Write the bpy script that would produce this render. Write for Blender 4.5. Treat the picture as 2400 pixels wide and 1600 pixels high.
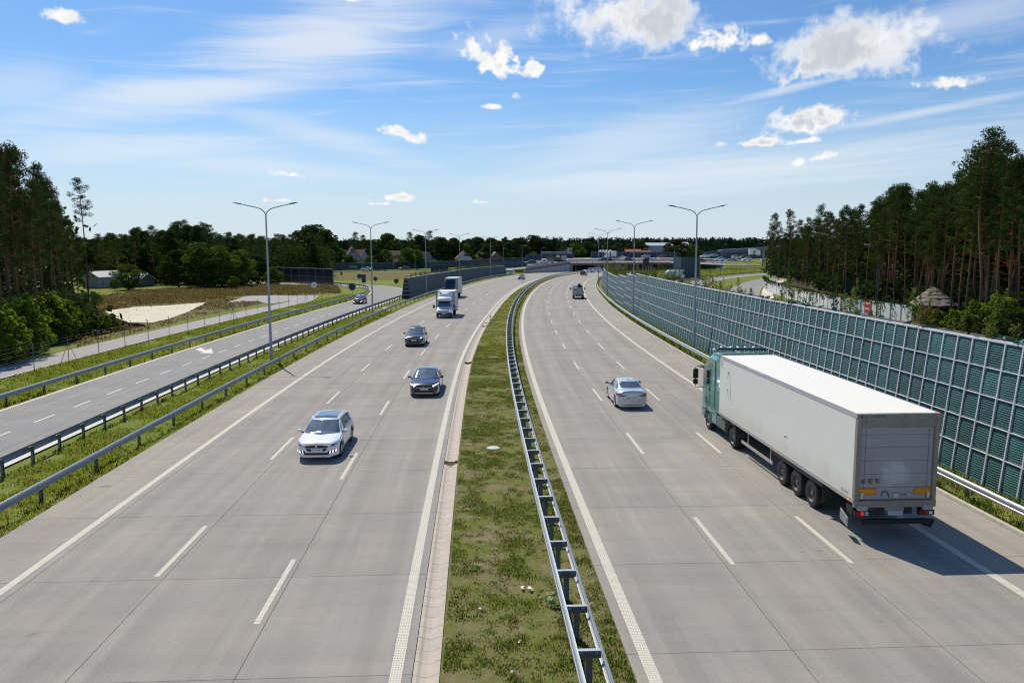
import bpy, bmesh, math, random
import numpy as np
from mathutils import Vector, Matrix
from mathutils.bvhtree import BVHTree
random.seed(7); rng = np.random.default_rng(7)
R = math.radians
sc = bpy.context.scene
COL = sc.collection
for o in list(bpy.data.objects): bpy.data.objects.remove(o)

# ------------------------------------------------------------------ camera
FPX, CAMH, PITCH, ROLL = 1853.5, 9.067, 0.1169, -0.0026
cd = bpy.data.cameras.new('camera'); cam = bpy.data.objects.new('camera', cd); COL.objects.link(cam)
cd.sensor_width = 36.0; cd.lens = FPX / 2400 * 36; cd.clip_start = 0.2; cd.clip_end = 6000
cam.matrix_world = Matrix.Translation((0, 0, CAMH)) @ Matrix.Rotation(math.pi/2 - PITCH, 4, 'X') @ Matrix.Rotation(ROLL, 4, 'Z')
sc.camera = cam
sc.cycles.filter_width = 1.15
sc.render.resolution_x = 1024; sc.render.resolution_y = 682

def ray(px, py):
    du, dv = px - 1200, py - 800
    cr, sr = math.cos(ROLL), math.sin(ROLL)
    x = du*cr + dv*sr; y = -(-du*sr + dv*cr)
    c, s = math.cos(PITCH), math.sin(PITCH)
    return Vector((x, FPX*c + y*s, -FPX*s + y*c))
def on_ground(px, py, z=0.0):
    d = ray(px, py); t = (z - CAMH) / d.z
    return Vector((d.x*t, d.y*t, z))
def at_depth(px, py, y):
    d = ray(px, py); t = y / d.y
    return Vector((d.x*t, y, CAMH + d.z*t))

# ------------------------------------------------------------------ node helpers
class NT:
    def __init__(s, tree): s.t = tree; tree.nodes.clear()
    def n(s, typ, ins=None, **pr):
        nd = s.t.nodes.new('ShaderNode' + typ)
        for k, v in pr.items(): setattr(nd, k, v)
        for k, v in (ins or {}).items():
            sock = nd.inputs[k]
            if isinstance(v, bpy.types.NodeSocket): s.t.links.new(v, sock)
            else: sock.default_value = v
        return nd
    def m(s, op, a, b=0.0, c=None, clamp=False):
        ins = {0: a, 1: b}
        if c is not None: ins[2] = c
        return s.n('Math', ins, operation=op, use_clamp=clamp).outputs[0]
    def step(s, x, lo, hi, a=0.0, b=1.0):
        return s.n('MapRange', {0: x, 1: lo, 2: hi, 3: a, 4: b}, interpolation_type='SMOOTHSTEP').outputs[0]
    def lin(s, x, lo, hi, a=0.0, b=1.0):
        return s.n('MapRange', {0: x, 1: lo, 2: hi, 3: a, 4: b}).outputs[0]
    def mix(s, f, a, b, blend='MIX'):
        nd = s.n('Mix', {0: f, 6: c4(a), 7: c4(b)}, data_type='RGBA', blend_type=blend)
        return nd.outputs[2]
    def dot(s, a, b): return s.n('VectorMath', {0: a, 1: b}, operation='DOT_PRODUCT').outputs['Value']
    def noise(s, vec, scale, detail=4.0, rough=.5, dist=0.0, out=0):
        return s.n('TexNoise', {'Vector': vec, 'Scale': scale, 'Detail': detail, 'Roughness': rough, 'Distortion': dist}).outputs[out]
    def map(s, vec, scale=(1, 1, 1), rot=(0, 0, 0), loc=(0, 0, 0)):
        return s.n('Mapping', {'Vector': vec, 'Scale': scale, 'Rotation': rot, 'Location': loc}).outputs[0]
def c4(c):
    if isinstance(c, bpy.types.NodeSocket): return c
    if isinstance(c, (int, float)): return (c, c, c, 1)
    return (c[0], c[1], c[2], 1)

# ------------------------------------------------------------------ sun and sky
SUN_EL, SUN_AZ = R(53), R(-27)            # azimuth measured from +Y towards +X
w = bpy.data.worlds.new('World'); sc.world = w; w.use_nodes = True
def build_sky():
    T = NT(w.node_tree)
    out = T.n('OutputWorld'); bg = T.n('Background', {'Strength': 0.1}); T.t.links.new(bg.outputs[0], out.inputs[0])
    sky = T.n('TexSky', sky_type='NISHITA', sun_disc=False, sun_elevation=SUN_EL, sun_rotation=SUN_AZ,
              altitude=120, air_density=1.0, dust_density=0.6, ozone_density=2.2)
    d = T.n('TexCoord').outputs['Generated']
    dz = T.n('SeparateXYZ', {0: d}).outputs[2]
    blue = T.mix(1.0, sky.outputs[0], SKY_TINT, 'MULTIPLY')
    blue = T.mix(T.step(dz, 0.21, 0.0, 0.0, 0.78), blue, SKY_LOW)    # milky summer air low over the horizon
    # thin high cloud, streaked
    flat = T.n('VectorMath', {0: d, 1: (1, 1, 4.5)}, operation='MULTIPLY').outputs[0]
    flat = T.map(flat, rot=(0, R(11), 0))
    warp = T.noise(flat, 3.0, 3, .5, out=1)
    wv = T.n('VectorMath', {0: flat, 1: T.n('VectorMath', {0: warp, 'Scale': 0.25}, operation='SCALE').outputs[0]}, operation='ADD').outputs[0]
    st = T.noise(T.map(wv, scale=(2.2, 2.2, 7)), 1.6, 7, .62)
    st2 = T.noise(T.map(wv, scale=(3, 3, 16), rot=(0, R(6), 0)), 2.2, 6, .65)
    wisp = T.m('ADD', T.m('MULTIPLY', st, .6), T.m('MULTIPLY', st2, .4))
    def ell(px, py, rx, ry, rot=0):
        c = ray(px, py).normalized(); r = c.cross(Vector((0, 0, 1))).normalized(); u = r.cross(c)
        k = FPX; cs, sn = math.cos(R(rot)), math.sin(R(rot))
        r2 = r*cs + u*sn; u2 = u*cs - r*sn
        a = T.dot(d, tuple(r2 * k / rx)); b = T.dot(d, tuple(u2 * k / ry))
        return a, b
    cir = None
    for px, py, rx, ry, rot, st_ in CIRRUS:
        a, b = ell(px, py, rx, ry, rot)
        q = T.m('SQRT', T.m('ADD', T.m('MULTIPLY', a, a), T.m('MULTIPLY', b, b)))
        v = T.m('MULTIPLY', T.step(T.m('ADD', q, T.m('MULTIPLY', T.m('SUBTRACT', wisp, .5), -2.2)), 1.25, .0), st_*.92)
        cir = v if cir is None else T.m('MAXIMUM', cir, v)
    every = T.m('MULTIPLY', T.step(wisp, .47, .74), .45)
    cir = T.m('MAXIMUM', cir, T.m('MULTIPLY', T.m('MULTIPLY', every, T.step(dz, .0, .12)), T.step(dz, .6, .3)))
    col = T.mix(cir, blue, CIRRUS_COL)
    # fair-weather cumulus
    dw = T.n('VectorMath', {0: d, 1: T.n('VectorMath', {0: T.noise(d, 30, 4, .6, out=1), 'Scale': .016}, operation='SCALE').outputs[0]}, operation='ADD').outputs[0]
    n1 = T.noise(dw, 19, 4, .5); n2 = T.noise(dw, 46, 5, .55); n3 = T.noise(dw, 150, 4, .55); n2b = T.noise(dw, 52, 4, .5)
    nbig = T.m('ADD', T.m('MULTIPLY', n1, .55), T.m('ADD', T.m('MULTIPLY', n2, .33), T.m('MULTIPLY', n3, .12)))
    nsml = T.m('ADD', T.m('MULTIPLY', n2b, .8), T.m('MULTIPLY', n3, .2))
    dens = thick = None
    for px, py, rx, ry, rot, amp, th in CUMULUS:
        a, b = ell(px, py, rx, ry, rot)
        b = T.m('MAXIMUM', b, T.m('MULTIPLY', b, -1.35))
        q = T.m('SQRT', T.m('ADD', T.m('MULTIPLY', a, a), T.m('MULTIPLY', b, b)))
        D = T.m('ADD', T.m('SUBTRACT', 1.0, q), T.m('MULTIPLY', T.m('SUBTRACT', nbig if rx > 100 else nsml, .53), amp*(1.45 if rx > 100 else 1.7)))
        dens = D if dens is None else T.m('MAXIMUM', dens, D)
        k = T.m('MULTIPLY', D, th); thick = k if thick is None else T.m('MAXIMUM', thick, k)
    shade = T.m('MULTIPLY', T.step(T.m('ADD', thick, T.m('MULTIPLY', T.m('SUBTRACT', nbig, .5), 1.6)), .28, 1.0), .85)
    cc = T.mix(shade, CLOUD_WHITE, CLOUD_GREY)
    kk = T.lin(n2, .3, .7, .84, 1.05); cc = T.mix(1.0, cc, T.n('CombineXYZ', {0: kk, 1: kk, 2: kk}).outputs[0], 'MULTIPLY')
    col = T.mix(T.step(dens, -.08, .62), col, cc)
    T.t.links.new(col, bg.inputs[0])
SKY_TINT = (.60, .88, 1.15)
SKY_LOW = (7.0, 7.85, 8.6)
CIRRUS_COL = (8.2, 8.7, 9.3)
CLOUD_WHITE = (10.2, 10.15, 10.0)
CLOUD_GREY = (5.6, 6.1, 6.8)
CIRRUS = [(760, 95, 330, 95, 16, .85), (400, 225, 360, 55, 11, .8), (330, 350, 330, 40, 3, .6), (560, 385, 330, 30, -3, .5),
          (1480, 330, 330, 70, 14, .5), (1700, 400, 620, 55, 3, .75), (1830, 214, 190, 12, 10, .65), (2170, 262, 230, 11, 7, .6),
          (2260, 40, 260, 40, 8, .5), (760, 320, 300, 35, -14, .5), (1150, 90, 160, 40, 14, .4), (60, 200, 150, 70, 5, .4), (2000, 350, 380, 22, 6, .5)]
CUMULUS = [(1465, 48, 245, 100, -2, 2.0, 1.25), (2020, 115, 190, 90, 6, 2.0, 1.15), (1905, 150, 80, 45, 20, 1.8, 1.1), (1692, 98, 62, 34, 0, 2.4, .5), (1785, 95, 26, 20, 0, 1.6, .4),
           (1165, 150, 88, 52, -30, 2.6, .5), (1245, 165, 40, 26, 20, 2.6, .4), (1885, 288, 100, 38, 2, 2.0, .9), (160, 43, 44, 17, 0, 1.7, .4), (940, 314, 66, 19, -14, 2.0, .5),
          (1775, 336, 74, 13, 0, 2.0, .6), (1880, 332, 40, 9, 4, 2.0, .5), (682, 411, 48, 10, -6, 2.0, .4), (930, 462, 58, 12, 0, 2.2, .6), (1920, 371, 66, 11, 10, 2.2, .5),
          (2225, 198, 50, 17, 0, 2.4, .3), (820, 0, 30, 8, 0, 1.6, .3), (1575, 5, 50, 18, 0, 2.2, .3), (1150, 250, 30, 9, 0, 2.4, .2), (880, 478, 40, 7, 0, 2.2, .4), (650, 470, 40, 6, 0, 2.4, .3), (1140, 474, 30, 8, 0, 2.4, .3)]
build_sky()
sd = bpy.data.lights.new('sun', 'SUN'); so_ = bpy.data.objects.new('sun', sd); COL.objects.link(so_)
sd.energy = 4.5; sd.angle = R(0.53); sd.color = (1.0, .92, .77)
sdir = Vector((math.sin(SUN_AZ)*math.cos(SUN_EL), math.cos(SUN_AZ)*math.cos(SUN_EL), math.sin(SUN_EL)))
so_.rotation_euler = sdir.to_track_quat('Z', 'Y').to_euler()
vs = sc.view_settings; vs.view_transform = 'Standard'; vs.look = 'None'; vs.gamma = 1; vs.use_curve_mapping = False; vs.exposure = 0.0

# ------------------------------------------------------------------ materials
MATS = {}
def M(name, col, rough=.6, metal=0.0, var=0.0, vs_=3.0, bump=0.0, bs=40.0, coat=0.0, emit=None, col2=None, spec=.5, obj=False, detail=5, dirt=None):
    if name in MATS: return MATS[name]
    m = bpy.data.materials.new(name); m.use_nodes = True; T = NT(m.node_tree)
    out = T.n('OutputMaterial'); b = T.n('BsdfPrincipled', {'Base Color': c4(col), 'Roughness': rough, 'Metallic': metal, 'Coat Weight': coat, 'Coat Roughness': .05, 'Specular IOR Level': spec})
    T.t.links.new(b.outputs[0], out.inputs[0])
    p = T.n('TexCoord').outputs['Object'] if obj else T.n('NewGeometry').outputs['Position']
    if var or col2:
        nz = T.noise(p, vs_, detail, .6)
        if col2: cc = T.mix(T.step(nz, .5-.18, .5+.18), col, col2)
        else: cc = c4(col)
        if var:
            nz2 = T.noise(p, vs_*3.7, 4, .6)
            f = T.lin(T.m('ADD', T.m('MULTIPLY', nz, .5), T.m('MULTIPLY', nz2, .5)), .25, .75, 1-var, 1+var)
            cc = T.mix(1.0, cc, T.n('CombineXYZ', {0: f, 1: f, 2: f}).outputs[0], 'MULTIPLY')
        T.t.links.new(cc, b.inputs['Base Color'])
    if bump:
        nb = T.noise(p, bs, 4, .6)
        T.t.links.new(T.n('Bump', {'Strength': bump, 'Distance': .02, 'Height': nb}).outputs[0], b.inputs['Normal'])
    if emit: b.inputs['Emission Color'].default_value = c4(emit[0]); b.inputs['Emission Strength'].default_value = emit[1]
    MATS[name] = m; return m

def concrete_mat(name, base, lanes=True, dark=1.0):
    m = bpy.data.materials.new(name); m.use_nodes = True; T = NT(m.node_tree)
    out = T.n('OutputMaterial'); b = T.n('BsdfPrincipled', {'Roughness': .85, 'Specular IOR Level': .25}); T.t.links.new(b.outputs[0], out.inputs[0])
    uv = T.n('UVMap', uv_map='UVMap').outputs[0]; p = T.n('NewGeometry').outputs['Position']
    sx = T.n('SeparateXYZ', {0: uv}); u, v = sx.outputs[0], sx.outputs[1]
    cloud = T.noise(p, .35, 5, .6); streak = T.noise(T.map(uv, scale=(2.2, .06, 1)), 1.0, 5, .6)
    cross = T.noise(T.map(uv, scale=(.08, 1.6, 1)), 1.0, 4, .65)
    speck = T.noise(p, 95, 2, .7); grit = T.noise(p, 26, 3, .7)
    f = T.lin(cloud, .3, .7, .91, 1.08)
    f = T.m('MULTIPLY', f, T.lin(streak, .3, .7, .90, 1.09))
    f = T.m('MULTIPLY', f, T.lin(cross, .3, .7, .95, 1.05))
    f = T.m('MULTIPLY', f, T.lin(speck, .3, .7, .80, 1.20))
    f = T.m('MULTIPLY', f, T.lin(grit, .3, .7, .85, 1.15)); f = T.m('MULTIPLY', f, T.lin(T.noise(p, 48, 1, .5), .62, .74, 1.0, 1.22)); f = T.m('MULTIPLY', f, T.lin(T.noise(T.map(p, loc=(3, 9, 0)), 40, 1, .5), .66, .76, 1.0, .72))
    rnd = T.n('ObjectInfo').outputs['Random']
    f = T.m('MULTIPLY', f, T.lin(rnd, 0, 1, .965, 1.035))
    if lanes:   # wheel-path wear: slightly darker rubbered bands, paler crown and joints
        for c0 in LANE_C:
            for dx in (-.9, .9):
                q = T.m('ABSOLUTE', T.m('SUBTRACT', u, c0+dx))
                f = T.m('MULTIPLY', f, T.step(q, .55, .1, 1.0, .93))
        for j0 in (3.4, 6.88, -8.91, -12.45):
            q = T.m('ABSOLUTE', T.m('SUBTRACT', u, j0-.35))
            f = T.m('MULTIPLY', f, T.step(q, .3, .08, 1.0, .94))
    spots = T.noise(p, 1.1, 2, .5)
    f = T.m('MULTIPLY', f, T.step(spots, .70, .80, 1.0, .84))
    c = T.mix(T.step(cloud, .38, .66), base, (base[0]*1.03, base[1]*1.0, base[2]*.95))
    c = T.mix(1.0, c, T.n('CombineXYZ', {0: f, 1: f, 2: f}).outputs[0], 'MULTIPLY')
    T.t.links.new(c, b.inputs['Base Color'])
    bm = T.n('Bump', {'Strength': .25, 'Distance': .006, 'Height': T.m('ADD', speck, T.noise(T.map(uv, scale=(1, 30, 1)), 1, 2))}).outputs[0]
    T.t.links.new(bm, b.inputs['Normal'])
    MATS[name] = m; return m
LANE_C = (1.75, 5.35, 8.85, -7.25, -10.9, -14.5)
CONC = concrete_mat('concrete', (.296, .279, .258))
SHOULD = concrete_mat('concrete_shoulder', (.318, .292, .262), lanes=False)
ASPH = concrete_mat('asphalt_pale', (.262, .258, .256), lanes=False)

def paint_mat():
    m = bpy.data.materials.new('road_paint'); m.use_nodes = True; T = NT(m.node_tree)
    out = T.n('OutputMaterial'); b = T.n('BsdfPrincipled', {'Roughness': .7, 'Specular IOR Level': .3}); T.t.links.new(b.outputs[0], out.inputs[0])
    uv = T.n('UVMap', uv_map='UVMap').outputs[0]; sx = T.n('SeparateXYZ', {0: uv}); u, v = sx.outputs[0], sx.outputs[1]
    # ribbed agglomerate marking: raised drops in rows
    rows = T.m('SINE', T.m('MULTIPLY', v, 2*math.pi/.075)); colm = T.m('SINE', T.m('MULTIPLY', u, 2*math.pi/.06))
    gap = T.m('MULTIPLY', T.step(rows, -.75, -.05), T.step(colm, -1.2, -.3))
    p = T.n('NewGeometry').outputs['Position']
    wear = T.step(T.noise(p, 9, 5, .7), .36, .52)
    f = T.m('MULTIPLY', T.lin(gap, 0, 1, .22, 1.0), T.lin(wear, 0, 1, .72, 1.0))
    c = T.mix(f, (.34, .325, .30), (.70, .655, .535))
    T.t.links.new(c, b.inputs['Base Color'])
    T.t.links.new(T.n('Bump', {'Strength': .5, 'Distance': .006, 'Height': gap}).outputs[0], b.inputs['Normal'])
    MATS['road_paint'] = m; return m
PAINT = paint_mat()

def grass_mat(name, cols, transl=.35):
    m = bpy.data.materials.new(name); m.use_nodes = True; T = NT(m.node_tree)
    out = T.n('OutputMaterial')
    t = T.n('Attribute', attribute_name='tint').outputs['Fac']
    t = T.m('ADD', t, T.lin(T.n('ObjectInfo').outputs['Random'], 0, 1, -.16, .16))
    p = T.n('NewGeometry').outputs['Position']
    nz = T.noise(p, .7, 4, .6)
    f = T.m('ADD', T.m('MULTIPLY', t, .75), T.m('MULTIPLY', T.m('SUBTRACT', nz, .4), 1.1))
    cr = T.n('ValToRGB', {0: f}); e = cr.color_ramp.elements
    e[0].position = 0; e[0].color = c4(cols[0]); e[1].position = 1; e[1].color = c4(cols[-1])
    for i, c in enumerate(cols[1:-1]): k = e.new((i+1)/(len(cols)-1)); k.color = c4(c)
    d = T.n('BsdfDiffuse', {0: cr.outputs[0]}); tr = T.n('BsdfTranslucent', {0: cr.outputs[0]})
    mx = T.n('MixShader', {0: transl, 1: d.outputs[0], 2: tr.outputs[0]}); T.t.links.new(mx.outputs[0], out.inputs[0])
    MATS[name] = m; return m
def ground_mat(name, cols, scale=.25, fine=6.0, bump=.6):
    m = bpy.data.materials.new(name); m.use_nodes = True; T = NT(m.node_tree)
    out = T.n('OutputMaterial'); b = T.n('BsdfPrincipled', {'Roughness': .95, 'Specular IOR Level': .1}); T.t.links.new(b.outputs[0], out.inputs[0])
    p = T.n('NewGeometry').outputs['Position']
    n0 = T.noise(p, scale, 5, .6); n1 = T.noise(p, fine, 5, .7); n2 = T.noise(p, fine*6, 3, .7)
    f = T.m('ADD', T.m('MULTIPLY', n0, .5), T.m('ADD', T.m('MULTIPLY', n1, .38), T.m('MULTIPLY', n2, .12)))
    cr = T.n('ValToRGB', {0: T.lin(f, .33, .67)}); e = cr.color_ramp.elements
    e[0].position = 0; e[0].color = c4(cols[0]); e[1].position = 1; e[1].color = c4(cols[-1])
    for i, c in enumerate(cols[1:-1]): k = e.new((i+1)/(len(cols)-1)); k.color = c4(c)
    T.t.links.new(cr.outputs[0], b.inputs['Base Color'])
    T.t.links.new(T.n('Bump', {'Strength': bump, 'Distance': .06, 'Height': T.m('ADD', n1, n2)}).outputs[0], b.inputs['Normal'])
    MATS[name] = m; return m
G_MED = ground_mat('median_soil', [(.30, .235, .155), (.20, .175, .085), (.14, .16, .034), (.125, .17, .022)], .8, 5.0)
G_FAR = ground_mat('meadow_green', [(.25, .20, .08), (.19, .205, .048), (.14, .18, .03), (.19, .23, .042)], .06, 1.4)
G_DRY = ground_mat('meadow_dry', [(.10, .072, .036), (.16, .12, .055), (.14, .13, .045), (.22, .17, .085)], .12, 2.0)
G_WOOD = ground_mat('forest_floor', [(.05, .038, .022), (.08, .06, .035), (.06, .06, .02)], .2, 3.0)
G_SAND = ground_mat('bare_sand', [(.42, .37, .27), (.60, .55, .44), (.66, .61, .50), (.52, .46, .34)], .22, 1.2, .4)
GRASS = grass_mat('grass_blades', [(.30, .26, .10), (.18, .245, .042), (.12, .21, .026), (.16, .27, .03)])
GRASS2 = grass_mat('grass_fresh', [(.40, .34, .115), (.32, .36, .06), (.26, .34, .044), (.33, .42, .05)])
DRYG = grass_mat('grass_dry', [(.13, .09, .04), (.22, .16, .07), (.19, .18, .055), (.28, .22, .11)])
NEEDLE = grass_mat('pine_needles', [(.02, .038, .013), (.038, .066, .018), (.06, .092, .021), (.09, .12, .026)], .28)
NEEDLE_R = grass_mat('pine_needles_dead', [(.05, .022, .012), (.08, .034, .016), (.03, .035, .013)], .15)
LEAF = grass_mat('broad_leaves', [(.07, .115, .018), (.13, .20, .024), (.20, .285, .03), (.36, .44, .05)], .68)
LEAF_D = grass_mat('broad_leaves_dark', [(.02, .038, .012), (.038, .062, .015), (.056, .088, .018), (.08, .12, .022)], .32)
WEED = grass_mat('weeds', [(.06, .07, .02), (.10, .125, .025), (.15, .185, .04), (.24, .23, .09)], .4)
def bark():
    m = bpy.data.materials.new('pine_bark'); m.use_nodes = True; T = NT(m.node_tree)
    out = T.n('OutputMaterial'); b = T.n('BsdfPrincipled', {'Roughness': .9}); T.t.links.new(b.outputs[0], out.inputs[0])
    p = T.n('TexCoord').outputs['Object']; z = T.n('SeparateXYZ', {0: p}).outputs[2]
    n = T.noise(T.map(p, scale=(3, 3, .7)), 4, 5, .7)
    h = T.step(T.m('ADD', z, T.m('MULTIPLY', n, 5)), 5, 11)
    c = T.mix(h, (.085, .056, .04), (.29, .115, .042))      # grey plated foot, orange flaking upper stem
    c = T.mix(T.step(n, .35, .6, .55, 0), c, (.05, .035, .025))
    T.t.links.new(c, b.inputs['Base Color'])
    T.t.links.new(T.n('Bump', {'Strength': .8, 'Distance': .05, 'Height': n}).outputs[0], b.inputs['Normal'])
    return m
BARK = bark(); BARK_G = M('grey_bark', (.09, .075, .06), .9, var=.3, vs_=2, bump=.5, bs=8)
STEEL = M('galvanised_steel', (.46, .48, .50), .42, .55, var=.10, vs_=1.5)
STEEL_D = M('dark_steel', (.30, .33, .365), .5, .45, var=.14, vs_=1.2)  # darker blue grey; paints in the shadow side of the slip road rail
STEEL_P = M('post_steel', (.17, .19, .215), .5, .5, var=.15, vs_=2)
POLE_D = M('lamp_pole_dark', (.05, .055, .06), .5, .3)
POLE = M('lamp_pole_steel', (.36, .385, .42), .45, .5, var=.06)
LAMPD = M('lamp_head_dark', (.05, .055, .06), .4, .3); LAMPG = M('lamp_glass', (.6, .62, .65), .2, 0)
WHITE = M('white_paint', (.80, .80, .79), .45, coat=.3)
BLACK = M('black_plastic', (.018, .018, .02), .55); RUB = M('tyre_rubber', (.022, .021, .021), .8, var=.2, vs_=6)
WSCREEN = M('windscreen_glass', (.10, .112, .115), .04, spec=1.0, coat=1.0, col2=(.035, .04, .042), vs_=2.2, obj=True); WSCREEN.node_tree.nodes['Principled BSDF'].inputs['IOR'].default_value = 1.9  # pale tone paints sunlit cabin and glare, dark blotches the seats
GLASS = M('car_glass', (.045, .055, .06), .03, spec=1.0, coat=1.0); GLASS.node_tree.nodes['Principled BSDF'].inputs['IOR'].default_value = 1.9
CHROME = M('chrome', (.7, .71, .73), .15, 1.0); RIM = M('rim_alloy', (.42, .43, .45), .35, .8)
LIT = M('lit_lamp', (.9, .9, .9), .3, emit=((1, .97, .9), 2.0)); HEADL = M('headlamp_glass', (.55, .58, .62), .08, .3, coat=1)
REDL = M('red_lens', (.35, .012, .01), .15, coat=1); REDLIT = M('red_lamp_lit', (.6, .02, .015), .2, emit=((1, .05, .03), .35)); AMBER = M('amber_lens', (.7, .22, .02), .2, emit=((1, .3, .05), .5))
PLATE = M('plate_white', (.75, .76, .76), .4); PLATEB = M('plate_blue', (.02, .06, .30), .4); INK = M('black_ink', (.02, .02, .022), .6)
DIRTC = M('road_dirt_dark', (.055, .05, .046), .9, var=.3, vs_=2)
KERB = M('kerb_concrete', (.46, .42, .36), .85, var=.18, vs_=1.6, bump=.2, bs=25)
GUT = M('gutter_concrete', (.50, .435, .36), .85, var=.2, vs_=.9, col2=(.42, .37, .31), bump=.25, bs=25)
WCONC = M('wall_concrete', (.47, .48, .50), .8, var=.10, vs_=.5)
REDP = M('red_parapet', (.30, .035, .03), .6, var=.1)

# ------------------------------------------------------------------ object helpers
def link(o, parent=None):
    COL.objects.link(o)
    if parent is not None: o.parent = parent
    return o
def tag(o, label=None, cat=None, group=None, kind=None):
    if label: o['label'] = label
    if cat: o['category'] = cat
    if group: o['group'] = group
    if kind: o['kind'] = kind
    return o
def thing(name, label, cat, loc=(0, 0, 0), rz=0.0, group=None):
    o = bpy.data.objects.new(name, None); COL.objects.link(o); o.empty_display_size = .3
    o.location = loc; o.rotation_euler = (0, 0, rz)
    return tag(o, label, cat, group)
class MB:
    """collects faces and links them as one mesh object"""
    def __init__(s): s.v = []; s.f = []; s.mi = []; s.uv = []
    def add(s, vs, fs, mi=0, uvs=None):
        b = len(s.v); s.v += [tuple(p) for p in vs]; s.f += [tuple(b+i for i in f) for f in fs]; s.mi += [mi]*len(fs)
        for f in fs:
            for i in f: s.uv.append(uvs[i] if uvs else (0, 0))
        return s
    def box(s, x0, x1, y0, y1, z0, z1, mi=0, M4=None):
        vs = [Vector((x, y, z)) for z in (z0, z1) for y in (y0, y1) for x in (x0, x1)]
        if M4 is not None: vs = [M4 @ p for p in vs]
        return s.add(vs, [(0, 2, 3, 1), (4, 5, 7, 6), (0, 1, 5, 4), (2, 6, 7, 3), (0, 4, 6, 2), (1, 3, 7, 5)], mi)
    def hexa(s, lo, hi, mi=0):
        """two matching polygons -> closed solid"""
        n = len(lo)
        fs = [tuple(range(n))[::-1], tuple(range(n, 2*n))] + [(i, (i+1) % n, n+(i+1) % n, n+i) for i in range(n)]
        return s.add(list(lo)+list(hi), fs, mi)
    def tube(s, pts, rad, n=8, mi=0, caps=True):
        pts = [Vector(p) for p in pts]; rad = rad if isinstance(rad, (list, tuple)) else [rad]*len(pts)
        rings = []; up = Vector((0, 0, 1))
        for i, p in enumerate(pts):
            d = (pts[min(i+1, len(pts)-1)] - pts[max(i-1, 0)]).normalized()
            a = d.cross(up if abs(d.z) < .95 else Vector((1, 0, 0))).normalized(); b = d.cross(a)
            rings += [p + (a*math.cos(2*math.pi*k/n) + b*math.sin(2*math.pi*k/n))*rad[i] for k in range(n)]
        fs = [(i*n+k, i*n+(k+1) % n, (i+1)*n+(k+1) % n, (i+1)*n+k) for i in range(len(pts)-1) for k in range(n)]
        if caps: fs += [tuple(range(n))[::-1], tuple((len(pts)-1)*n+k for k in range(n))]
        return s.add(rings, fs, mi)
    def lathe(s, prof, n=20, axis='X', c=(0, 0, 0), mi=0):
        vs = []
        for k in range(n):
            a = 2*math.pi*k/n
            for (ax, r) in prof:
                p = (ax, r*math.cos(a), r*math.sin(a)) if axis == 'X' else (r*math.cos(a), r*math.sin(a), ax)
                vs.append((p[0]+c[0], p[1]+c[1], p[2]+c[2]))
        m = len(prof)
        return s.add(vs, [(k*m+i, k*m+i+1, ((k+1) % n)*m+i+1, ((k+1) % n)*m+i) for k in range(n) for i in range(m-1)], mi)
    def mesh(s, name, mats, smooth=False, angle=35):
        me = bpy.data.meshes.new(name); me.from_pydata(s.v, [], s.f)
        for m in (mats if isinstance(mats, (list, tuple)) else [mats]): me.materials.append(m)
        if any(s.mi): me.polygons.foreach_set('material_index', s.mi)
        if any(u != (0, 0) for u in s.uv):
            l = me.uv_layers.new(name='UVMap'); l.data.foreach_set('uv', [c for u in s.uv for c in u])
        if smooth:
            me.polygons.foreach_set('use_smooth', [True]*len(me.polygons)); me.set_sharp_from_angle(angle=R(angle))
        me.update(); return me
    def build(s, name, mats, parent=None, smooth=False, angle=35, bevel=0):
        me = s.mesh(name, mats, smooth, angle)
        if bevel:
            bm = bmesh.new(); bm.from_mesh(me)
            bmesh.ops.bevel(bm, geom=[e for e in bm.edges if len(e.link_faces) == 2 and e.calc_face_angle(0) > .6], offset=bevel, segments=2, affect='EDGES', clamp_overlap=True)
            bm.to_mesh(me); bm.free(); me.polygons.foreach_set('use_smooth', [True]*len(me.polygons)); me.set_sharp_from_angle(angle=R(40))
        return link(bpy.data.objects.new(name, me), parent)
def inst(name, me, parent=None, loc=None, rz=0, scale=None, M4=None):
    o = link(bpy.data.objects.new(name, me), parent)
    if M4 is not None: o.matrix_local = M4
    else:
        if loc is not None: o.location = loc
        o.rotation_euler = (0, 0, rz)
        if scale: o.scale = scale if isinstance(scale, (tuple, list)) else (scale,)*3
    return o
def copy_tree(o, parent=None):
    c = o.copy(); COL.objects.link(c)
    if parent is not None: c.parent = parent
    for ch in list(o.children): copy_tree(ch, c)
    return c
def lettering(txt, size, mat, parent, M4, name='lettering'):
    """flat print: letter outlines turned into mesh, lying in local xy of M4"""
    cu = bpy.data.curves.new('t', 'FONT'); cu.body = txt; cu.size = size; cu.align_x = 'CENTER'; cu.align_y = 'CENTER'
    to = bpy.data.objects.new('t', cu); COL.objects.link(to); dg = bpy.context.evaluated_depsgraph_get(); dg.update()
    me = bpy.data.meshes.new_from_object(to.evaluated_get(dg)); bpy.data.objects.remove(to); bpy.data.curves.remove(cu)
    me.materials.clear(); me.materials.append(mat); me.name = name
    return inst(name, me, parent, M4=M4)
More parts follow.
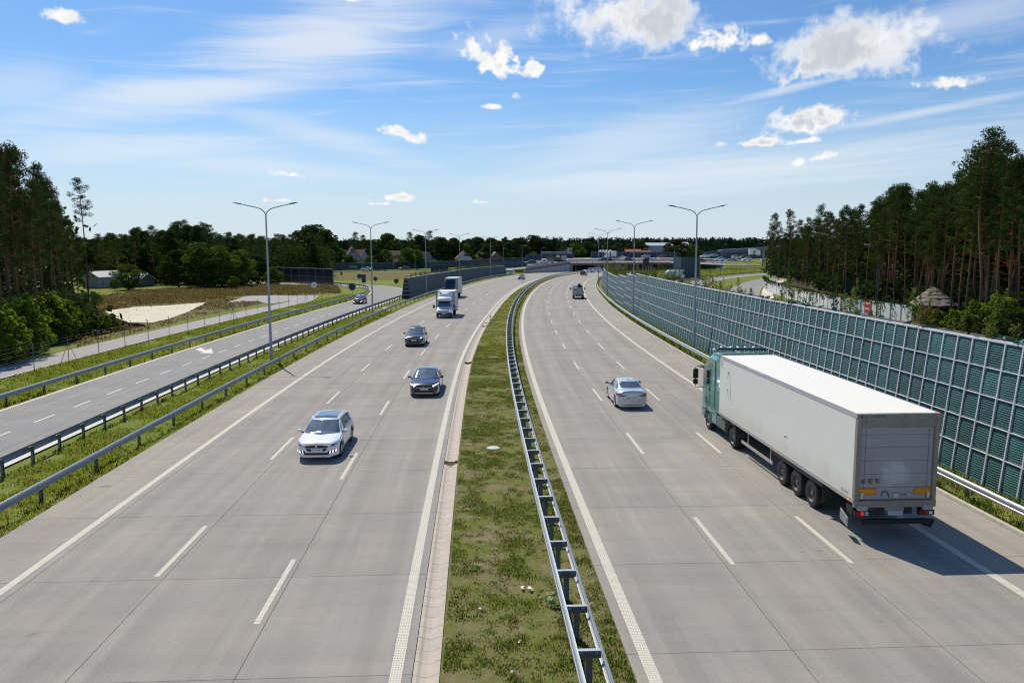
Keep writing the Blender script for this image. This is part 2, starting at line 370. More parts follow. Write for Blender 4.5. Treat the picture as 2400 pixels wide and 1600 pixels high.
def blades(name, pts, hts, mat, wid=.012, lean=.5, parent=None, tint=None, curve=True):
    """grass: one bent two-triangle blade per point"""
    n = len(pts); a = rng.uniform(0, 2*np.pi, n); b = rng.uniform(0, 2*np.pi, n)
    w_ = wid*rng.uniform(.6, 1.5, n); ln = lean*rng.uniform(.1, 1, n)*hts
    base = np.asarray(pts)
    dx = np.stack([np.cos(a), np.sin(a), 0*a], 1)*w_[:, None]
    ld = np.stack([np.cos(b), np.sin(b), 0*b], 1)*ln[:, None]
    up = np.stack([0*a, 0*a, hts], 1)
    mid = base + ld*.3 + up*.6; tip = base + ld + up
    v = np.stack([base-dx, base+dx, mid+dx*.7, tip, mid-dx*.7], 1).reshape(-1, 3)
    me = bpy.data.meshes.new(name); me.vertices.add(5*n); me.vertices.foreach_set('co', v.ravel())
    idx = (np.arange(n)*5)[:, None] + np.array([[0, 1, 2, 3, 4]])
    me.loops.add(5*n); me.loops.foreach_set('vertex_index', idx.ravel().astype(np.int32))
    me.polygons.add(n); me.polygons.foreach_set('loop_start', (np.arange(n)*5).astype(np.int32))
    me.update(calc_edges=True); me.validate()
    at = me.attributes.new('tint', 'FLOAT', 'FACE'); at.data.foreach_set('value', (rng.uniform(0, 1, n) if tint is None else tint).astype(np.float32))
    me.materials.append(mat)
    nv = np.tile(np.array([0, 0, 1.0]), (5*n, 1)) + np.repeat(rng.normal(scale=.45, size=(n, 3)), 5, 0); nv /= np.linalg.norm(nv, axis=1)[:, None]
    me.polygons.foreach_set('use_smooth', np.ones(n, bool)); me.normals_split_custom_set_from_vertices(nv)
    return link(bpy.data.objects.new(name, me), parent)
def leafmesh(name, cen, nor, sx, sy, mat, tint=None):
    """many leaf-sized quads"""
    n = len(cen); nor = nor/np.linalg.norm(nor, axis=1)[:, None]
    t = np.cross(nor, rng.normal(size=(n, 3))); t /= np.linalg.norm(t, axis=1)[:, None]; b = np.cross(nor, t)
    t = t*np.asarray(sx)[:, None]; b = b*np.asarray(sy)[:, None]
    v = np.stack([cen-t-b*.4, cen+t*.2-b, cen+t+b*.3, cen-t*.3+b], 1).reshape(-1, 3)
    me = bpy.data.meshes.new(name); me.vertices.add(4*n); me.vertices.foreach_set('co', v.ravel())
    me.loops.add(4*n); me.loops.foreach_set('vertex_index', np.arange(4*n, dtype=np.int32))
    me.polygons.add(n); me.polygons.foreach_set('loop_start', (np.arange(n)*4).astype(np.int32))
    me.update(calc_edges=True)
    at = me.attributes.new('tint', 'FLOAT', 'FACE'); at.data.foreach_set('value', (rng.uniform(0, 1, n) if tint is None else tint).astype(np.float32))
    me.materials.append(mat); return me

# ------------------------------------------------------------------ road alignment: inner edge line of the right carriageway
CPOLY = [5.645226904559372e-11, -3.318607550384046e-08, 7.1262804543657195e-06, -0.00023147601671909818, -0.04458788360826823, 3.744325505831763]
_p = [(float(np.polyval(CPOLY, -16.)), -16.)]
DS = .5
while _p[-1][1] < 285:
    x0, y0 = _p[-1]; dd = float(np.polyval(np.polyder(np.array(CPOLY)), y0)); nn_ = math.hypot(1, dd); y1 = y0 + DS/nn_
    _p.append((float(np.polyval(CPOLY, y1)), y1))
_h = math.atan2(_p[-1][0]-_p[-2][0], _p[-1][1]-_p[-2][1])
for _i in range(160):
    _h += DS/330; x0, y0 = _p[-1]; _p.append((x0+DS*math.sin(_h), y0+DS*math.cos(_h)))
CL = np.array(_p); TG = np.gradient(CL, axis=0); TG /= np.linalg.norm(TG, axis=1)[:, None]
S0 = int(round(np.argmin(np.abs(CL[:, 1]-5.0))))
def road(s, off, z=0.0):
    k = S0 + s/DS; k = min(max(k, 0), len(CL)-1.001); i = int(k); f = k-i
    p = CL[i]*(1-f)+CL[i+1]*f; t = TG[i]*(1-f)+TG[i+1]*f
    return Vector((p[0]+t[1]*off, p[1]-t[0]*off, z))
def heading(s):
    k = min(max(int(S0 + s/DS), 0), len(CL)-1); t = TG[k]; return math.atan2(-t[0], t[1])     # rotation_z that turns +Y to the road direction
def ip(tab):
    xs = [a for a, _ in tab]; ys = [b for _, b in tab]
    return lambda s: float(np.interp(s, xs, ys))
dl = ip([(0, 0), (60, 0), (80, .25), (110, .65), (300, .7)])        # the left carriageway closes up a little
def frange(a, b, st):
    n = max(1, int(math.ceil((b-a)/st))); return [a+(b-a)*i/n for i in range(n+1)]
def strip(mb, ss, o0, o1, z0=0.0, z1=None, mi=0):
    """ribbon between offsets o0 and o1 (functions or numbers) with road coordinates as uv"""
    z1 = z0 if z1 is None else z1
    f0 = o0 if callable(o0) else (lambda s: o0); f1 = o1 if callable(o1) else (lambda s: o1)
    vs, uv = [], []
    for s in ss:
        a, b = f0(s), f1(s); vs += [road(s, a, z0), road(s, b, z1)]; uv += [(a, s), (b, s)]
    return mb.add(vs, [(2*i, 2*i+1, 2*i+3, 2*i+2) for i in range(len(ss)-1)], mi, uv)

class Path:
    """smooth line through ground points; at(s, off) steps to the right by off"""
    def __init__(s, pts, step=.5):
        P = [Vector((p[0], p[1], 0)) for p in pts]; P = [P[0]*2-P[1]] + P + [P[-1]*2-P[-2]]; q = []
        for i in range(1, len(P)-2):
            n = max(2, int((P[i+1]-P[i]).length/step))
            for k in range(n):
                t = k/n; a, b, c, d = P[i-1], P[i], P[i+1], P[i+2]
                q.append(.5*((2*b)+(c-a)*t+(2*a-5*b+4*c-d)*t*t+(3*b-a-3*c+d)*t**3))
        q.append(P[-2]); s.q = q; s.L = [0.0]
        for i in range(1, len(q)): s.L.append(s.L[-1]+(q[i]-q[i-1]).length)
        s.len = s.L[-1]
    def _i(s, t):
        i = int(np.searchsorted(s.L, t))-1; return min(max(i, 0), len(s.q)-2)
    def at(s, t, off=0.0, z=0.0):
        i = s._i(t); a, b = s.q[i], s.q[i+1]; f = (t-s.L[i])/max(s.L[i+1]-s.L[i], 1e-6); d = (b-a).normalized()
        p = a+(b-a)*f; return Vector((p.x+d.y*off, p.y-d.x*off, z))
    def head(s, t):
        i = s._i(t); d = s.q[i+1]-s.q[i]; return math.atan2(-d.x, d.y)
class RoadLine:
    at = staticmethod(road); head = staticmethod(heading)
RL = RoadLine()
def ribbon(mb, path, ss, o0, o1, z, mi=0):
    vs, uv = [], []
    for s in ss: vs += [path.at(s, o0, z), path.at(s, o1, z)]; uv += [(o0, s), (o1, s)]
    return mb.add(vs, [(2*i, 2*i+1, 2*i+3, 2*i+2) for i in range(len(ss)-1)], mi, uv)

# ================================================================== ground
mb = MB(); mb.add([(-2500, -60, -.07), (2500, -60, -.07), (2500, 4000, -.07), (-2500, 4000, -.07)], [(0, 1, 2, 3)])
tag(mb.build('ground', G_FAR), 'green and brown grassland on both sides of the motorway', 'ground', kind='structure')
def sheet(name, pts, z, mat, label, cat='ground'):
    mb = MB(); mb.add([(p[0], p[1], z) for p in pts], [tuple(range(len(pts)))], 0, [(p[0], p[1]) for p in pts])
    return tag(mb.build(name, mat), label, cat, kind='structure')
mb = MB(); strip(mb, frange(-12, 300, 4), lambda s: -4.56+dl(s), lambda s: -.4, -.02)
tag(mb.build('median_strip', G_MED), 'sparse mossy grass strip between the two carriageways', 'median strip', kind='structure')

# ================================================================== carriageways of concrete slabs
def carriageway(label, cols, j0, pitch, rows, lines, dashes, far_o):
    ss = frange(j0+pitch*rows, 330, 4)
    mb = MB(); strip(mb, ss, far_o[0], far_o[1], 0.0, None, 0)
    near = frange(-14, j0+pitch*rows, 4); strip(mb, near, far_o[0], far_o[1], -.05, None, 1)
    c = tag(mb.build('carriageway', [CONC, DIRTC]), label, 'road', kind='structure')
    for r in range(rows):
        a, b = j0+pitch*r+.007, j0+pitch*(r+1)-.007
        for k in range(len(cols)-1):
            f0 = cols[k] if callable(cols[k]) else (lambda s, v=cols[k]: v); f1 = cols[k+1] if callable(cols[k+1]) else (lambda s, v=cols[k+1]: v)
            m = MB(); ssl = [a, (a+b)/2, b]; strip(m, ssl, lambda s: f0(s)+.007, lambda s: f1(s)-.007, 0.0)
            n = len(m.v); low = [Vector(p)-Vector((0, 0, .06)) for p in m.v]; m.add(low, [(0, 1, 3-n, 2-n)][:0])
            for (i, j) in ((0, 1), (1, 3), (3, 5), (5, 4), (4, 2), (2, 0)):
                m.f.append((j, i, i+6, j+6)); m.mi.append(0); m.uv += [(0, 0)]*4
            m.build('road_slab', SHOULD if (k == len(cols)-2 and cols[0] == -.4) or (k == 0 and cols[0] != -.4) else CONC, c)
    for off, wd, s0, s1 in lines:
        m = MB(); f = off if callable(off) else (lambda s, v=off: v)
        strip(m, frange(s0, s1, 3), lambda s: f(s)-wd/2, lambda s: f(s)+wd/2, .004); m.build('edge_line', PAINT, c)
    for off, s0, per, ln, end in dashes:
        f = off if callable(off) else (lambda s, v=off: v); s = s0-per*2
        while s < end:
            m = MB(); strip(m, [s, s+ln/2, s+ln], lambda s: f(s)-.075, lambda s: f(s)+.075, .004); m.build('lane_dash', PAINT, c); s += per
    return c
cwR = carriageway('right carriageway of grey concrete slabs with three lanes and a hard shoulder', [-.4, 3.4, 6.88, 10.4, 13.42], 1.8-5.05, 5.05, 23,
                  [(0, .28, -8, 300), (10.62, .26, -8, 300)], [(3.64, 16.8, 12.45, 4.05, 290), (7.1, 16.7, 12.45, 4.05, 290)], (-.4, 13.42))
LI = [lambda s: -18.85+dl(s)*.4, lambda s: -16.08+dl(s)*.4, lambda s: -12.45+dl(s)*.6, lambda s: -8.91+dl(s)*.8, lambda s: -5.15+dl(s)]
cwL = carriageway('left carriageway of grey concrete slabs with oncoming traffic', LI, .76-5.27, 5.27, 22,
                  [(lambda s: -5.5+dl(s), .26, -8, 300), (lambda s: -16.45+dl(s)*.35, .24, -8, 300)],
                  [(lambda s: -12.69+dl(s)*.6, 16.8, 12.3, 4.05, 290), (lambda s: -9.13+dl(s)*.8, 13.8, 12.15, 4.05, 290)], (LI[0], LI[-1]))
# stains left by use on the slabs
def blot(px, py, a, b, rot, mat, name='oil_stain'):
    p = on_ground(px, py, .003); m = MB(); n = 14
    vs = []
    for k in range(n):
        t = 2*math.pi*k/n; r = random.uniform(.75, 1.1); x, y = a*r*math.cos(t), b*r*math.sin(t)
        vs.append((p.x+x*math.cos(rot)-y*math.sin(rot), p.y+x*math.sin(rot)+y*math.cos(rot), .003))
    m.add(vs, [tuple(range(n))]); return m.build(name, mat, cwL if px < 1150 else cwR)
STAIN = M('oil_stain', (.20, .19, .175), .8, var=.25, vs_=6); STAIN2 = M('rubber_mark', (.245, .232, .215), .85, var=.2, vs_=3); TARPATCH = M('repair_patch', (.05, .048, .045), .8)
blot(248, 1139, .26, .22, 0, STAIN); blot(190, 1161, .05, .04, 0, TARPATCH); blot(1921, 1290, .12, .1, 0, STAIN); blot(1880, 1293, .06, .05, 0, STAIN); blot(2163, 1302, .07, .05, 0, STAIN)
blot(1846, 1296, .04, .03, 0, STAIN); blot(2066, 1455, .06, .05, 0, STAIN); blot(1745, 1153, .07, .04, 0, STAIN)

# ------------------------------------------------------------------ gutter of precast stones, with drain grates
gut = MB(); strip(gut, frange(92, 300, 4), lambda s: -5.15+dl(s), lambda s: -4.56+dl(s), .0)
strip(gut, frange(-12, 92, 4), lambda s: -5.15+dl(s), lambda s: -4.56+dl(s), -.13, None, 1)
gut = tag(gut.build('gutter', [GUT, DIRTC]), 'pale concrete drainage channel along the median edge', 'gutter', kind='structure')
prof = [(-5.14, 0.0), (-5.06, .0), (-4.98, -.045), (-4.86, -.062), (-4.74, -.045), (-4.66, .012), (-4.565, .02)]
gm = MB(); n = len(prof)
for y in (-.272, .272): gm.v += [(o+4.85, y, z) for o, z in prof]; gm.v += [(prof[-1][0]+4.85, y, -.12), (prof[0][0]+4.85, y, -.12)]
n2 = n+2
gm.f = [(i, i+1, n2+i+1, n2+i) for i in range(n)] + [tuple(range(n2))[::-1], tuple(range(n2, 2*n2))]; gm.mi = [0]*len(gm.f); gm.uv = [(0, 0)]*sum(len(f) for f in gm.f)
gme = gm.mesh('gutter_stone', GUT)
grates = (28.1, 58.0, 87.8)
s = 6.0
while s < 92:
    if not any(abs(s-g) < .4 for g in grates): inst('gutter_stone', gme, gut, road(s, -4.85+dl(s)), heading(s))
    s += .555
for g in grates:
    m = MB(); m.box(-.29, .29, -.45, .45, -.14, -.12, 1); m.box(-.29, -.25, -.45, .45, -.12, -.01); m.box(.25, .29, -.45, .45, -.12, .0)
    for k in range(5): m.box(-.25, .25, -.4+k*.2-.015, -.4+k*.2+.015, -.07, -.045)
    inst('drain_grate', m.mesh('drain_grate', [M('rusty_iron', (.11, .06, .04), .8, .3, var=.4, vs_=8), BLACK]), gut, road(g, -4.85+dl(g)), heading(g))
# kerb stones on the right
kb = MB(); strip(kb, frange(118, 300, 4), 13.42, 13.57, .1); strip(kb, frange(118, 300, 4), 13.415, 13.42, 0, .1)
kb = tag(kb.build('kerb', KERB), 'low concrete kerb along the right hard shoulder', 'kerb', kind='structure')
km = MB(); km.hexa([(0, -.49, -.06), (.16, -.49, -.06), (.16, .49, -.06), (0, .49, -.06)], [(.03, -.49, .1), (.15, -.49, .115), (.15, .49, .115), (.03, .49, .1)])
kme = km.mesh('kerb_stone', KERB); s = 4.0
while s < 118: inst('kerb_stone', kme, kb, road(s, 13.425), heading(s)); s += 1.0

# ================================================================== slip road, loop and service road on the left
rp = Path([tuple(road(s, -27.25+.05*min(1, s/60))[:2]) for s in range(-10, 140, 15)] + [(-24.6, 152), (-25.7, 164), (-27.6, 176), (-31.6, 188), (-38.5, 198.0), (-48, 205.5), (-62, 210.5), (-90, 214)])
m = MB(); ribbon(m, rp, frange(0, rp.len, 3), -3.75, 3.55, 0)
slip = tag(m.build('slip_road', ASPH), 'grey asphalt slip road that bends away behind the dark wall', 'road', kind='structure')
PALE = M('pale_edge_strip', (.56, .49, .40), .8, var=.15, vs_=1)
m = MB(); ribbon(m, rp, frange(0, rp.len, 3), -3.8, -3.5, .006); m.build('edge_strip', PALE, slip)
m = MB(); ribbon(m, rp, frange(0, rp.len, 3), 3.3, 3.65, .006); m.build('edge_strip', M('pale_edge_strip_white', (.60, .57, .52), .8, var=.12, vs_=1), slip)
WPAINT = M('white_road_paint', (.62, .60, .56), .7, var=.15, vs_=3)
s0 = min(range(0, 400), key=lambda k: (rp.at(k*.25)-on_ground(74, 989)).length)*.25
for k in range(-6, 23):
    s = s0+k*4.05
    if s < 1: continue
    m = MB(); ribbon(m, rp, [s, s+1, s+2], -.06, .06, .004); m.build('lane_dash', WPAINT, slip)
A = [on_ground(a/3.92, 600+b/3.92, .005) for a, b in ((1795, 862), (1840, 838), (1893, 864), (1944, 848), (1956, 892), (1826, 890), (1868, 879))]
m = MB(); m.add(A, [(2, 6, 5, 4), (2, 4, 3), (0, 6, 2, 1)]); m.build('lane_arrow', WPAINT, slip)

sv = Path([tuple(road(s, -39.6)[:2]) for s in range(-10, 150, 20)] + [(-40.5, 160), (-41, 175)])
m = MB(); ribbon(m, sv, frange(0, sv.len-20, 4), -1.8, 1.8, 0)
svr = tag(m.build('service_road', M('service_asphalt', (.30, .285, .29), .85, var=.1, vs_=.8)), 'narrow pale service road behind the wire fence', 'road', kind='structure')
for o in (-1.85, 1.75): m = MB(); ribbon(m, sv, frange(0, sv.len-20, 4), o, o+.14, .01); m.build('edge_strip', PALE, svr)
pad = [on_ground(500+a/3.92, 450+b/3.92) for a, b in ((412, 1000), (120, 1016), (300, 955), (560, 945), (862, 960), (640, 1012), (505, 1030))]
sheet('turning_area', pad, .008, MATS['service_asphalt'], 'pale paved turning area at the end of the service road', 'road')
pond = [on_ground(a/3.92, 600+b/3.92) for a, b in ((960, 505), (1240, 468), (1560, 452), (1860, 428), (1905, 428), (1740, 508), (1560, 575), (1400, 612), (1180, 612), (1050, 560))]
sheet('dry_basin', pond, .02, G_SAND, 'bare pale sand floor of a dry basin', 'sand')
dry = [on_ground(a, b) for a, b in ((215, 722), (330, 712), (560, 690), (760, 672), (800, 690), (700, 692), (500, 706), (480, 716), (400, 745), (330, 735), (240, 740))]
DRYPOLY = [on_ground(a, b) for a, b in ((200, 700), (330, 680), (600, 668), (790, 668), (800, 686), (700, 690), (560, 694), (500, 700), (470, 706), (330, 714), (230, 722))]
sheet('dry_meadow', DRYPOLY, -.03, G_DRY, 'strip of brown dry weeds in front of the left wood', 'meadow')
sheet('embankment_meadow', [at_depth(720, 640, 300), at_depth(1130, 640, 330), at_depth(1130, 640, 285), at_depth(930, 640, 235), at_depth(720, 640, 235)], -.03, G_DRY, 'brown grassy slope beside the far exit road', 'meadow')
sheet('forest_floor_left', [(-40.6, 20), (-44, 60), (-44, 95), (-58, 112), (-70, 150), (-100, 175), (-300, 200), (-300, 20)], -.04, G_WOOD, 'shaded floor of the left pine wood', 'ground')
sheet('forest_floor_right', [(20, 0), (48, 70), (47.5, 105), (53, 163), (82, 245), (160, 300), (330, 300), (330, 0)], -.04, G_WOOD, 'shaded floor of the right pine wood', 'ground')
RGH = ground_mat('rough_ground', [(.12, .09, .05), (.19, .155, .075), (.15, .155, .045), (.12, .15, .03)], .35, 2.2)
RPOLY = [on_ground(*q) for q in ((180, 812), (350, 770), (470, 740), (560, 722), (650, 703), (540, 697), (470, 705), (330, 713), (200, 705), (150, 760))]
sheet('rough_ground', RPOLY, -.04, RGH, 'rough brown green ground round the sandy basin', 'ground')
# roads beyond the right noise wall
fr1 = Path([tuple(on_ground(*q)[:2]) for q in ((1600, 672), (1640, 662), (1672, 655), (1740, 647), (1812, 641.5), (1900, 637))])
fr2 = Path([tuple(on_ground(*q)[:2]) for q in ((1735, 712), (1740, 690), (1752, 674), (1775, 662), (1812, 653), (1860, 648))])
m = MB(); ribbon(m, fr1, frange(0, fr1.len, 4), -3.2, 3.2, 0); tag(m.build('far_slip_road', ASPH), 'pale slip road that curves past the meadow right of the noise wall', 'road', kind='structure')
m = MB(); ribbon(m, fr2, frange(0, fr2.len, 4), -3.2, 3.2, .01); tag(m.build('park_road', ASPH), 'grey road bending towards the white ivy fence', 'road', kind='structure')
m = MB(); ribbon(m, fr2, frange(22, fr2.len, 4), 3.6, 6.0, .02); tag(m.build('park_pavement', PALE), 'beige footway on the outside of the bend', 'pavement', kind='structure')

# ================================================================== guard rails
def guardrail(label, path, s0, s1, off, side, post=4.0, beam=4.0, top=.76, back=.13, mat=STEEL, both=False, pmat=STEEL_P, prange=None):
    """side +1: the beam faces right of the path. Posts are one mesh each, the beam one mesh per sheet length"""
    s1 = min(s1, getattr(path, 'len', 1e9)-.5)
    g = thing('guard_rail', label, 'guard rail', path.at((s0+s1)/2, off))
    inv = Matrix.Translation(-Vector(g.location))
    pr = [(-.01, .0), (.035, -.02), (.07, -.06), (.07, -.10), (.025, -.135), (.025, -.175), (.07, -.21), (.07, -.25), (.035, -.29), (-.01, -.31)]
    sides = (1, -1) if both else (side,)
    for sd_ in sides:
        o0 = off + (.25*sd_ if both else 0)
        s = s0
        while s < s1-.3:
            ln = min(beam, s1-s); m = MB(); ss = frange(s, s+ln+.06, 2.05); vs = []
            for q in ss: vs += [inv @ path.at(q, o0+x*sd_, top+z) for x, z in pr]
            k = len(pr); fs = [(i*k+j, i*k+j+1, (i+1)*k+j+1, (i+1)*k+j) for i in range(len(ss)-1) for j in range(k-1)]
            m.add(vs, fs); m.build('beam', mat, g, smooth=True, angle=50); s += ln
    pm = MB()
    if both:
        pm.box(-.055, .055, -.06, -.045, -.3, top-.12); pm.box(-.055, .055, .045, .06, -.3, top-.12); pm.box(-.01, .01, -.045, .045, -.3, top-.12)
        pm.box(-.07, -.058, -.06, .06, -.3, top-.05); pm.box(.058, .07, -.06, .06, -.3, top-.05)
    else:
        pm.box(-.05, .05, -.06, -.045, -.3, top-.04); pm.box(-.05, -.035, -.0449, .06, -.3, top-.04); pm.box(-.0349, .05, .045, .06, -.3, top-.04)
    pme = pm.mesh('post', pmat)
    if both:
        cm = MB(); cm.box(-.25, .25, -.05, .05, top-.05, top-.035, 0); cm.box(-.25, .25, -.05, -.035, top-.2, top-.05, 1); cm.box(-.25, -.235, -.035, .05, top-.16, top-.05, 1); cm.box(.235, .25, -.035, .05, top-.16, top-.05, 1)
        cm.box(.13, .19, -.06, -.05, top-.1, top-.06, 0); cm.box(-.19, -.13, -.06, -.05, top-.1, top-.06, 0)
        cme = cm.mesh('crossbar', [STEEL, STEEL_P])
    else:
        cm = MB(); cm.box(-back, 0, -.05, .05, top-.24, top-.08); cme = cm.mesh('spacer', STEEL_D)
    s = s0+.3
    while s < s1:
        h = path.head(s)
        inst('post', pme, g, inv @ path.at(s, off-(0 if both else back+.03)*side), h)
        if both: inst('crossbar', cme, g, inv @ path.at(s, off), h)
        else: inst('spacer', cme, g, inv @ path.at(s, off-.02*side), h + (0 if side > 0 else math.pi))
        s += post
    return g
guardrail('silver double guard rail with ladder crossbars along the grass median', RL, 4.2, 96, -1.44, 1, 2.045, 4.09, top=.85, both=True)
guardrail('far stretch of the double guard rail curving away on the median', RL, 96, 290, -1.45, 1, 4.09, 8.18, top=.85, both=True)
guardrail('silver guard rail on the kerb in front of the green noise wall', RL, 2, 262, 13.86, -1, 4.0, 4.0)
guardrail('grey guard rail along the left hard shoulder', RL, 2.9, 262, -19.5, 1, 4.15, 4.15, mat=STEEL_D)
guardrail('blue grey guard rail between lamp verge and slip road, seen from behind', RL, 3.0, 137, -22.95, -1, 2.15, 4.3, mat=STEEL_D)
guardrail('guard rail on the far grass side of the slip road', rp, 4, rp.len-28, -4.25, 1, 4.0, 4.0, mat=STEEL_D)
guardrail('distant guard rail along the slip road right of the noise wall', fr1, 2, 130, -4.2, 1, 8, 8, mat=STEEL_D)
bp = Path([tuple(on_ground(*q)[:2]) for q in ((1640, 636), (1700, 634), (1760, 632.5), (1806, 632))])
guardrail('distant guard rail across the middle of the far meadow', bp, 2, 100, 0, -1, 8, 8, mat=STEEL_D)
ep = Path([tuple(at_depth(x, 640, y)[:2]) for x, y in ((772, 292), (860, 305), (960, 318), (1080, 338))])
guardrail('distant guard rail at the top of the brown slope', ep, 1, 90, 0, -1, 8, 8, mat=STEEL)

# ================================================================== noise walls
MESHG = None
def mesh_mat():
    m = bpy.data.materials.new('green_mesh_fabric'); m.use_nodes = True; T = NT(m.node_tree)
    out = T.n('OutputMaterial'); b = T.n('BsdfPrincipled', {'Roughness': .55, 'Specular IOR Level': .35}); T.t.links.new(b.outputs[0], out.inputs[0])
    uv = T.n('UVMap', uv_map='UVMap').outputs[0]; sx = T.n('SeparateXYZ', {0: uv}); u, v = sx.outputs[0], sx.outputs[1]
    p = T.n('NewGeometry').outputs['Position']; wob = T.noise(p, 3, 3)
    v2 = T.m('ADD', v, T.m('MULTIPLY', wob, .05)); u2 = T.m('ADD', u, T.m('MULTIPLY', wob, .04))
    rib = T.step(T.m('SINE', T.m('MULTIPLY', v2, 2*math.pi/.088)), .55, .95)
    hole = T.m('MULTIPLY', T.step(T.m('SINE', T.m('MULTIPLY', u2, 2*math.pi/.075)), -.3, .5), T.m('SUBTRACT', 1, rib))
    rnd = T.n('ObjectInfo').outputs['Random']
    base = T.mix(T.step(T.noise(p, 1.3, 4), .35, .65), (.016, .094, .098), (.024, .125, .124))
    base = T.mix(T.step(T.noise(T.map(p, scale=(2, 2, .35)), 1.5, 5), .5, .75), base, (.05, .10, .095))
    c = T.mix(hole, base, (.004, .026, .032)); c = T.mix(rib, c, (.11, .28, .275))
    k = T.lin(rnd, 0, 1, .72, 1.25); c = T.mix(1.0, c, T.n('CombineXYZ', {0: k, 1: k, 2: k}).outputs[0], 'MULTIPLY')
    T.t.links.new(c, b.inputs['Base Color'])
    T.t.links.new(T.n('Bump', {'Strength': .7, 'Distance': .02, 'Height': T.m('SUBTRACT', rib, hole)}).outputs[0], b.inputs['Normal'])
    return m
MESHG = mesh_mat()
WBAR = M('wall_bar_galvanised', (.64, .66, .68), .5, .15, var=.16, vs_=1.3)
SOIL = M('wall_top_soil', (.09, .075, .045), .95, var=.4, vs_=2)
wb = ip([(0, 15.75), (30, 15.72), (62, 15.75), (100, 15.45), (110, 15.4), (145, 15.1), (260, 14.9)])
wh = lambda s: 5.5 if s < 108 else 5.15 if s < 119 else 4.65 if s < 132 else 4.15
LEAN = .105
def wall_pt(s, z, out=0.0): return road(s, wb(s)+z*LEAN-out, z)
nw = thing('noise_wall', 'tall green mesh noise wall in a silver grid with weeds on top', 'noise wall', road(60, wb(60)))
inv = Matrix.Translation(-Vector(nw.location))
core = MB(); ss = frange(-6, 230, 2)
vs = []
for s in ss:
    h = wh(s)-.12
    vs += [inv @ p for p in (wall_pt(s, -.1, -.06), wall_pt(s, h, -.06), road(s, wb(s)+h*LEAN+.9, h+.1), road(s, wb(s)+3.0, -.1))]
core.add(vs, [(4*i+j, 4*i+j+1, 4*i+4+j+1, 4*i+4+j) for i in range(len(ss)-1) for j in range(3)]+[(0, 3, 2, 1), tuple(4*(len(ss)-1)+k for k in range(4))])
core.build('earth_core', SOIL, nw)
ROW = 1.075
def panel_mesh():
    m = MB(); nx, nz = 4, 4; vs, uv = [], []; ph = random.uniform(0, 6)
    for j in range(nz+1):
        for i in range(nx+1):
            x, z = i/nx, j/nz; b = .05*math.sin(math.pi*x)*math.sin(math.pi*z)+.012*math.sin(5*x+ph+3*z)
            vs.append((x*.95-.475, -b, z*ROW)); uv.append((x*.95+ph, z*ROW))
    m.add(vs, [(j*(nx+1)+i, j*(nx+1)+i+1, (j+1)*(nx+1)+i+1, (j+1)*(nx+1)+i) for j in range(nz) for i in range(nx)], 0, uv)
    return m.mesh('mesh_panel', MESHG, smooth=True)
pms = [panel_mesh() for _ in range(5)]
def frame_at(p, ax, up):
    """matrix with local x along ax, local z along up"""
    z = up.normalized(); y = z.cross(ax).normalized(); x = y.cross(z)
    return Matrix(((x.x, y.x, z.x, p.x), (x.y, y.y, z.y, p.y), (x.z, y.z, z.z, p.z), (0, 0, 0, 1)))
vb = {}
for hh in (5.5, 5.15, 4.65, 4.15):
    m = MB(); m.box(-.036, .036, -.05, .03, -.05, hh/math.cos(math.atan(LEAN))); vb[hh] = m.mesh('upright', WBAR)
farp = MB(); stepcnt = 0; s = 6.0; npan = 0
while s < 226:
    h = wh(s); b0 = wall_pt(s, 0); up = (wall_pt(s, h)-b0); ax = wall_pt(s-.5, 0)-wall_pt(s+.5, 0)     # seen from the road, local x runs towards the camera side
    if s < 200: inst('upright', vb[h], nw, M4=inv @ frame_at(b0, ax, up))
    else: pass
    sm = s+.5; h = min(wh(s), wh(s+1)); bm_ = wall_pt(sm, 0); upn = (wall_pt(sm, h)-bm_).normalized()
    nrow = int(math.ceil(h/ROW))
    for r in range(nrow):
        top = h-.02-r*ROW; zb = top-ROW
        p = wall_pt(sm, zb, -.012)
        if s < 66 and npan < 300:
            inst('mesh_panel', random.choice(pms), nw, M4=inv @ frame_at(p, ax, upn)); npan += 1
        else:
            M4 = inv @ frame_at(p, ax, upn); me = pms[0]
            q = [M4 @ Vector(c) for c in ((-.475, 0, 0), (.475, 0, 0), (.475, 0, ROW), (-.475, 0, ROW), (0, -.05, ROW/2))]
            k = s*.37
            farp.add(q, [(0, 1, 4), (1, 2, 4), (2, 3, 4), (3, 0, 4)], 0, [(k, 0), (k+.95, 0), (k+.95, ROW), (k, ROW), (k+.47, ROW/2)])
    s += 1.0
tag(farp.build('far_mesh_panels', MESHG, nw), kind='stuff')
# long horizontal bars, and the coping
for seg0, seg1, h in ((5.5, 108, 5.5), (108, 119, 5.15), (119, 132, 4.65), (132, 226, 4.15)):
    for r in range(0, 6):
        z = h-r*ROW
        if z < .25: continue
        m = MB(); a = .05 if r == 0 else .016; vs = []
        sl = frange(seg0, seg1, 3)
        for q in sl:
            vs += [inv @ p for p in (wall_pt(q, z-a*1.3, .055), wall_pt(q, z+.01, .055), wall_pt(q, z+.01, -.02 if r else -.1), wall_pt(q, z-a*1.3, -.02))]
        m.add(vs, [(4*i+j, 4*i+(j+1) % 4, 4*i+4+(j+1) % 4, 4*i+4+j) for i in range(len(sl)-1) for j in range(4)]+[(0, 3, 2, 1), tuple(4*(len(sl)-1)+k for k in range(4))])
        m.build('top_rail' if r == 0 else 'rail', WBAR, nw)
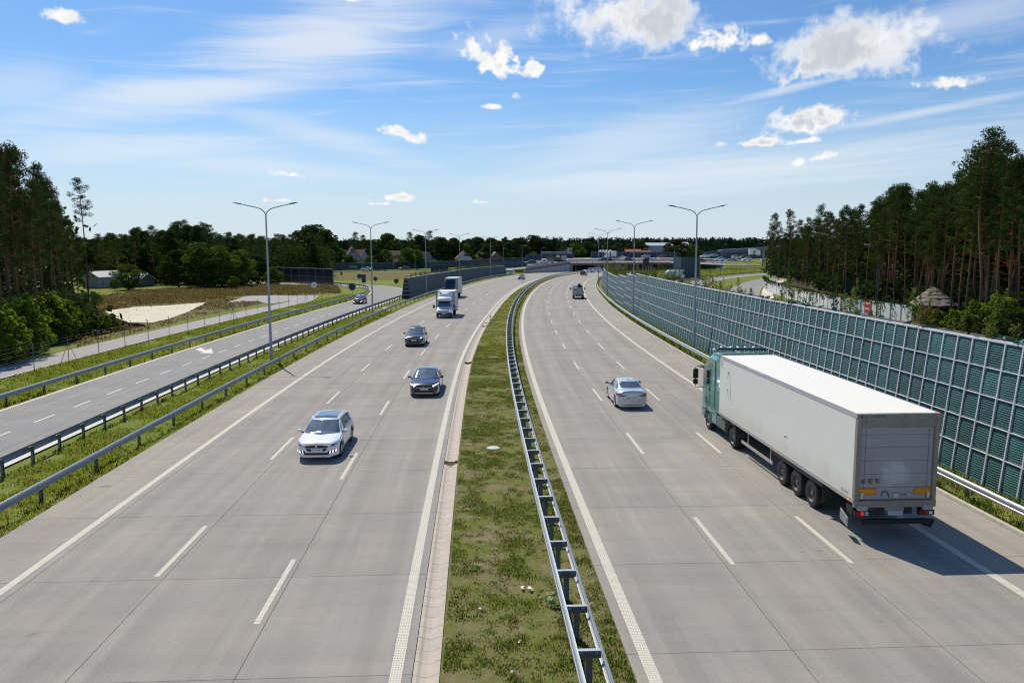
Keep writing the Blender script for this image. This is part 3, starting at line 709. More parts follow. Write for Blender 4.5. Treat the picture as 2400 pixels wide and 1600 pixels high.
# torn edges of the fabric on the wall top
fl = MB()
for k in range(260):
    s = 8+170*random.random()**1.5; p = wall_pt(s, wh(s), -.05-random.random()*.4); a = random.uniform(.12, .42)
    q = [inv @ (p+Vector((random.uniform(-a, a), random.uniform(-a, a), random.uniform(-.05, .22)))) for _ in range(4)]
    fl.add(q, [(0, 1, 2), (0, 2, 3)])
tag(fl.build('torn_fabric', M('torn_green_fabric', (.02, .10, .10), .4, var=.3, vs_=4), nw), kind='stuff')

# left wall: battered, vertical ribs, dark end face
LW = M('left_wall_panel', (.052, .085, .105), .6, .1, var=.18, vs_=.7); LWB = M('left_wall_rib', (.10, .135, .16), .5, .3); LWD = M('left_wall_end', (.012, .02, .035), .5, var=.2)
lo = ip([(139, -21.75), (150, -21.7), (186, -20.9), (236, -22.4), (265, -22.3)]); lh = ip([(139, 3.75), (200, 3.6), (265, 3.15)])
lw = thing('noise_wall', 'blue grey battered noise wall with a dark ribbed end beside the left carriageway', 'noise wall', road(139, lo(139)))
inv = Matrix.Translation(-Vector(lw.location))
m = MB(); ss = frange(139, 266, 3); vs = []
for s in ss:
    h = lh(s); vs += [inv @ p for p in (road(s, lo(s), -.05), road(s, lo(s)-.42, h), road(s, lo(s)-1.05, h), road(s, lo(s)-1.6, -.05))]
m.add(vs, [(4*i+j, 4*i+4+j, 4*i+5+j, 4*i+1+j) for i in range(len(ss)-1) for j in range(3)]+[tuple(4*(len(ss)-1)+k for k in range(4))[::-1]]); m.build('wall_body', LW, lw)
m = MB(); m.add([inv @ p for p in (road(138.96, lo(139), -.05), road(138.96, lo(139)-.42, lh(139)), road(138.96, lo(139)-1.05, lh(139)), road(138.96, lo(139)-1.6, -.05))], [(0, 1, 2, 3)]); m.build('end_face', LWD, lw)
for k in range(1, 6):
    z = lh(139)*k/5.4; m = MB(); a, b = lo(139)-.42*z/3.75, lo(139)-1.6+.55*z/3.75
    p, q = inv @ road(138.9, b, z), inv @ road(138.9, a, z); m.tube([p, q], .035, 5); m.build('end_bar', WBAR, lw)
m = MB()
for s in frange(139, 265, 1.0):
    h = lh(s); m.tube([inv @ road(s, lo(s)+.02, 0), inv @ road(s, lo(s)-.40, h)], .035, 4, caps=False)
tag(m.build('wall_ribs', LWB, lw), kind='stuff')
m = MB(); m.tube([inv @ road(s, lo(s)-.42, lh(s)) for s in frange(139, 265, 3)], .06, 4); m.build('top_rail', WBAR, lw)

def panel_wall(label, pts, z0, z1, bay, mat, pmat, rows=1, joined=False, name='noise_wall', th=.14, proud=.05):
    """wall of panels between posts along ground points; z0/z1 may be lists per point"""
    W = thing(name, label, 'noise wall', pts[0]); o = Vector(W.location); o.z = 0; W.location = o
    inv = Matrix.Translation(-o); z0 = z0 if isinstance(z0, (list, tuple)) else [z0]*len(pts); z1 = z1 if isinstance(z1, (list, tuple)) else [z1]*len(pts)
    jp, jq = MB(), MB()
    for i in range(len(pts)-1):
        a, b = Vector((pts[i][0], pts[i][1], 0)), Vector((pts[i+1][0], pts[i+1][1], 0)); n = max(1, round((b-a).length/bay)); d = (b-a)/n; nr = Vector((d.y, -d.x, 0)).normalized()
        for k in range(n):
            p, q = a+d*k, a+d*(k+1); f0, f1 = k/n, (k+1)/n
            lo0, lo1 = z0[i]*(1-f0)+z0[i+1]*f0, z0[i]*(1-f1)+z0[i+1]*f1; hi0, hi1 = z1[i]*(1-f0)+z1[i+1]*f0, z1[i]*(1-f1)+z1[i+1]*f1
            dd = d.normalized()*.06
            for r in range(rows):
                m = jp if joined else MB()
                def V(pt, t, lo, hi): v = inv @ (pt+nr*t); v.z = lo+(hi-lo)*((r+.02) if True else 0)/rows; return v
                def H(pt, t, lo, hi): v = inv @ (pt+nr*t); v.z = lo+(hi-lo)*(r+.98)/rows; return v
                P, Q = p+dd, q-dd
                m.hexa([V(P, -th/2, lo0, hi0), V(Q, -th/2, lo1, hi1), V(Q, th/2, lo1, hi1), V(P, th/2, lo0, hi0)], [H(P, -th/2, lo0, hi0), H(Q, -th/2, lo1, hi1), H(Q, th/2, lo1, hi1), H(P, th/2, lo0, hi0)])
                if not joined: m.build('panel', mat, W)
        for k in range(n+1 if i == len(pts)-2 else n):
            p = inv @ (a+d*k); f = k/n; lo_, hi_ = z0[i]*(1-f)+z0[i+1]*f, z1[i]*(1-f)+z1[i+1]*f
            m = jq if joined else MB(); t = th/2+proud
            m.box(p.x-t, p.x+t, p.y-t, p.y+t, lo_, hi_+.08)
            if not joined: m.build('post', pmat, W)
    if joined: tag(jp.build('panels', mat, W), kind='stuff'); tag(jq.build('posts', pmat, W), kind='stuff')
    else:
        m = MB(); m.tube([inv @ Vector((p[0], p[1], z+.1)) for p, z in zip(pts, z1)], .06, 4); m.build('top_rail', pmat, W)
        if rows > 1: m = MB(); m.tube([inv @ (Vector((p[0], p[1], (a_+b_)/2))) + Vector((0, -th/2-.03, 0)) for p, a_, b_ in zip(pts, z0, z1)], .05, 4); m.build('rail', pmat, W)
    return W
NAVY = M('navy_panel', (.008, .018, .034), .35, var=.25, vs_=.3); NAVY2 = M('navy_panel_far', (.016, .038, .078), .5, var=.2, vs_=.2); NPOST = M('navy_post', (.16, .19, .23), .5, .3); TEALP = M('teal_panel', (.035, .10, .115), .5, var=.2, vs_=.5)
panel_wall('dark navy panel wall left of the slip road bend', [on_ground(649, 660.5), on_ground(781, 667.8)], 0, 3.95, 4.0, NAVY, NPOST, 2)
panel_wall('long dark blue noise wall behind the far exit road on the left', [at_depth(560, 640, 318), at_depth(781, 640, 328), at_depth(960, 640, 345), at_depth(1112, 640, 372), at_depth(1250, 640, 420)], [.2, .2, .2, .6, 1.2], [3.1, 3.0, 3.2, 3.8, 4.4], 4, NAVY2, NPOST)
panel_wall('blue grey wall segment left of the underpass ramp', [at_depth(1090, 630, 318), at_depth(1150, 625, 322), at_depth(1234, 620, 326)], [.3, .8, 1.4], [2.9, 3.6, 4.4], 2, LW, LWB, joined=True)
panel_wall('dark wall posts behind the small hedge on the far left exit', [at_depth(1010, 620, 300), at_depth(1050, 620, 303)], .2, 2.9, 1.2, NAVY2, TEALP)
panel_wall('dark blue far wall below the red tiled roofs', [at_depth(1386, 600, 400), at_depth(1494, 600, 404), at_depth(1586, 600, 412)], [3.4, 3.4, 3.6], [7.2, 7.2, 6.8], 4, NAVY2, NPOST)
panel_wall('dark blue far wall below the long pale hall', [at_depth(1500, 600, 440), at_depth(1620, 600, 445), at_depth(1680, 590, 470)], [3.2, 2.5, 4.0], [5.6, 5.4, 7.6], 4, NAVY2, NPOST)
panel_wall('dark blue far wall behind the motorway bend right of the lamp', [at_depth(1600, 600, 455), at_depth(1690, 600, 470), at_depth(1800, 600, 500)], [1.0, 2.0, 2.5], [6.6, 6.9, 7.2], 4, NAVY2, NPOST)
panel_wall('teal ribbed wall block standing on the far meadow', [at_depth(1579, 630, 238), at_depth(1596, 633, 232), at_depth(1638, 633, 232)], [.0, .0, .0], [6.45, 6.45, 6.4], .9, TEALP, LWB, joined=True)
mb = MB(); a, b = at_depth(1638.5, 633, 232), at_depth(1642, 633, 238); mb.hexa([(a.x, a.y, 0), (b.x, b.y, 0), (b.x+.1, b.y+.1, 0), (a.x+.1, a.y, 0)], [(a.x, a.y, 6.4), (b.x-.3, b.y, 6.4), (b.x-.2, b.y+.1, 6.4), (a.x+.1, a.y, 6.4)])
tag(mb.build('wall_end', NAVY), 'dark end of the teal wall block on the far meadow', 'wall')

# ================================================================== street lamps
def lamp_proto(h=11.65, arm=2.15, rise=.75):
    L = thing('street_lamp', 'x', 'street lamp')
    m = MB(); m.tube([(0, 0, -.1), (0, 0, .35), (0, 0, .4), (0, 0, h*.5), (0, 0, h)], [.13, .13, .112, .088, .058], 10); m.build('pole', POLE, L, smooth=True)
    m = MB(); m.box(-.2, .2, -.2, .2, -.06, .06); m.build('base', KERB, L)
    for sx in (-1, 1):
        pts = [(0, 0, h-.05)]
        for t in (.12, .3, .5, .75, 1.0):
            a = t*math.pi/2*.86; pts.append((sx*.85*(1-math.cos(a)), 0, h+.72*math.sin(a)))
        x0, z0 = abs(pts[-1][0]), pts[-1][2]; pts += [(sx*(x0+.6), 0, z0+.14), (sx*(x0+1.25), 0, z0+.28)]
        m = MB(); m.tube(pts, [.045]*4+[.04]*3+[.034], 6); m.build('arm', POLE, L, smooth=True)
        hx, hz = x0+1.2, z0+.27; d = .2
        m = MB(); ring = lambda x, w, t: [(sx*x, -w, hz+(x-hx)*d+t), (sx*x, w, hz+(x-hx)*d+t), (sx*x, w*.8, hz+(x-hx)*d-t*.6), (sx*x, -w*.8, hz+(x-hx)*d-t*.6)]
        rs = [ring(hx, .05, .03), ring(hx+.12, .13, .055), ring(hx+.45, .15, .05), ring(hx+.72, .05, .02)]
        for i in range(3): m.hexa(rs[i] if sx > 0 else rs[i][::-1], rs[i+1] if sx > 0 else rs[i+1][::-1])
        hd_ = m.build('lamp_head', LAMPD, L)
        m = MB(); m.box(sx*(hx+.3)-.13, sx*(hx+.3)+.13, -.09, .09, hz+.02, hz+.035); m.build('lens', LAMPG, hd_)
    return L
LP = lamp_proto()
def put_lamp(i, pos, rz, label, group):
    o = LP if i == 0 else copy_tree(LP)
    o.location = pos; o.rotation_euler = (0, 0, rz); tag(o, label, 'street lamp', group)
rw = [(59.5, -21.0), (105, -21.1), (148, -20.3), (190, -20.0), (236, -20.0)]
names = ['nearest', 'second', 'third', 'fourth', 'fifth']
for i, (s, o) in enumerate(rw):
    put_lamp(i, road(s, o), heading(s), f'tall grey twin arm street lamp, {names[i]} in the row on the left verge', 'twin arm lamps left of the motorway')
for i, (s, o) in enumerate([(64.5, 14.9), (102.9, 15.0), (147.4, 14.72), (189.5, 14.19)]):
    put_lamp(9, road(s, o), heading(s), f'tall grey twin arm street lamp, {names[i]} in the row before the green noise wall', 'twin arm lamps right of the motorway')
def single_lamp():
    L = thing('road_lamp', 'x', 'street lamp')
    m = MB(); m.tube([(0, 0, -.1), (0, 0, 5), (0, 0, 9)], [.1, .075, .05], 6); m.build('pole', POLE, L)
    m = MB(); m.tube([(0, 0, 8.95), (.12, 0, 9.6), (.5, 0, 9.95), (1.4, 0, 10.1)], .045, 5); m.build('arm', POLE, L)
    m = MB(); m.box(1.3, 2.0, -.13, .13, 10.06, 10.17); m.build('lamp_head', LAMPG, L, bevel=.02)
    return L
SL = single_lamp(); nsl = 0
def put_single(px, top, d, right, label, h=10.1, zs=None):
    """a single-arm lamp at forward distance d whose arm reaches the picture height top"""
    global nsl
    o = SL if nsl == 0 else copy_tree(SL); nsl += 1
    zt = at_depth(px, top, d).z; k = zs or max(.55, min(1.3, zt/10.1)); o.scale = (k, k, k)
    p = at_depth(px, 700, d); o.location = (p.x, p.y, zt-10.1*k); o.rotation_euler = (0, 0, 0 if right else math.pi)
    tag(o, label, 'street lamp', 'single arm lamps of the interchange')
for px, top, d, rt, lb in ((720, 584, 322, 1, 'single arm lamp above the middle of the dark navy wall'), (688, 585, 326, 0, 'single arm lamp by the yellowish bush over the navy wall'), (771, 590, 330, 0, 'single arm lamp left of the brown roofed house'),
    (852, 583, 318, 1, 'single arm lamp right of the brown roofed house'), (924, 588, 335, 0, 'single arm lamp before the dark pitched roof'), (974, 584, 340, 0, 'single arm lamp beside the round leafy tree'), (1011, 588, 345, 1, 'single arm lamp above the far left hedge'),
    (1180, 570, 330, 1, 'single arm lamp rising over the wall segment left of the underpass'), (1224, 576, 322, 1, 'single arm lamp at the left end of the underpass ramp'), (1268, 581, 330, 1, 'single arm lamp on the underpass ramp before the low white building'), (1309, 585, 335, 1, 'single arm lamp left of the square white tower'),
    (1411, 570, 345, 1, 'single arm lamp nearest the white marquee roofs'), (1447, 583, 350, 1, 'single arm lamp left of the red tiled roofs'), (1579, 576, 300, 1, 'single arm lamp at the left corner of the teal wall block'), (1689, 573, 380, 1, 'single arm lamp over the far blue wall right of the near lamp'),
    (1788, 572, 330, 0, 'slim lamp post standing left of the pine wood edge'), (1838, 577, 150, 0, 'dark slim lamp behind the white ivy fence'), (2056, 573, 98, 0, 'lamp with bright head in front of the right pine wood')):
    put_single(px, top, d, rt, lb)
    if px in (1838, 2056):
        for ch in list(COL.objects)[-3:]:
            if ch.name.startswith(('pole', 'arm')): ch.material_slots[0].link = 'OBJECT'; ch.material_slots[0].material = POLE_D

# ================================================================== vehicles
def paint(name, col, metal=0.0, rough=.3): return M(name, col, rough, metal, coat=1.0)
P_WHITE = paint('car_paint_white', (.86, .865, .865)); P_NAVY = paint('car_paint_navy', (.006, .011, .048), .0, .22); P_NAVY2 = paint('car_paint_dark_blue', (.005, .006, .038), .0, .24); P_SILVER = paint('car_paint_silver', (.60, .62, .65), .35, .32)
P_BLACK = paint('car_paint_black', (.008, .008, .016), .2, .25); P_GREY = paint('car_paint_grey', (.20, .21, .23), .5, .35); P_RED = paint('car_paint_red', (.26, .012, .015)); P_DGREY = paint('car_paint_dark_grey', (.06, .065, .075), .4, .3); P_LGREY = paint('car_paint_pale_grey', (.42, .44, .46), .4)
CLAD = M('black_cladding', (.03, .03, .033), .6)

def wheel(parent, x, y, r, w, side, rimmat=RIM, spokes=7, steel=False):
    t = MB(); hw = w/2
    t.lathe([(-hw, r*.62), (-hw, r*.9), (-hw*.75, r*.985), (0, r), (hw*.75, r*.985), (hw, r*.9), (hw, r*.62)], 24)
    o = t.build('wheel', RUB, parent, smooth=True); o.location = (x, y, r)
    m = MB(); xo = side*hw
    m.lathe([(xo*.96, r*.66), (xo*1.0, r*.6), (xo*.55, r*.56), (xo*.35, r*.1), (xo*.35, .001)], 20)
    if steel:
        for k in range(8):
            a = 2*math.pi*k/8; m.tube([(xo*.38, math.cos(a)*r*.38, math.sin(a)*r*.38), (xo*.45, math.cos(a)*r*.38, math.sin(a)*r*.38)], r*.075, 6, 1)
        m.lathe([(xo*.35, r*.2), (xo*.8, r*.17), (xo*.85, .001)], 12)
    else:
        for k in range(spokes):
            a = 2*math.pi*k/spokes; c, s = math.cos(a), math.sin(a); q = .055*r/.33
            def P(rr, t_, xx): return (xx, c*rr-s*t_, s*rr+c*t_)
            m.hexa([P(r*.08, -q, xo*.8), P(r*.6, -q*.8, xo*.92), P(r*.6, q*.8, xo*.92), P(r*.08, q, xo*.8)], [P(r*.08, -q, xo*.3), P(r*.6, -q*.8, xo*.4), P(r*.6, q*.8, xo*.4), P(r*.08, q, xo*.3)])
    m.build('rim', [rimmat, BLACK], o, smooth=True)
    return o

class Body:
    """lofted car body; tables give y -> value, front is +y"""
    def __init__(s, L, hw, zt, zb, rw, plan, sill, wheels, wr, nose=.9, floor=.2, clear=.05):
        s.L = L; yr, yf = -L/2, L/2
        ys = sorted(set([round(y, 3) for y in np.linspace(yr, yf, 64)] + [round(yf-.015, 3), round(yr+.015, 3), round(yf-.06, 3), round(yr+.06, 3)] + [round(c+wr*1.16*math.sin(a), 3) for c in wheels for a in np.linspace(-math.pi/2, math.pi/2, 13)]))
        fz, fb, fr, fp, fs = ip(zt), ip(zb), ip(rw), ip(plan), ip(sill)
        rings = []
        for y in ys:
            w_ = hw*fp(y); zs = fs(y); zu = floor if zs < floor+.25 else zs
            for c in wheels:
                dy = abs(y-c); ra = wr*1.16
                if dy < ra: zs = max(zs, wr+math.sqrt(max(ra*ra-dy*dy, 0)))
            top, belt, rf = fz(y), fb(y), fr(y)*hw*min(1, fp(y)*1.02)
            belt = min(belt, top-.03); zs = min(zs, belt-.12)
            mid = zs+(belt-zs)*.5
            arch = any(abs(y-c) < wr*1.16 for c in wheels)
            rings.append([(0, zu), (w_-(.27 if arch else .12), max(zu, zs) if arch else zu), (w_-.02, zs), (w_, mid), (w_-.012, belt-.09), (w_-.055, belt), (min(rf, w_-.07), top-.055 if top-belt > .2 else belt+(top-belt)*.6), (min(rf, w_-.07)-.12, top-.012), (0, top+.018)])
        n = len(rings[0]); full = []
        for y, r in zip(ys, rings): full.append([(x, y, z) for x, z in r] + [(-x, y, z) for x, z in reversed(r[1:-1])])
        k = len(full[0]); m = MB(); m.v = [p for r in full for p in r]
        for i in range(len(full)-1):
            for j in range(k):
                m.f.append((i*k+j, (i+1)*k+j, (i+1)*k+(j+1) % k, i*k+(j+1) % k)); m.mi.append(1 if j in (0, 1, k-1, k-2) else 0)
        m.f.append(tuple(range(k))); m.mi.append(0); m.f.append(tuple((len(full)-1)*k+j for j in range(k))[::-1]); m.mi.append(0)
        m.uv = [(0, 0)]*sum(len(f) for f in m.f); s.mb = m
        bm = bmesh.new(); me = m.mesh('tmp', [BLACK]); bm.from_mesh(me); bmesh.ops.recalc_face_normals(bm, faces=bm.faces); bm.to_mesh(me)
        s.bvh = BVHTree.FromBMesh(bm); s.me = me; bm.free()
        for at_ in ():
            pass
    def build(s, mat, parent):
        s.mat = mat; me = s.me; me.materials.clear(); me.materials.append(mat); me.materials.append(BLACK); me.name = 'body'
        me.polygons.foreach_set('use_smooth', [True]*len(me.polygons)); me.set_sharp_from_angle(angle=R(38))
        s.o = link(bpy.data.objects.new('body', me), parent); return s.o
    def decal(s, name, view, top, bot, mat, parent, n=10, m=4, eps=.008, thick=0.0, mirror=False, bevel=0):
        """patch laid on the body: top/bottom outlines seen from view 'F','B','L','R','T' as 2-D points"""
        def rs(pl, t):
            d = [0]
            for a, b in zip(pl, pl[1:]): d.append(d[-1]+math.hypot(b[0]-a[0], b[1]-a[1]))
            q = t*d[-1]
            for i in range(len(pl)-1):
                if q <= d[i+1]+1e-9:
                    f = (q-d[i])/max(d[i+1]-d[i], 1e-9); return (pl[i][0]+(pl[i+1][0]-pl[i][0])*f, pl[i][1]+(pl[i+1][1]-pl[i][1])*f)
            return pl[-1]
        V = {}; mb = MB()
        for j in range(m+1):
            for i in range(n+1):
                a, b = rs(top, i/n), rs(bot, i/n); u = a[0]+(b[0]-a[0])*j/m; v = a[1]+(b[1]-a[1])*j/m
                if mirror: u = -u
                o, d = {'F': (Vector((u, 9, v)), Vector((0, -1, 0))), 'B': (Vector((u, -9, v)), Vector((0, 1, 0))), 'R': (Vector((9, u, v)), Vector((-1, 0, 0))), 'L': (Vector((-9, u, v)), Vector((1, 0, 0))), 'T': (Vector((u, v, 9)), Vector((0, 0, -1)))}[view]
                h, nr, _, _ = s.bvh.ray_cast(o, d)
                if h is None: continue
                if nr.dot(d) > 0: nr = -nr
                V[i, j] = len(mb.v); mb.v.append(tuple(h+nr*eps))
        for j in range(m):
            for i in range(n):
                q = [(i, j), (i, j+1), (i+1, j+1), (i+1, j)]
                if all(k in V for k in q):
                    f = [V[k] for k in q]; a, b, c = (Vector(mb.v[f[0]]), Vector(mb.v[f[1]]), Vector(mb.v[f[2]]))
                    mb.f.append(tuple(f)); mb.mi.append(0); mb.uv += [(0, 0)]*4
        if not mb.f: return None
        me = mb.mesh(name, mat, smooth=True, angle=60)
        bm = bmesh.new(); bm.from_mesh(me); bmesh.ops.recalc_face_normals(bm, faces=bm.faces); bm.to_mesh(me); bm.free()
        if thick:
            pass
        return link(bpy.data.objects.new(name, me), parent)
def mirror_part(parent, x, y, z, mat, side, s=1.0):
    m = MB(); m.lathe([(-.10*s, .001), (-.095*s, .07*s), (-.03*s, .095*s), (.05*s, .085*s), (.09*s, .05*s), (.1*s, .001)], 12, 'X')
    m.v = [(a, b*.75, c*.85) for a, b, c in m.v]; o = m.build('mirror', mat, parent, smooth=True, angle=60); o.location = (x+side*.13*s, y, z+.03)
    m = MB(); m.box(-.09, .09, -.03, .03, -.03, .02); a = m.build('mirror_arm', BLACK, o); a.location = (-side*.1, 0, -.05)
    m = MB(); m.box(-.075*s, .075*s, -.078*s, -.07*s, -.055*s, .055*s); m.build('mirror_glass', GLASS, o)
def plate(parent, body, view, z, txt, w_=.52, y=None, tilt=0):
    sgn = 1 if view == 'F' else -1
    if body is not None:
        h = max((body.bvh.ray_cast(Vector((dx, 9*sgn, z+dz)), Vector((0, -sgn, 0)))[0].y*sgn) for dx in (-.2, 0, .2) for dz in (-.05, .05)); y = sgn*(h+.006)
    m = MB(); m.box(-w_/2, w_/2, -.006, .006, -.057, .057); o = m.build('number_plate', PLATE, parent); o.location = (0, y+sgn*.008, z)
    m = MB(); m.box(-w_/2, -w_/2+.045, -.004, .004, -.055, .055); b = m.build('plate_band', PLATEB, o); b.location = (0 if sgn < 0 else w_-.045, sgn*.0045, 0)
    if sgn > 0: b.location = (w_-.045, .0045, 0)
    M4 = Matrix.Translation((.02*sgn*-1, sgn*.0085, 0)) @ (Matrix.Rotation(math.pi, 4, 'Z') if sgn > 0 else Matrix.Identity(4)) @ Matrix.Rotation(math.pi/2, 4, 'X')
    lettering(txt, .088, INK, o, M4)
    return o

def side_glass(B, pts_top, pts_bot, parent, name='side_window', mat=GLASS):
    for v in ('L', 'R'): B.decal(name, v, pts_top, pts_bot, mat, parent, 8, 4)
def door_lines(B, parent, ys, z0, z1, handles):
    for v in ('L', 'R'):
        for y0, y1 in ys: B.decal('door_gap', v, [(y0, z1), (y0+.012, z1)], [(y1, z0), (y1+.012, z0)], BLACK, parent, 1, 6, .004)
        for y, z in handles: B.decal('door_handle', v, [(y-.09, z+.018), (y+.09, z+.018)], [(y-.09, z-.016), (y+.09, z-.016)], B.mat, parent, 4, 1, .03)
def four_wheels(t, hw, ys, r, w_, **k):
    for y in ys:
        for sd_ in (-1, 1): wheel(t, sd_*(hw-w_/2-.02), y, r, w_, sd_, **k)

def estate():   # white estate, seen from the front
    t = thing('estate_car', 'white estate car with glass roof and white light bars in its bumper', 'car')
    hw = .93
    B = Body(4.83, hw, [(-2.42, .62), (-2.40, .92), (-2.34, 1.0), (-1.75, 1.42), (-1.2, 1.485), (-.1, 1.49), (.35, 1.43), (1.22, .98), (1.4, .95), (2.15, .86), (2.34, .81), (2.415, .745)],
             [(-2.42, .6), (-2.3, .93), (-1.5, .97), (1.0, .93), (1.3, .90), (2.1, .79), (2.415, .69)], [(-2.42, .70), (-2.2, .72), (-1.0, .70), (.3, .70), (1.2, .80), (2.0, .80), (2.415, .78)],
             [(-2.42, .80), (-2.3, .93), (-1.8, .99), (0, 1), (1.6, .99), (2.05, .95), (2.3, .85), (2.415, .74)], [(-2.42, .42), (-2.0, .24), (0, .22), (2.0, .22), (2.415, .28)], (-1.37, 1.45), .345, floor=.2)
    b = B.build(P_WHITE, t)
    B.decal('windscreen', 'F', [(-.60, 1.405), (.60, 1.405)], [(-.77, .985), (0, .962), (.77, .985)], WSCREEN, t, 24, 14, .016)
    B.decal('glass_roof', 'T', [(-.52, .22), (0, .27), (.52, .22)], [(-.50, -1.25), (.50, -1.25)], GLASS, t, 12, 12)
    B.decal('tailgate_window', 'B', [(-.55, 1.38), (.55, 1.38)], [(-.66, 1.05), (.66, 1.05)], GLASS, t, 10, 4)
    side_glass(B, [(.78, 1.10), (.30, 1.37), (-.3, 1.41), (-.42, 1.41)], [(.86, .985), (.2, 1.0), (-.35, 1.01), (-.40, 1.01)], t)
    side_glass(B, [(-.47, 1.41), (-1.1, 1.39), (-1.75, 1.30), (-2.0, 1.16)], [(-.45, 1.01), (-1.1, 1.02), (-1.7, 1.05), (-2.05, 1.10)], t)
    for v in ('L', 'R'): B.decal('pillar_trim', v, [(-.42, 1.41), (-.47, 1.41)], [(-.40, 1.01), (-.45, 1.01)], BLACK, t, 1, 4, .01)
    door_lines(B, t, [(( .98), (1.05)), (-.44, -.42), (-1.28, -1.1)], .32, .96, [(-.12, .86), (-.98, .87)])
    B.decal('grille', 'F', [(-.50, .70), (-.3, .725), (.3, .725), (.50, .70)], [(-.40, .48), (-.3, .46), (.3, .46), (.40, .48)], BLACK, t, 14, 4)
    B.decal('grille_bar', 'F', [(-.45, .61), (0, .595), (.45, .61)], [(-.44, .585), (0, .57), (.44, .585)], CHROME, t, 12, 1, .016)
    B.decal('grille_rim', 'F', [(-.51, .715), (0, .742), (.51, .715)], [(-.50, .70), (0, .727), (.50, .70)], CHROME, t, 12, 1, .014)
    B.decal('badge', 'F', [(-.035, .71), (.04, .70)], [(-.03, .625), (.045, .63)], CHROME, t, 2, 2, .02)
    B.decal('lower_intake', 'F', [(-.55, .40), (.55, .40)], [(-.50, .30), (.50, .30)], BLACK, t, 12, 2)
    B.decal('skid_plate', 'F', [(-.48, .285), (.48, .285)], [(-.45, .262), (.45, .262)], CHROME, t, 10, 1, .012)
    for mi in (False, True):
        h = B.decal('headlight', 'F', [(.54, .69), (.72, .79), (.86, .83)], [(.52, .64), (.72, .66), (.86, .72)], HEADL, t, 10, 3, mirror=mi)
        B.decal('lamp_lens', 'F', [(.66, .74), (.76, .755)], [(.66, .675), (.76, .69)], GLASS, h, 4, 3, .014, mirror=mi)
        B.decal('fog_recess', 'F', [(.48, .45), (.6, .50), (.84, .51)], [(.48, .40), (.6, .37), (.84, .41)], BLACK, t, 8, 3, mirror=mi)
        for k, x in enumerate((.58, .69, .79)): B.decal('light_bar', 'F', [(x+.0, .49+.01*k), (x+.028, .495+.01*k)], [(x-.02, .375+.025*k), (x+.01, .38+.025*k)], LIT, t, 1, 3, .02, mirror=mi)
    B.decal('bonnet_gap', 'F', [(-.7, .765), (0, .775), (.7, .765)], [(-.7, .757), (0, .767), (.7, .757)], BLACK, t, 14, 1, .004)
    plate(t, B, 'F', .515, 'SK 394PP')
    for sd_ in (-1, 1):
        mirror_part(t, sd_*.90, .92, 1.0, P_WHITE, sd_)
        m = MB(); m.tube([(sd_*.60, .30, 1.46), (sd_*.60, .1, 1.515), (sd_*.59, -1.3, 1.505), (sd_*.58, -1.6, 1.46)], .018, 6); m.build('roof_rail', CHROME, t)
        for y in (-1.37, 1.45):
            B.decal('wheel_arch_trim', 'R' if sd_ > 0 else 'L', [(y+.46*math.cos(a), .345+.46*math.sin(a)) for a in np.linspace(0.1, math.pi-.1, 12)], [(y+.40*math.cos(a), .345+.40*math.sin(a)) for a in np.linspace(0.1, math.pi-.1, 12)], CLAD, t, 12, 1, .012)
        B.decal('sill_trim', 'R' if sd_ > 0 else 'L', [(-.95, .31), (1.0, .31)], [(-.95, .225), (1.0, .225)], CLAD, t, 8, 1, .01)
    m = MB(); m.tube([(-.5, .98, 1.02), (-.1, 1.14, 1.0), (.0, 1.16, .99)], .012, 4); m.build('wiper', BLACK, t)
    m = MB(); m.tube([(.55, .98, 1.02), (.15, 1.14, 1.0)], .012, 4); m.build('wiper', BLACK, t)
    four_wheels(t, hw, (-1.37, 1.45), .345, .225, spokes=6)
    return t
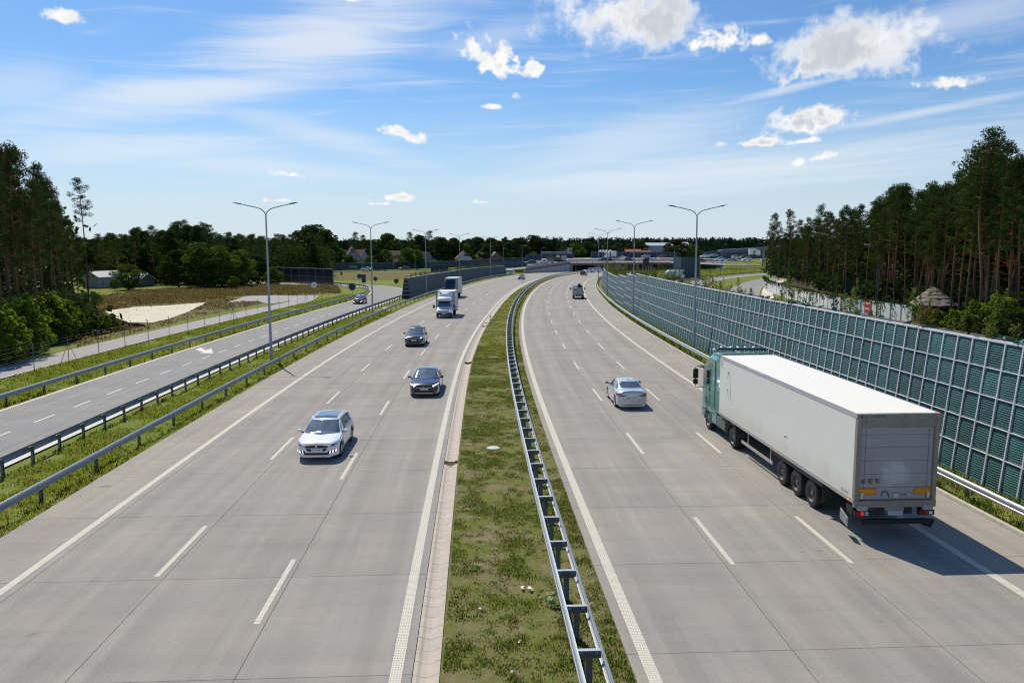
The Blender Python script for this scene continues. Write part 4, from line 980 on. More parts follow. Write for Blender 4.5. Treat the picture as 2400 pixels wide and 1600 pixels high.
def saloon(kind):
    if kind == 'front':
        t = thing('saloon_car', 'dark navy saloon with a ringed star on its grille and lit eyebrow lights, left carriageway', 'car'); pm = P_NAVY
    else:
        t = thing('saloon_car', 'silver saloon seen from behind with red tail lights, right carriageway', 'car'); pm = P_SILVER
    L, hw = (4.9, .93) if kind == 'front' else (4.62, .89)
    k = L/4.9
    S = lambda tab: [(y*k, v) for y, v in tab]
    B = Body(L, hw, S([(-2.45, .62), (-2.43, .98), (-2.36, 1.06), (-1.72, 1.10), (-1.62, 1.13), (-.95, 1.40), (-.4, 1.46), (.1, 1.455), (.38, 1.40), (1.2, 1.0), (1.35, .97), (2.1, .88), (2.32, .83), (2.445, .76)]),
             S([(-2.45, .6), (-2.36, .96), (-1.6, .98), (1.0, .94), (1.3, .91), (2.1, .81), (2.445, .70)]), S([(-2.45, .74), (-1.75, .78), (-1.5, .70), (-.9, .665), (.3, .675), (1.15, .80), (2.0, .80), (2.445, .78)]),
             S([(-2.45, .84), (-2.36, .92), (-1.8, .985), (0, 1), (1.6, .99), (2.1, .95), (2.33, .86), (2.445, .76)]), S([(-2.45, .36), (-2.0, .24), (0, .2), (2.0, .2), (2.445, .24)]), (-1.45*k, 1.42*k), .335, floor=.17)
    B.build(pm, t)
    B.decal('windscreen', 'F', [(-.58, 1.385), (.58, 1.385)], [(-.76, 1.0), (0, .98), (.76, 1.0)], WSCREEN, t, 24, 14, .016)
    B.decal('rear_window', 'B', [(-.52, 1.385), (.52, 1.385)], [(-.66, 1.12), (.66, 1.12)], GLASS, t, 14, 6)
    side_glass(B, [(.78*k, 1.10), (.32*k, 1.345), (-.2*k, 1.385), (-.3*k, 1.385)], [(.86*k, .99), (.2*k, 1.0), (-.3*k, 1.01)], t)
    side_glass(B, [(-.36*k, 1.385), (-.9*k, 1.33), (-1.35*k, 1.15)], [(-.34*k, 1.01), (-.9*k, 1.02), (-1.42*k, 1.06)], t)
    door_lines(B, t, [(1.0*k, 1.06*k), (-.33*k, -.3*k), (-1.25*k, -1.05*k)], .28, .97, [(-.05*k, .88), (-.95*k, .89)])
    for sd_ in (-1, 1): mirror_part(t, sd_*(hw-.03), .9*k, 1.01, pm if kind == 'front' else P_BLACK, sd_)
    if kind == 'front':
        B.decal('grille', 'F', [(-.44, .735), (0, .75), (.44, .735)], [(-.50, .45), (.50, .45)], BLACK, t, 12, 4)
        B.decal('grille_bar', 'F', [(-.46, .615), (-.13, .615)], [(-.46, .585), (-.13, .585)], CHROME, t, 5, 1, .016); B.decal('grille_bar', 'F', [(.13, .615), (.46, .615)], [(.13, .585), (.46, .585)], CHROME, t, 5, 1, .016)
        y = B.bvh.ray_cast(Vector((0, 9, .6)), Vector((0, -1, 0)))[0].y+.015
        m = MB(); m.tube([(.095*math.cos(a), y, .60+.095*math.sin(a)) for a in np.linspace(0, 2*math.pi, 21)], .011, 5)
        for a in (90, 210, 330): m.hexa([(.025*math.cos(R(a+90)), y, .6+.025*math.sin(R(a+90))), (.09*math.cos(R(a)), y, .6+.09*math.sin(R(a))), (.025*math.cos(R(a-90)), y, .6+.025*math.sin(R(a-90)))], [(.025*math.cos(R(a+90)), y+.01, .6+.025*math.sin(R(a+90))), (.09*math.cos(R(a)), y+.01, .6+.09*math.sin(R(a))), (.025*math.cos(R(a-90)), y+.01, .6+.025*math.sin(R(a-90)))])
        m.build('star_emblem', CHROME, t)
        B.decal('lower_intake', 'F', [(-.66, .40), (.66, .40)], [(-.6, .29), (.6, .29)], BLACK, t, 12, 2); B.decal('chrome_lip', 'F', [(-.55, .275), (.55, .275)], [(-.55, .25), (.55, .25)], CHROME, t, 12, 1, .014)
        for mi in (False, True):
            h = B.decal('headlight', 'F', [(.50, .72), (.7, .77), (.87, .80)], [(.52, .64), (.7, .66), (.87, .70)], HEADL, t, 10, 3, mirror=mi)
            B.decal('lit_brow', 'F', [(.52, .725), (.7, .775), (.86, .805)], [(.52, .70), (.7, .745), (.86, .775)], LIT, h, 8, 1, .016, mirror=mi)
            B.decal('lit_lens', 'F', [(.58, .70), (.64, .71)], [(.58, .65), (.64, .66)], LIT, h, 3, 3, .016, mirror=mi)
        for x in (-.4, .4): B.decal('bonnet_crease', 'T', [(x*.9, 2.1), (x*.9+.02, 2.1)], [(x, 1.3), (x+.02, 1.3)], P_DGREY, t, 1, 8, .004)
        B.decal('glass_roof', 'T', [(-.5, .2), (.5, .2)], [(-.48, -.75), (.48, -.75)], GLASS, t, 10, 8)
        plate(t, B, 'F', .50, 'SL 28GTK')
    else:
        for mi in (False, True):
            h = B.decal('tail_light', 'B', [(.36, .80), (.6, .885), (.86, .93)], [(.34, .765), (.6, .745), (.86, .77)], REDL, t, 10, 4, mirror=mi)
            B.decal('reversing_lens', 'B', [(.5, .835), (.72, .885)], [(.5, .815), (.72, .86)], HEADL, h, 5, 1, .014, mirror=mi)
            B.decal('reflector', 'B', [(.60, .37), (.82, .38)], [(.60, .345), (.82, .355)], REDL, t, 4, 1, mirror=mi)
        B.decal('chrome_bar', 'B', [(-.36, .805), (.36, .805)], [(-.36, .785), (.36, .785)], CHROME, t, 8, 1, .016); B.decal('badge', 'B', [(-.035, .88), (.035, .88)], [(-.035, .84), (.035, .84)], CHROME, t, 2, 2, .014)
        B.decal('boot_gap', 'B', [(-.62, .72), (-.45, .55), (-.35, .52), (.35, .52), (.45, .55), (.62, .72)], [(-.605, .72), (-.44, .56), (-.34, .53), (.34, .53), (.44, .56), (.605, .72)], BLACK, t, 16, 1, .004)
        B.decal('bumper_lip', 'B', [(-.55, .30), (.55, .30)], [(-.5, .26), (.5, .26)], BLACK, t, 8, 1, .006)
        plate(t, B, 'B', .665, 'WN 78246')
        m = MB(); m.tube([(0, -.75*k, 1.44), (0, -.95*k, 1.56)], [.02, .008], 5); m.build('aerial', BLACK, t)
    four_wheels(t, hw, (-1.45*k, 1.42*k), .335, .22, spokes=5 if kind == 'front' else 8)
    return t
def tall_car(name, label, pm, L=4.5, hw=.91, h=1.66, lit=True, txt='LU 2745V'):
    t = thing(name, label, 'car'); z = h/1.66; k = L/4.5
    S = lambda tab: [(y*k, v) for y, v in tab]; Z = lambda tab: [(y*k, v*z) for y, v in tab]
    B = Body(L, hw, Z([(-2.25, .7), (-2.23, 1.05), (-1.9, 1.5), (-1.5, 1.62), (-.2, 1.67), (.2, 1.61), (1.05, 1.12), (1.2, 1.08), (1.95, 1.0), (2.15, .95), (2.245, .86)]), Z([(-2.25, .68), (-2.1, 1.06), (1.0, 1.03), (1.2, 1.0), (1.95, .91), (2.245, .78)]),
             S([(-2.25, .74), (-1.6, .73), (.2, .72), (1.0, .82), (2.245, .8)]), S([(-2.25, .86), (-2.0, .97), (0, 1), (1.5, .99), (2.0, .95), (2.2, .84), (2.245, .78)]), S([(-2.25, .42), (-1.8, .28), (0, .26), (1.8, .26), (2.245, .3)]), (-1.3*k, 1.32*k), .35, floor=.24)
    B.build(pm, t)
    B.decal('windscreen', 'F', [(-.60, 1.575*z), (.60, 1.575*z)], [(-.75, 1.13*z), (0, 1.1*z), (.75, 1.13*z)], WSCREEN, t, 22, 12, .016)
    B.decal('rear_window', 'B', [(-.56, 1.5*z), (.56, 1.5*z)], [(-.66, 1.13*z), (.66, 1.13*z)], GLASS, t, 12, 5)
    B.decal('sun_roof', 'T', [(-.42, .0), (.42, .0)], [(-.42, -.8*k), (.42, -.8*k)], GLASS, t, 8, 6)
    side_glass(B, [(.66*k, 1.25*z), (.15*k, 1.53*z), (-.35*k, 1.56*z)], [(.78*k, 1.09*z), (.1*k, 1.1*z), (-.33*k, 1.11*z)], t)
    side_glass(B, [(-.42*k, 1.56*z), (-1.1*k, 1.54*z), (-1.75*k, 1.42*z)], [(-.40*k, 1.11*z), (-1.1*k, 1.12*z), (-1.9*k, 1.16*z)], t)
    door_lines(B, t, [(.9*k, .95*k), (-.38*k, -.36*k)], .34, 1.04*z, [(-.1*k, .97*z)])
    for sd_ in (-1, 1): mirror_part(t, sd_*(hw-.03), .8*k, 1.1*z, P_BLACK, sd_, 1.1)
    B.decal('grille', 'F', [(-.4, .82*z), (.4, .82*z)], [(-.42, .74*z), (.42, .74*z)], BLACK, t, 8, 2); B.decal('grille_bar', 'F', [(-.4, .80*z), (.4, .80*z)], [(-.4, .78*z), (.4, .78*z)], CHROME, t, 8, 1, .016)
    B.decal('lower_intake', 'F', [(-.5, .5*z), (.5, .5*z)], [(-.5, .4*z), (.5, .4*z)], BLACK, t, 8, 2)
    for mi in (False, True):
        hl = B.decal('headlight', 'F', [(.48, .86*z), (.84, .96*z)], [(.50, .74*z), (.84, .80*z)], HEADL, t, 8, 4, mirror=mi)
        if lit: B.decal('lit_lens', 'F', [(.62, .87*z), (.74, .89*z)], [(.62, .79*z), (.74, .81*z)], LIT, hl, 4, 3, .016, mirror=mi)
        B.decal('tail_light', 'B', [(.68, 1.25*z), (.82, 1.22*z)], [(.74, .85*z), (.86, .85*z)], REDL, t, 4, 5, mirror=mi)
        B.decal('fog_lamp', 'F', [(.62, .46*z), (.72, .46*z)], [(.62, .39*z), (.72, .39*z)], HEADL, t, 3, 3, mirror=mi)
    plate(t, B, 'F', .62*z, txt); plate(t, B, 'B', .72*z, txt)
    four_wheels(t, hw, (-1.3*k, 1.32*k), .35, .22, spokes=5)
    return t
def small_car():
    t = thing('small_car', 'small black rounded car with bright round lights on the slip road', 'car'); hw = .86
    B = Body(3.85, hw, [(-1.92, .6), (-1.9, .95), (-1.7, 1.3), (-1.2, 1.41), (-.1, 1.42), (.25, 1.37), (.85, .98), (1.0, .95), (1.55, .88), (1.8, .82), (1.92, .70)], [(-1.92, .58), (-1.8, .93), (.8, .92), (1.5, .78), (1.92, .56)],
             [(-1.92, .74), (-1.2, .74), (.2, .74), (.9, .84), (1.92, .8)], [(-1.92, .84), (-1.6, .97), (0, 1), (1.2, .99), (1.65, .93), (1.92, .74)], [(-1.92, .36), (-1.5, .24), (0, .2), (1.5, .2), (1.92, .26)], (-1.2, 1.25), .31, floor=.18)
    B.build(P_BLACK, t)
    B.decal('windscreen', 'F', [(-.62, 1.345), (.62, 1.345)], [(-.7, 1.0), (.7, 1.0)], WSCREEN, t, 18, 10, .016); B.decal('rear_window', 'B', [(-.56, 1.28), (.56, 1.28)], [(-.64, 1.0), (.64, 1.0)], GLASS, t, 8, 4)
    side_glass(B, [(.5, 1.15), (.2, 1.31), (-1.4, 1.3)], [(.66, .97), (.2, .97), (-1.5, 1.0)], t)
    B.decal('grille', 'F', [(-.36, .66), (.36, .66)], [(-.34, .5), (.34, .5)], BLACK, t, 8, 3); B.decal('bumper_bar', 'F', [(-.6, .5), (.6, .5)], [(-.6, .45), (.6, .45)], CHROME, t, 8, 1, .014)
    for mi in (False, True):
        B.decal('headlight', 'F', [(.50, .80), (.72, .83)], [(.50, .64), (.72, .66)], HEADL, t, 6, 5, mirror=mi); B.decal('lit_lens', 'F', [(.50, .44), (.62, .44)], [(.50, .32), (.62, .32)], LIT, t, 3, 3, .016, mirror=mi); B.decal('lit_lens', 'F', [(.66, .54), (.76, .54)], [(.66, .46), (.76, .46)], LIT, t, 3, 3, .016, mirror=mi)
        B.decal('tail_light', 'B', [(.6, .9), (.76, .9)], [(.6, .7), (.76, .7)], REDL, t, 3, 3, mirror=mi)
    for sd_ in (-1, 1): mirror_part(t, sd_*(hw-.03), .62, .98, P_BLACK, sd_, .9)
    plate(t, B, 'F', .56, 'WE 904X', .48)
    four_wheels(t, hw, (-1.2, 1.25), .31, .2, spokes=5)
    return t
def place(t, s, off, oncoming=False, extra=0.0):
    t.location = road(s, off); t.rotation_euler = (0, 0, heading(s)+(math.pi if oncoming else 0)+extra); return t

# front wheel of an oncoming car sits at the given s; centre lies 1.4 m further on
EST = place(estate(), 31.0, -10.62, True)
SAL = place(saloon('front'), 45.6, -7.12, True)
SUV = place(tall_car('suv_car', 'dark blue tall car with bright headlights behind the navy saloon', P_NAVY2), 70.4, -10.35, True)
SIL = place(saloon('back'), 41.2, 4.98)
SM = small_car(); q = on_ground(838, 712); SM.location = (q.x+.2, q.y+1.2, 0); SM.rotation_euler = (0, 0, rp.head(125)+math.pi)
GRC = place(tall_car('hatchback_car', 'grey hatchback far off in the curve of the left carriageway', P_DGREY, 4.2, .9, 1.52, True, 'WA 5561'), 228.5, -9.1, True)
BSU = place(tall_car('suv_car', 'black tall car seen from behind far off on the right carriageway', P_BLACK, 4.5, .93, 1.75, False, 'WI 318'), 265.5, 5.0)
def recolour(src, mat, label, loc, rz, name=None, group=None):
    c = copy_tree(src); c.location = loc; c.rotation_euler = (0, 0, rz); tag(c, label, 'car', group)
    if 'group' in c and group is None: del c['group']
    for ch in c.children:
        if ch.name.startswith('body'): ch.material_slots[0].link = 'OBJECT'; ch.material_slots[0].material = mat
    if name: c.name = name
    return c

# ------------------------------------------------------------------ articulated lorry
TEAL = M('cab_paint_teal', (.105, .30, .25), .35, coat=.8, var=.06, vs_=1.5, obj=True)
def trailer_mats():
    out = []
    for nm, base, dirt in (('trailer_white', (.82, .80, .725), .15), ('trailer_back_grime', (.40, .385, .375), .5)):
        m = bpy.data.materials.new(nm); m.use_nodes = True; T = NT(m.node_tree)
        o = T.n('OutputMaterial'); b = T.n('BsdfPrincipled', {'Roughness': .5, 'Specular IOR Level': .35}); T.t.links.new(b.outputs[0], o.inputs[0])
        p = T.n('TexCoord').outputs['Object']; n = T.noise(p, .8, 6, .65); n2 = T.noise(T.map(p, scale=(3, 1, .3)), 1.2, 6, .7); n3 = T.noise(p, 5, 6, .75)
        f = T.m('ADD', T.m('MULTIPLY', n, .5), T.m('ADD', T.m('MULTIPLY', n2, .3), T.m('MULTIPLY', n3, .2)))
        c = T.mix(T.m('MULTIPLY', T.step(f, .5, .72), dirt*2), base, (base[0]*.72, base[1]*.66, base[2]*.55))
        if dirt < .3:   # road film and streaks thrown up along the lower side
            spz = T.n('SeparateXYZ', {0: p}).outputs[2]; c = T.mix(T.m('MULTIPLY', T.step(T.m('ADD', spz, T.m('MULTIPLY', T.m('SUBTRACT', n2, .5), 1.6)), 2.15, 1.15), .38), c, (.50, .45, .36))
        if dirt > .3:   # hand-wiped pale patch in the grime
            sp = T.n('SeparateXYZ', {0: p}); d2 = T.m('ADD', T.m('POWER', T.m('DIVIDE', sp.outputs[0], .55), 2), T.m('POWER', T.m('DIVIDE', T.m('SUBTRACT', sp.outputs[2], 2.15), .45), 2))
            c = T.mix(T.m('MULTIPLY', T.step(T.m('ADD', d2, T.m('MULTIPLY', T.m('SUBTRACT', n3, .5), 3)), 1.3, -.2), .7), c, (.62, .63, .66))
        T.t.links.new(c, b.inputs['Base Color']); MATS[nm] = m; out.append(m)
    return out
TWHITE, TBACK = trailer_mats()
FRAME = M('trailer_frame_grey', (.30, .275, .235), .6, .2, var=.25, vs_=2, obj=True); CHAS = M('chassis_black', (.02, .02, .024), .7); ALU = M('aluminium', (.55, .55, .53), .4, .7, var=.15, obj=True); ORANGE = M('marker_orange', (.85, .13, .015), .4); YEL = M('marker_yellow', (.62, .36, .01), .45, var=.2, vs_=8)
GLASS_C = M('cab_glass', (.02, .03, .03), .05, coat=1)
def lorry():
    t = thing('articulated_lorry', 'long white refrigerated lorry with a sea green cab in the right hand lane', 'lorry')
    W, L, z0, z1 = 1.3, 13.5, 1.21, 4.0
    m = MB(); m.box(-W, W, .1, L, z0, z1); m.build('cargo_box', TWHITE, t, bevel=.03)
    for sd_ in (-1, 1):
        m = MB(); m.box(sd_*W-.012, sd_*W+.012, .02, L-.05, z1-.13, z1+.008); m.build('roof_edge_trim', M('edge_trim_pale', (.60, .62, .64), .35, .4), t)
        m = MB(); m.box(sd_*(W+.002)-.012, sd_*(W+.002)+.012, .02, L-.05, z0-.04, z0+.09); m.build('lower_rail', ALU, t)
        # a lifted piece of trim half way along
    m = MB(); m.box(-W-.02, -W+.03, 7.7, 9.6, z1-.06, z1+.014); m.build('patched_trim', M('edge_trim_white', (.72, .74, .76), .4, .2), t)
    # rear frame and roller door of wide panels
    for n_, b in (('rear_post', (-W, -W+.14, -.03, .1, z0, z1)), ('rear_post', (W-.14, W, -.03, .1, z0, z1)), ('rear_header', (-W+.14, W-.14, -.03, .1, z1-.42, z1)), ('rear_sill', (-W, W, -.06, .1, z0-.16, z0+.06))):
        m = MB(); m.box(*b); m.build(n_, FRAME, t, bevel=.012)
    zz = [z0+.07, 1.67, 2.10, 2.52, 2.94, 3.34, z1-.43]
    for k in range(6):
        m = MB(); m.box(-W+.15, W-.15, .03, .09, zz[k]+.003, zz[k+1]-.003); m.build('door_panel', TBACK, t, bevel=.004)
    for sd_ in (-1, 1):
        m = MB(); m.tube([(sd_*1.0, .02, z0+.1), (sd_*1.0, .02, z1-.45)], .004, 4); m.build('door_cable', CHAS, t)
        m = MB(); m.box(sd_*(W-.11)-.03, sd_*(W-.11)+.03, -.04, -.0301, z1-.1, z1-.055); m.build('top_marker_lamp', REDL if sd_ < 0 else REDLIT, t)
        # orange and yellow rear marking plate
        x = sd_*.88; m = MB(); m.box(x-.27, x+.27, .012, .024, 1.44, 1.66); o = m.build('marker_plate', ORANGE, t); m = MB(); m.box(x-.24, x+.24, .006, .0115, 1.48, 1.62); m.build('plate_field', YEL, o)
        m = MB(); m.box(sd_*1.06-.05, sd_*1.06+.05, -.02, .005, 1.34, 1.52); m.build('door_bracket', ALU, t)
        # tail lamps, buffers
        m = MB(); m.box(sd_*1.02-.25, sd_*1.02+.25, -.05, .05, .78, .94); o = m.build('lamp_box', CHAS, t)
        for dx, mt in ((-.17, REDL), (-.02, REDLIT if sd_ < 0 else REDL), (.12, HEADL)): m = MB(); m.box(sd_*1.02+dx-.055, sd_*1.02+dx+.055, -.065, -.0501, .80, .92); m.build('tail_lens', mt, o)
        m = MB(); m.box(sd_*1.04-.15, sd_*1.04+.15, -.09, .03, .96, 1.12); m.build('dock_buffer', M('buffer_worn', (.42, .39, .36), .8, var=.3, vs_=9, obj=True), t)
        m = MB(); m.box(sd_*.45-.12, sd_*.45+.12, .0, 12.0, .82, 1.13); m.build('chassis_beam', CHAS, t)
        m = MB(); m.box(sd_*1.15-.13, sd_*1.15+.13, .1, .5, .75, 1.05); m.build('frame_box', CHAS, t)
    m = MB(); m.hexa([(-1.05, -.02, .5), (1.05, -.02, .5), (1.05, .1, .5), (-1.05, .1, .5)], [(-1.05, -.02, .64), (1.05, -.02, .64), (1.05, .1, .64), (-1.05, .1, .64)]); m.build('under_run_bar', CHAS, t)
    m = MB(); m.hexa([(-W-.16, .06, .42), (-W-.13, .04, .42), (-W-.02, .75, .46), (-W-.05, .77, .46)], [(-W-.16, .06, .70), (-W-.13, .04, .70), (-W-.02, .75, .80), (-W-.05, .77, .80)]); m.build('side_flap', M('flap_grey', (.30, .30, .30), .5, .5, var=.2, obj=True), t)
    m = MB(); m.hexa([(.95, -.03, .44), (1.20, -.03, .36), (1.20, .08, .36), (.95, .08, .44)], [(.95, -.03, .64), (1.32, -.03, .62), (1.32, .08, .62), (.95, .08, .64)]); m.build('bent_bumper_end', CHAS, t)
    plate(t, None, 'B', .86, 'WPR 46Z0A', .52, y=-.03)
    m = MB(); m.box(-.3, .3, -.02, .03, .93, 1.05); m.build('plate_lamp_holder', M('holder_grey', (.3, .3, .3), .6), t)
    # latch and hose on the bottom door panel
    m = MB(); m.box(-.05, .12, -.01, .03, 1.36, 1.47); m.tube([(.12, .0, 1.42), (.42, .0, 1.43)], .015, 5); m.box(.40, .47, -.01, .03, 1.38, 1.48); m.build('door_latch', ALU, t)
    m = MB(); m.tube([(-.42, .01, 1.40), (-.42, -.01, 1.52), (-.33, -.01, 1.56), (-.24, 0, 1.5), (-.18, 0, 1.36)], .014, 5); m.build('strap', CHAS, t)
    # markings
    M4 = lambda x, z: Matrix.Translation((x, .022, z)) @ Matrix.Rotation(math.pi/2, 4, 'X')
    for x, s_ in ((-1.02, '60'), (-.80, '80'), (-.58, '90')): lettering(s_, .25, INK, t, M4(x, 1.87) @ Matrix.Diagonal((.62, 1, 1, 1)))
    lettering('LAMBERET', .085, M('logo_blue', (.02, .05, .16), .5), t, Matrix.Translation((-.66, -.032, z1-.085)) @ Matrix.Rotation(math.pi/2, 4, 'X') @ Matrix.Diagonal((1.15, 1, 1, 1)))
    m = MB(); m.tube([(-1.02, -.033, z1-.06), (-1.08, -.033, z1-.085), (-1.02, -.033, z1-.11), (-.99, -.033, z1-.11)], .007, 4); m.build('logo_mark', MATS['logo_blue'], t)
    S4 = lambda y, z, sx=1: Matrix.Translation((-W-.0155, y, z)) @ Matrix.Rotation(-math.pi/2, 4, 'Z') @ Matrix.Rotation(math.pi/2, 4, 'X') @ Matrix.Diagonal((sx, 1, 1, 1))
    lettering('967101529', .13, INK, t, S4(.62, 1.40, .8)); lettering('967101', .09, INK, t, S4(13.1, 1.42, .8))
    m = MB(); m.box(-W-.004, -W+.001, 13.05, 13.4, 3.5, 3.8); m.build('pale_blue_sticker', M('sticker_blue', (.45, .55, .68), .5), t)
    # scuffs on the side
    SC = M('scuff_dark', (.36, .35, .33), .7, var=.4, vs_=7, obj=True)
    for pts in ([(12.35, 3.1), (12.2, 3.42), (12.05, 3.4), (11.95, 2.9), (11.85, 2.35), (11.7, 2.05), (11.5, 1.98)], [(12.3, 2.6), (12.2, 2.3), (12.05, 2.1)], [(5.6, 1.95), (5.4, 2.05), (5.25, 2.02)]):
        m = MB(); m.tube([(-W-.001, y, z) for y, z in pts], [.006+.012*random.random() for _ in pts], 4); m.build('scuff', SC, t)
    # side guard, mudguards, markers
    m = MB(); m.box(-W+.02, -W+.06, 6.7, 10.3, .55, .67); m.build('side_guard', ALU, t)
    for y in (7.0, 9.6): m = MB(); m.box(-W+.07, -W+.1, y, y+.05, .56, 1.2); m.build('guard_hanger', ALU, t)
    m = MB(); m.box(W-.06, W-.02, 6.7, 10.3, .55, .67); m.build('side_guard', ALU, t)
    for sd_ in (-1, 1):
        m = MB(); m.box(sd_*1.1-.16, sd_*1.1+.16, 2.3, 6.75, 1.06, 1.10); m.box(sd_*1.25-.02, sd_*1.25+.02, 2.28, 6.75, 1.0, 1.17); m.build('mudguard', CLAD, t)
        m = MB(); m.box(sd_*1.1-.15, sd_*1.1+.15, 2.26, 2.29, .45, 1.06); m.build('mud_flap', CHAS, t)
        for y in (6.4, .35): m = MB(); m.box(sd_*(W+.012)-.012, sd_*(W+.012)+.012, y-.06, y+.06, 1.18, 1.235); m.build('side_marker', AMBER, t)
        for y in (3.2, 4.5, 5.85): wheel(t, sd_*1.06, y, .50, .36, sd_, M('lorry_rim', (.15, .135, .125), .6, .4, var=.3, vs_=6, obj=True), steel=True)
        wheel(t, sd_*1.03, 11.5, .50, .5, sd_, M('lorry_rim_drive', (.22, .2, .19), .6, .4), steel=True); wheel(t, sd_*1.08, 15.35, .50, .32, sd_, MATS['lorry_rim_drive'], steel=True)
        m = MB(); arc = [(11.5+.62*math.cos(a), .5+.62*math.sin(a)) for a in np.linspace(.1, math.pi-.1, 9)]
        for (a, b), (c, d) in zip(arc, arc[1:]): m.hexa([(sd_*1.03-.3, a, b), (sd_*1.03+.27, a, b), (sd_*1.03+.27, c, d), (sd_*1.03-.3, c, d)], [(sd_*1.03-.3, a, b+.03), (sd_*1.03+.27, a, b+.03), (sd_*1.03+.27, c, d+.03), (sd_*1.03-.3, c, d+.03)])
        m.build('drive_mudguard', CLAD, t)
        m = MB(); m.box(sd_*.95-.3, sd_*.95+.3, 12.6, 14.0, .45, 1.05); m.build('fuel_tank', M('tank_grey', (.2, .2, .2), .5, .6), t, bevel=.08)
    m = MB(); m.box(-.4, .4, 10.5, 16.2, .55, .95); m.build('tractor_frame', CHAS, t)
    # cab: lofted box with raked front
    def ring(y, w_, za, zb_, r): return [(-w_, y, za), (w_, y, za), (w_, y, zb_-r), (w_-r, y, zb_), (-w_+r, y, zb_), (-w_, y, zb_-r)]
    m = MB(); rs = [ring(14.15, 1.22, .95, 3.75, .2), ring(14.3, 1.25, .95, 3.86, .22), ring(15.4, 1.25, .95, 3.88, .25), ring(15.95, 1.24, .95, 3.62, .3), ring(16.45, 1.22, .92, 2.95, .12), ring(16.62, 1.18, .85, 2.0, .05), ring(16.6, 1.15, .45, 1.5, .05)]
    for a, b in zip(rs[:-1], rs[1:-1]):
        k = len(m.v); m.v += a+b; m.f += [(k+i, k+(i+1) % 6, k+6+(i+1) % 6, k+6+i) for i in range(6)]; m.mi += [0]*6; m.uv += [(0, 0)]*24
    k = len(m.v); m.v += rs[0]; m.f.append(tuple(k+i for i in range(6))); m.mi.append(0); m.uv += [(0, 0)]*6
    k = len(m.v); m.v += rs[-2]; m.f.append(tuple(k+i for i in range(6))[::-1]); m.mi.append(0); m.uv += [(0, 0)]*6
    bmm = m.mesh('cab', TEAL); bm = bmesh.new(); bm.from_mesh(bmm); bmesh.ops.remove_doubles(bm, verts=bm.verts, dist=.001); bmesh.ops.recalc_face_normals(bm, faces=bm.faces); bm.to_mesh(bmm); bm.free()
    cab = link(bpy.data.objects.new('cab', bmm), t)
    m = MB(); m.box(-1.2, 1.2, 14.7, 16.7, .42, .95); m.build('bumper', TEAL, t, bevel=.08)
    m = MB(); m.hexa([(-1.05, 16.60, 2.05), (1.05, 16.60, 2.05), (1.05, 16.57, 2.05), (-1.05, 16.57, 2.05)], [(-1.0, 16.45, 2.95), (1.0, 16.45, 2.95), (1.0, 16.42, 2.95), (-1.0, 16.42, 2.95)]); m.build('windscreen', GLASS_C, t)
    m = MB(); m.box(-1.24, 1.24, 16.45, 17.0, 2.98, 3.04, 0); m.build('sun_visor', M('visor_dark', (.03, .05, .05), .3), t)
    for sd_ in (-1, 1):
        x = sd_*1.25; v = lambda pts: [(x+sd_*.012, y, z) for y, z in pts]; u = lambda pts: [(x-sd_*.004, y, z) for y, z in pts]
        for nm, pts, mt in (('side_window', [(15.25, 2.28), (16.25, 2.12), (16.22, 2.85), (15.45, 3.0), (15.25, 3.0)], GLASS_C), ('sleeper_window', [(14.85, 3.22), (15.5, 3.18), (15.42, 3.42), (14.9, 3.46)], GLASS_C), ('door_seam', [(15.12, 1.35), (15.14, 1.35), (15.14, 3.08), (15.12, 3.08)], BLACK), ('cab_corner_seal', [(14.32, 1.3), (14.4, 1.3), (14.4, 3.6), (14.32, 3.6)], BLACK)):
            m = MB(); m.hexa(u(pts), v(pts)); m.build(nm, mt, t)
        m = MB(); m.box(x-.02 if sd_ < 0 else x-.03, x+.03 if sd_ < 0 else x+.02, 15.16, 15.3, 1.98, 2.14); m.build('door_handle', BLACK, t)
        m = MB(); m.box(sd_*1.17-.06, sd_*1.17+.06, 13.55, 14.2, 1.1, 3.8); m.build('side_fairing', TEAL, t, bevel=.03)
        m = MB(); m.box(sd_*1.15-.1, sd_*1.15+.1, 14.0, 14.75, .5, 1.05); m.build('side_skirt', TEAL, t, bevel=.03)
        m = MB(); arc = [(15.35+.63*math.cos(a), .52+.66*math.sin(a)) for a in np.linspace(-.1, math.pi+.1, 11)]; ar2 = [(15.35+.56*math.cos(a), .52+.58*math.sin(a)) for a in np.linspace(-.1, math.pi+.1, 11)]
        for i in range(10): m.hexa([(sd_*.95, *arc[i]), (sd_*.95, *arc[i+1]), (sd_*.95, *ar2[i+1]), (sd_*.95, *ar2[i])], [(sd_*1.275, *arc[i]), (sd_*1.275, *arc[i+1]), (sd_*1.275, *ar2[i+1]), (sd_*1.275, *ar2[i])])
        m.build('wheel_arch', M('arch_grey_green', (.22, .30, .27), .5), t)
        # mirrors on arms
        m = MB(); xx = sd_*1.62; m.tube([(sd_*1.24, 16.2, 2.98), (sd_*1.5, 16.45, 3.05), (xx, 16.45, 2.98), (xx, 16.45, 2.02), (sd_*1.5, 16.45, 1.96), (sd_*1.24, 16.25, 2.0)], .022, 6); a = m.build('mirror_arm', BLACK, t)
        m = MB(); m.box(xx-.13, xx+.13, 16.36, 16.50, 2.42, 2.92); m.build('mirror', BLACK, t, bevel=.03); m = MB(); m.box(xx-.12, xx+.12, 16.37, 16.49, 2.12, 2.38); m.build('wide_mirror', BLACK, t, bevel=.03)
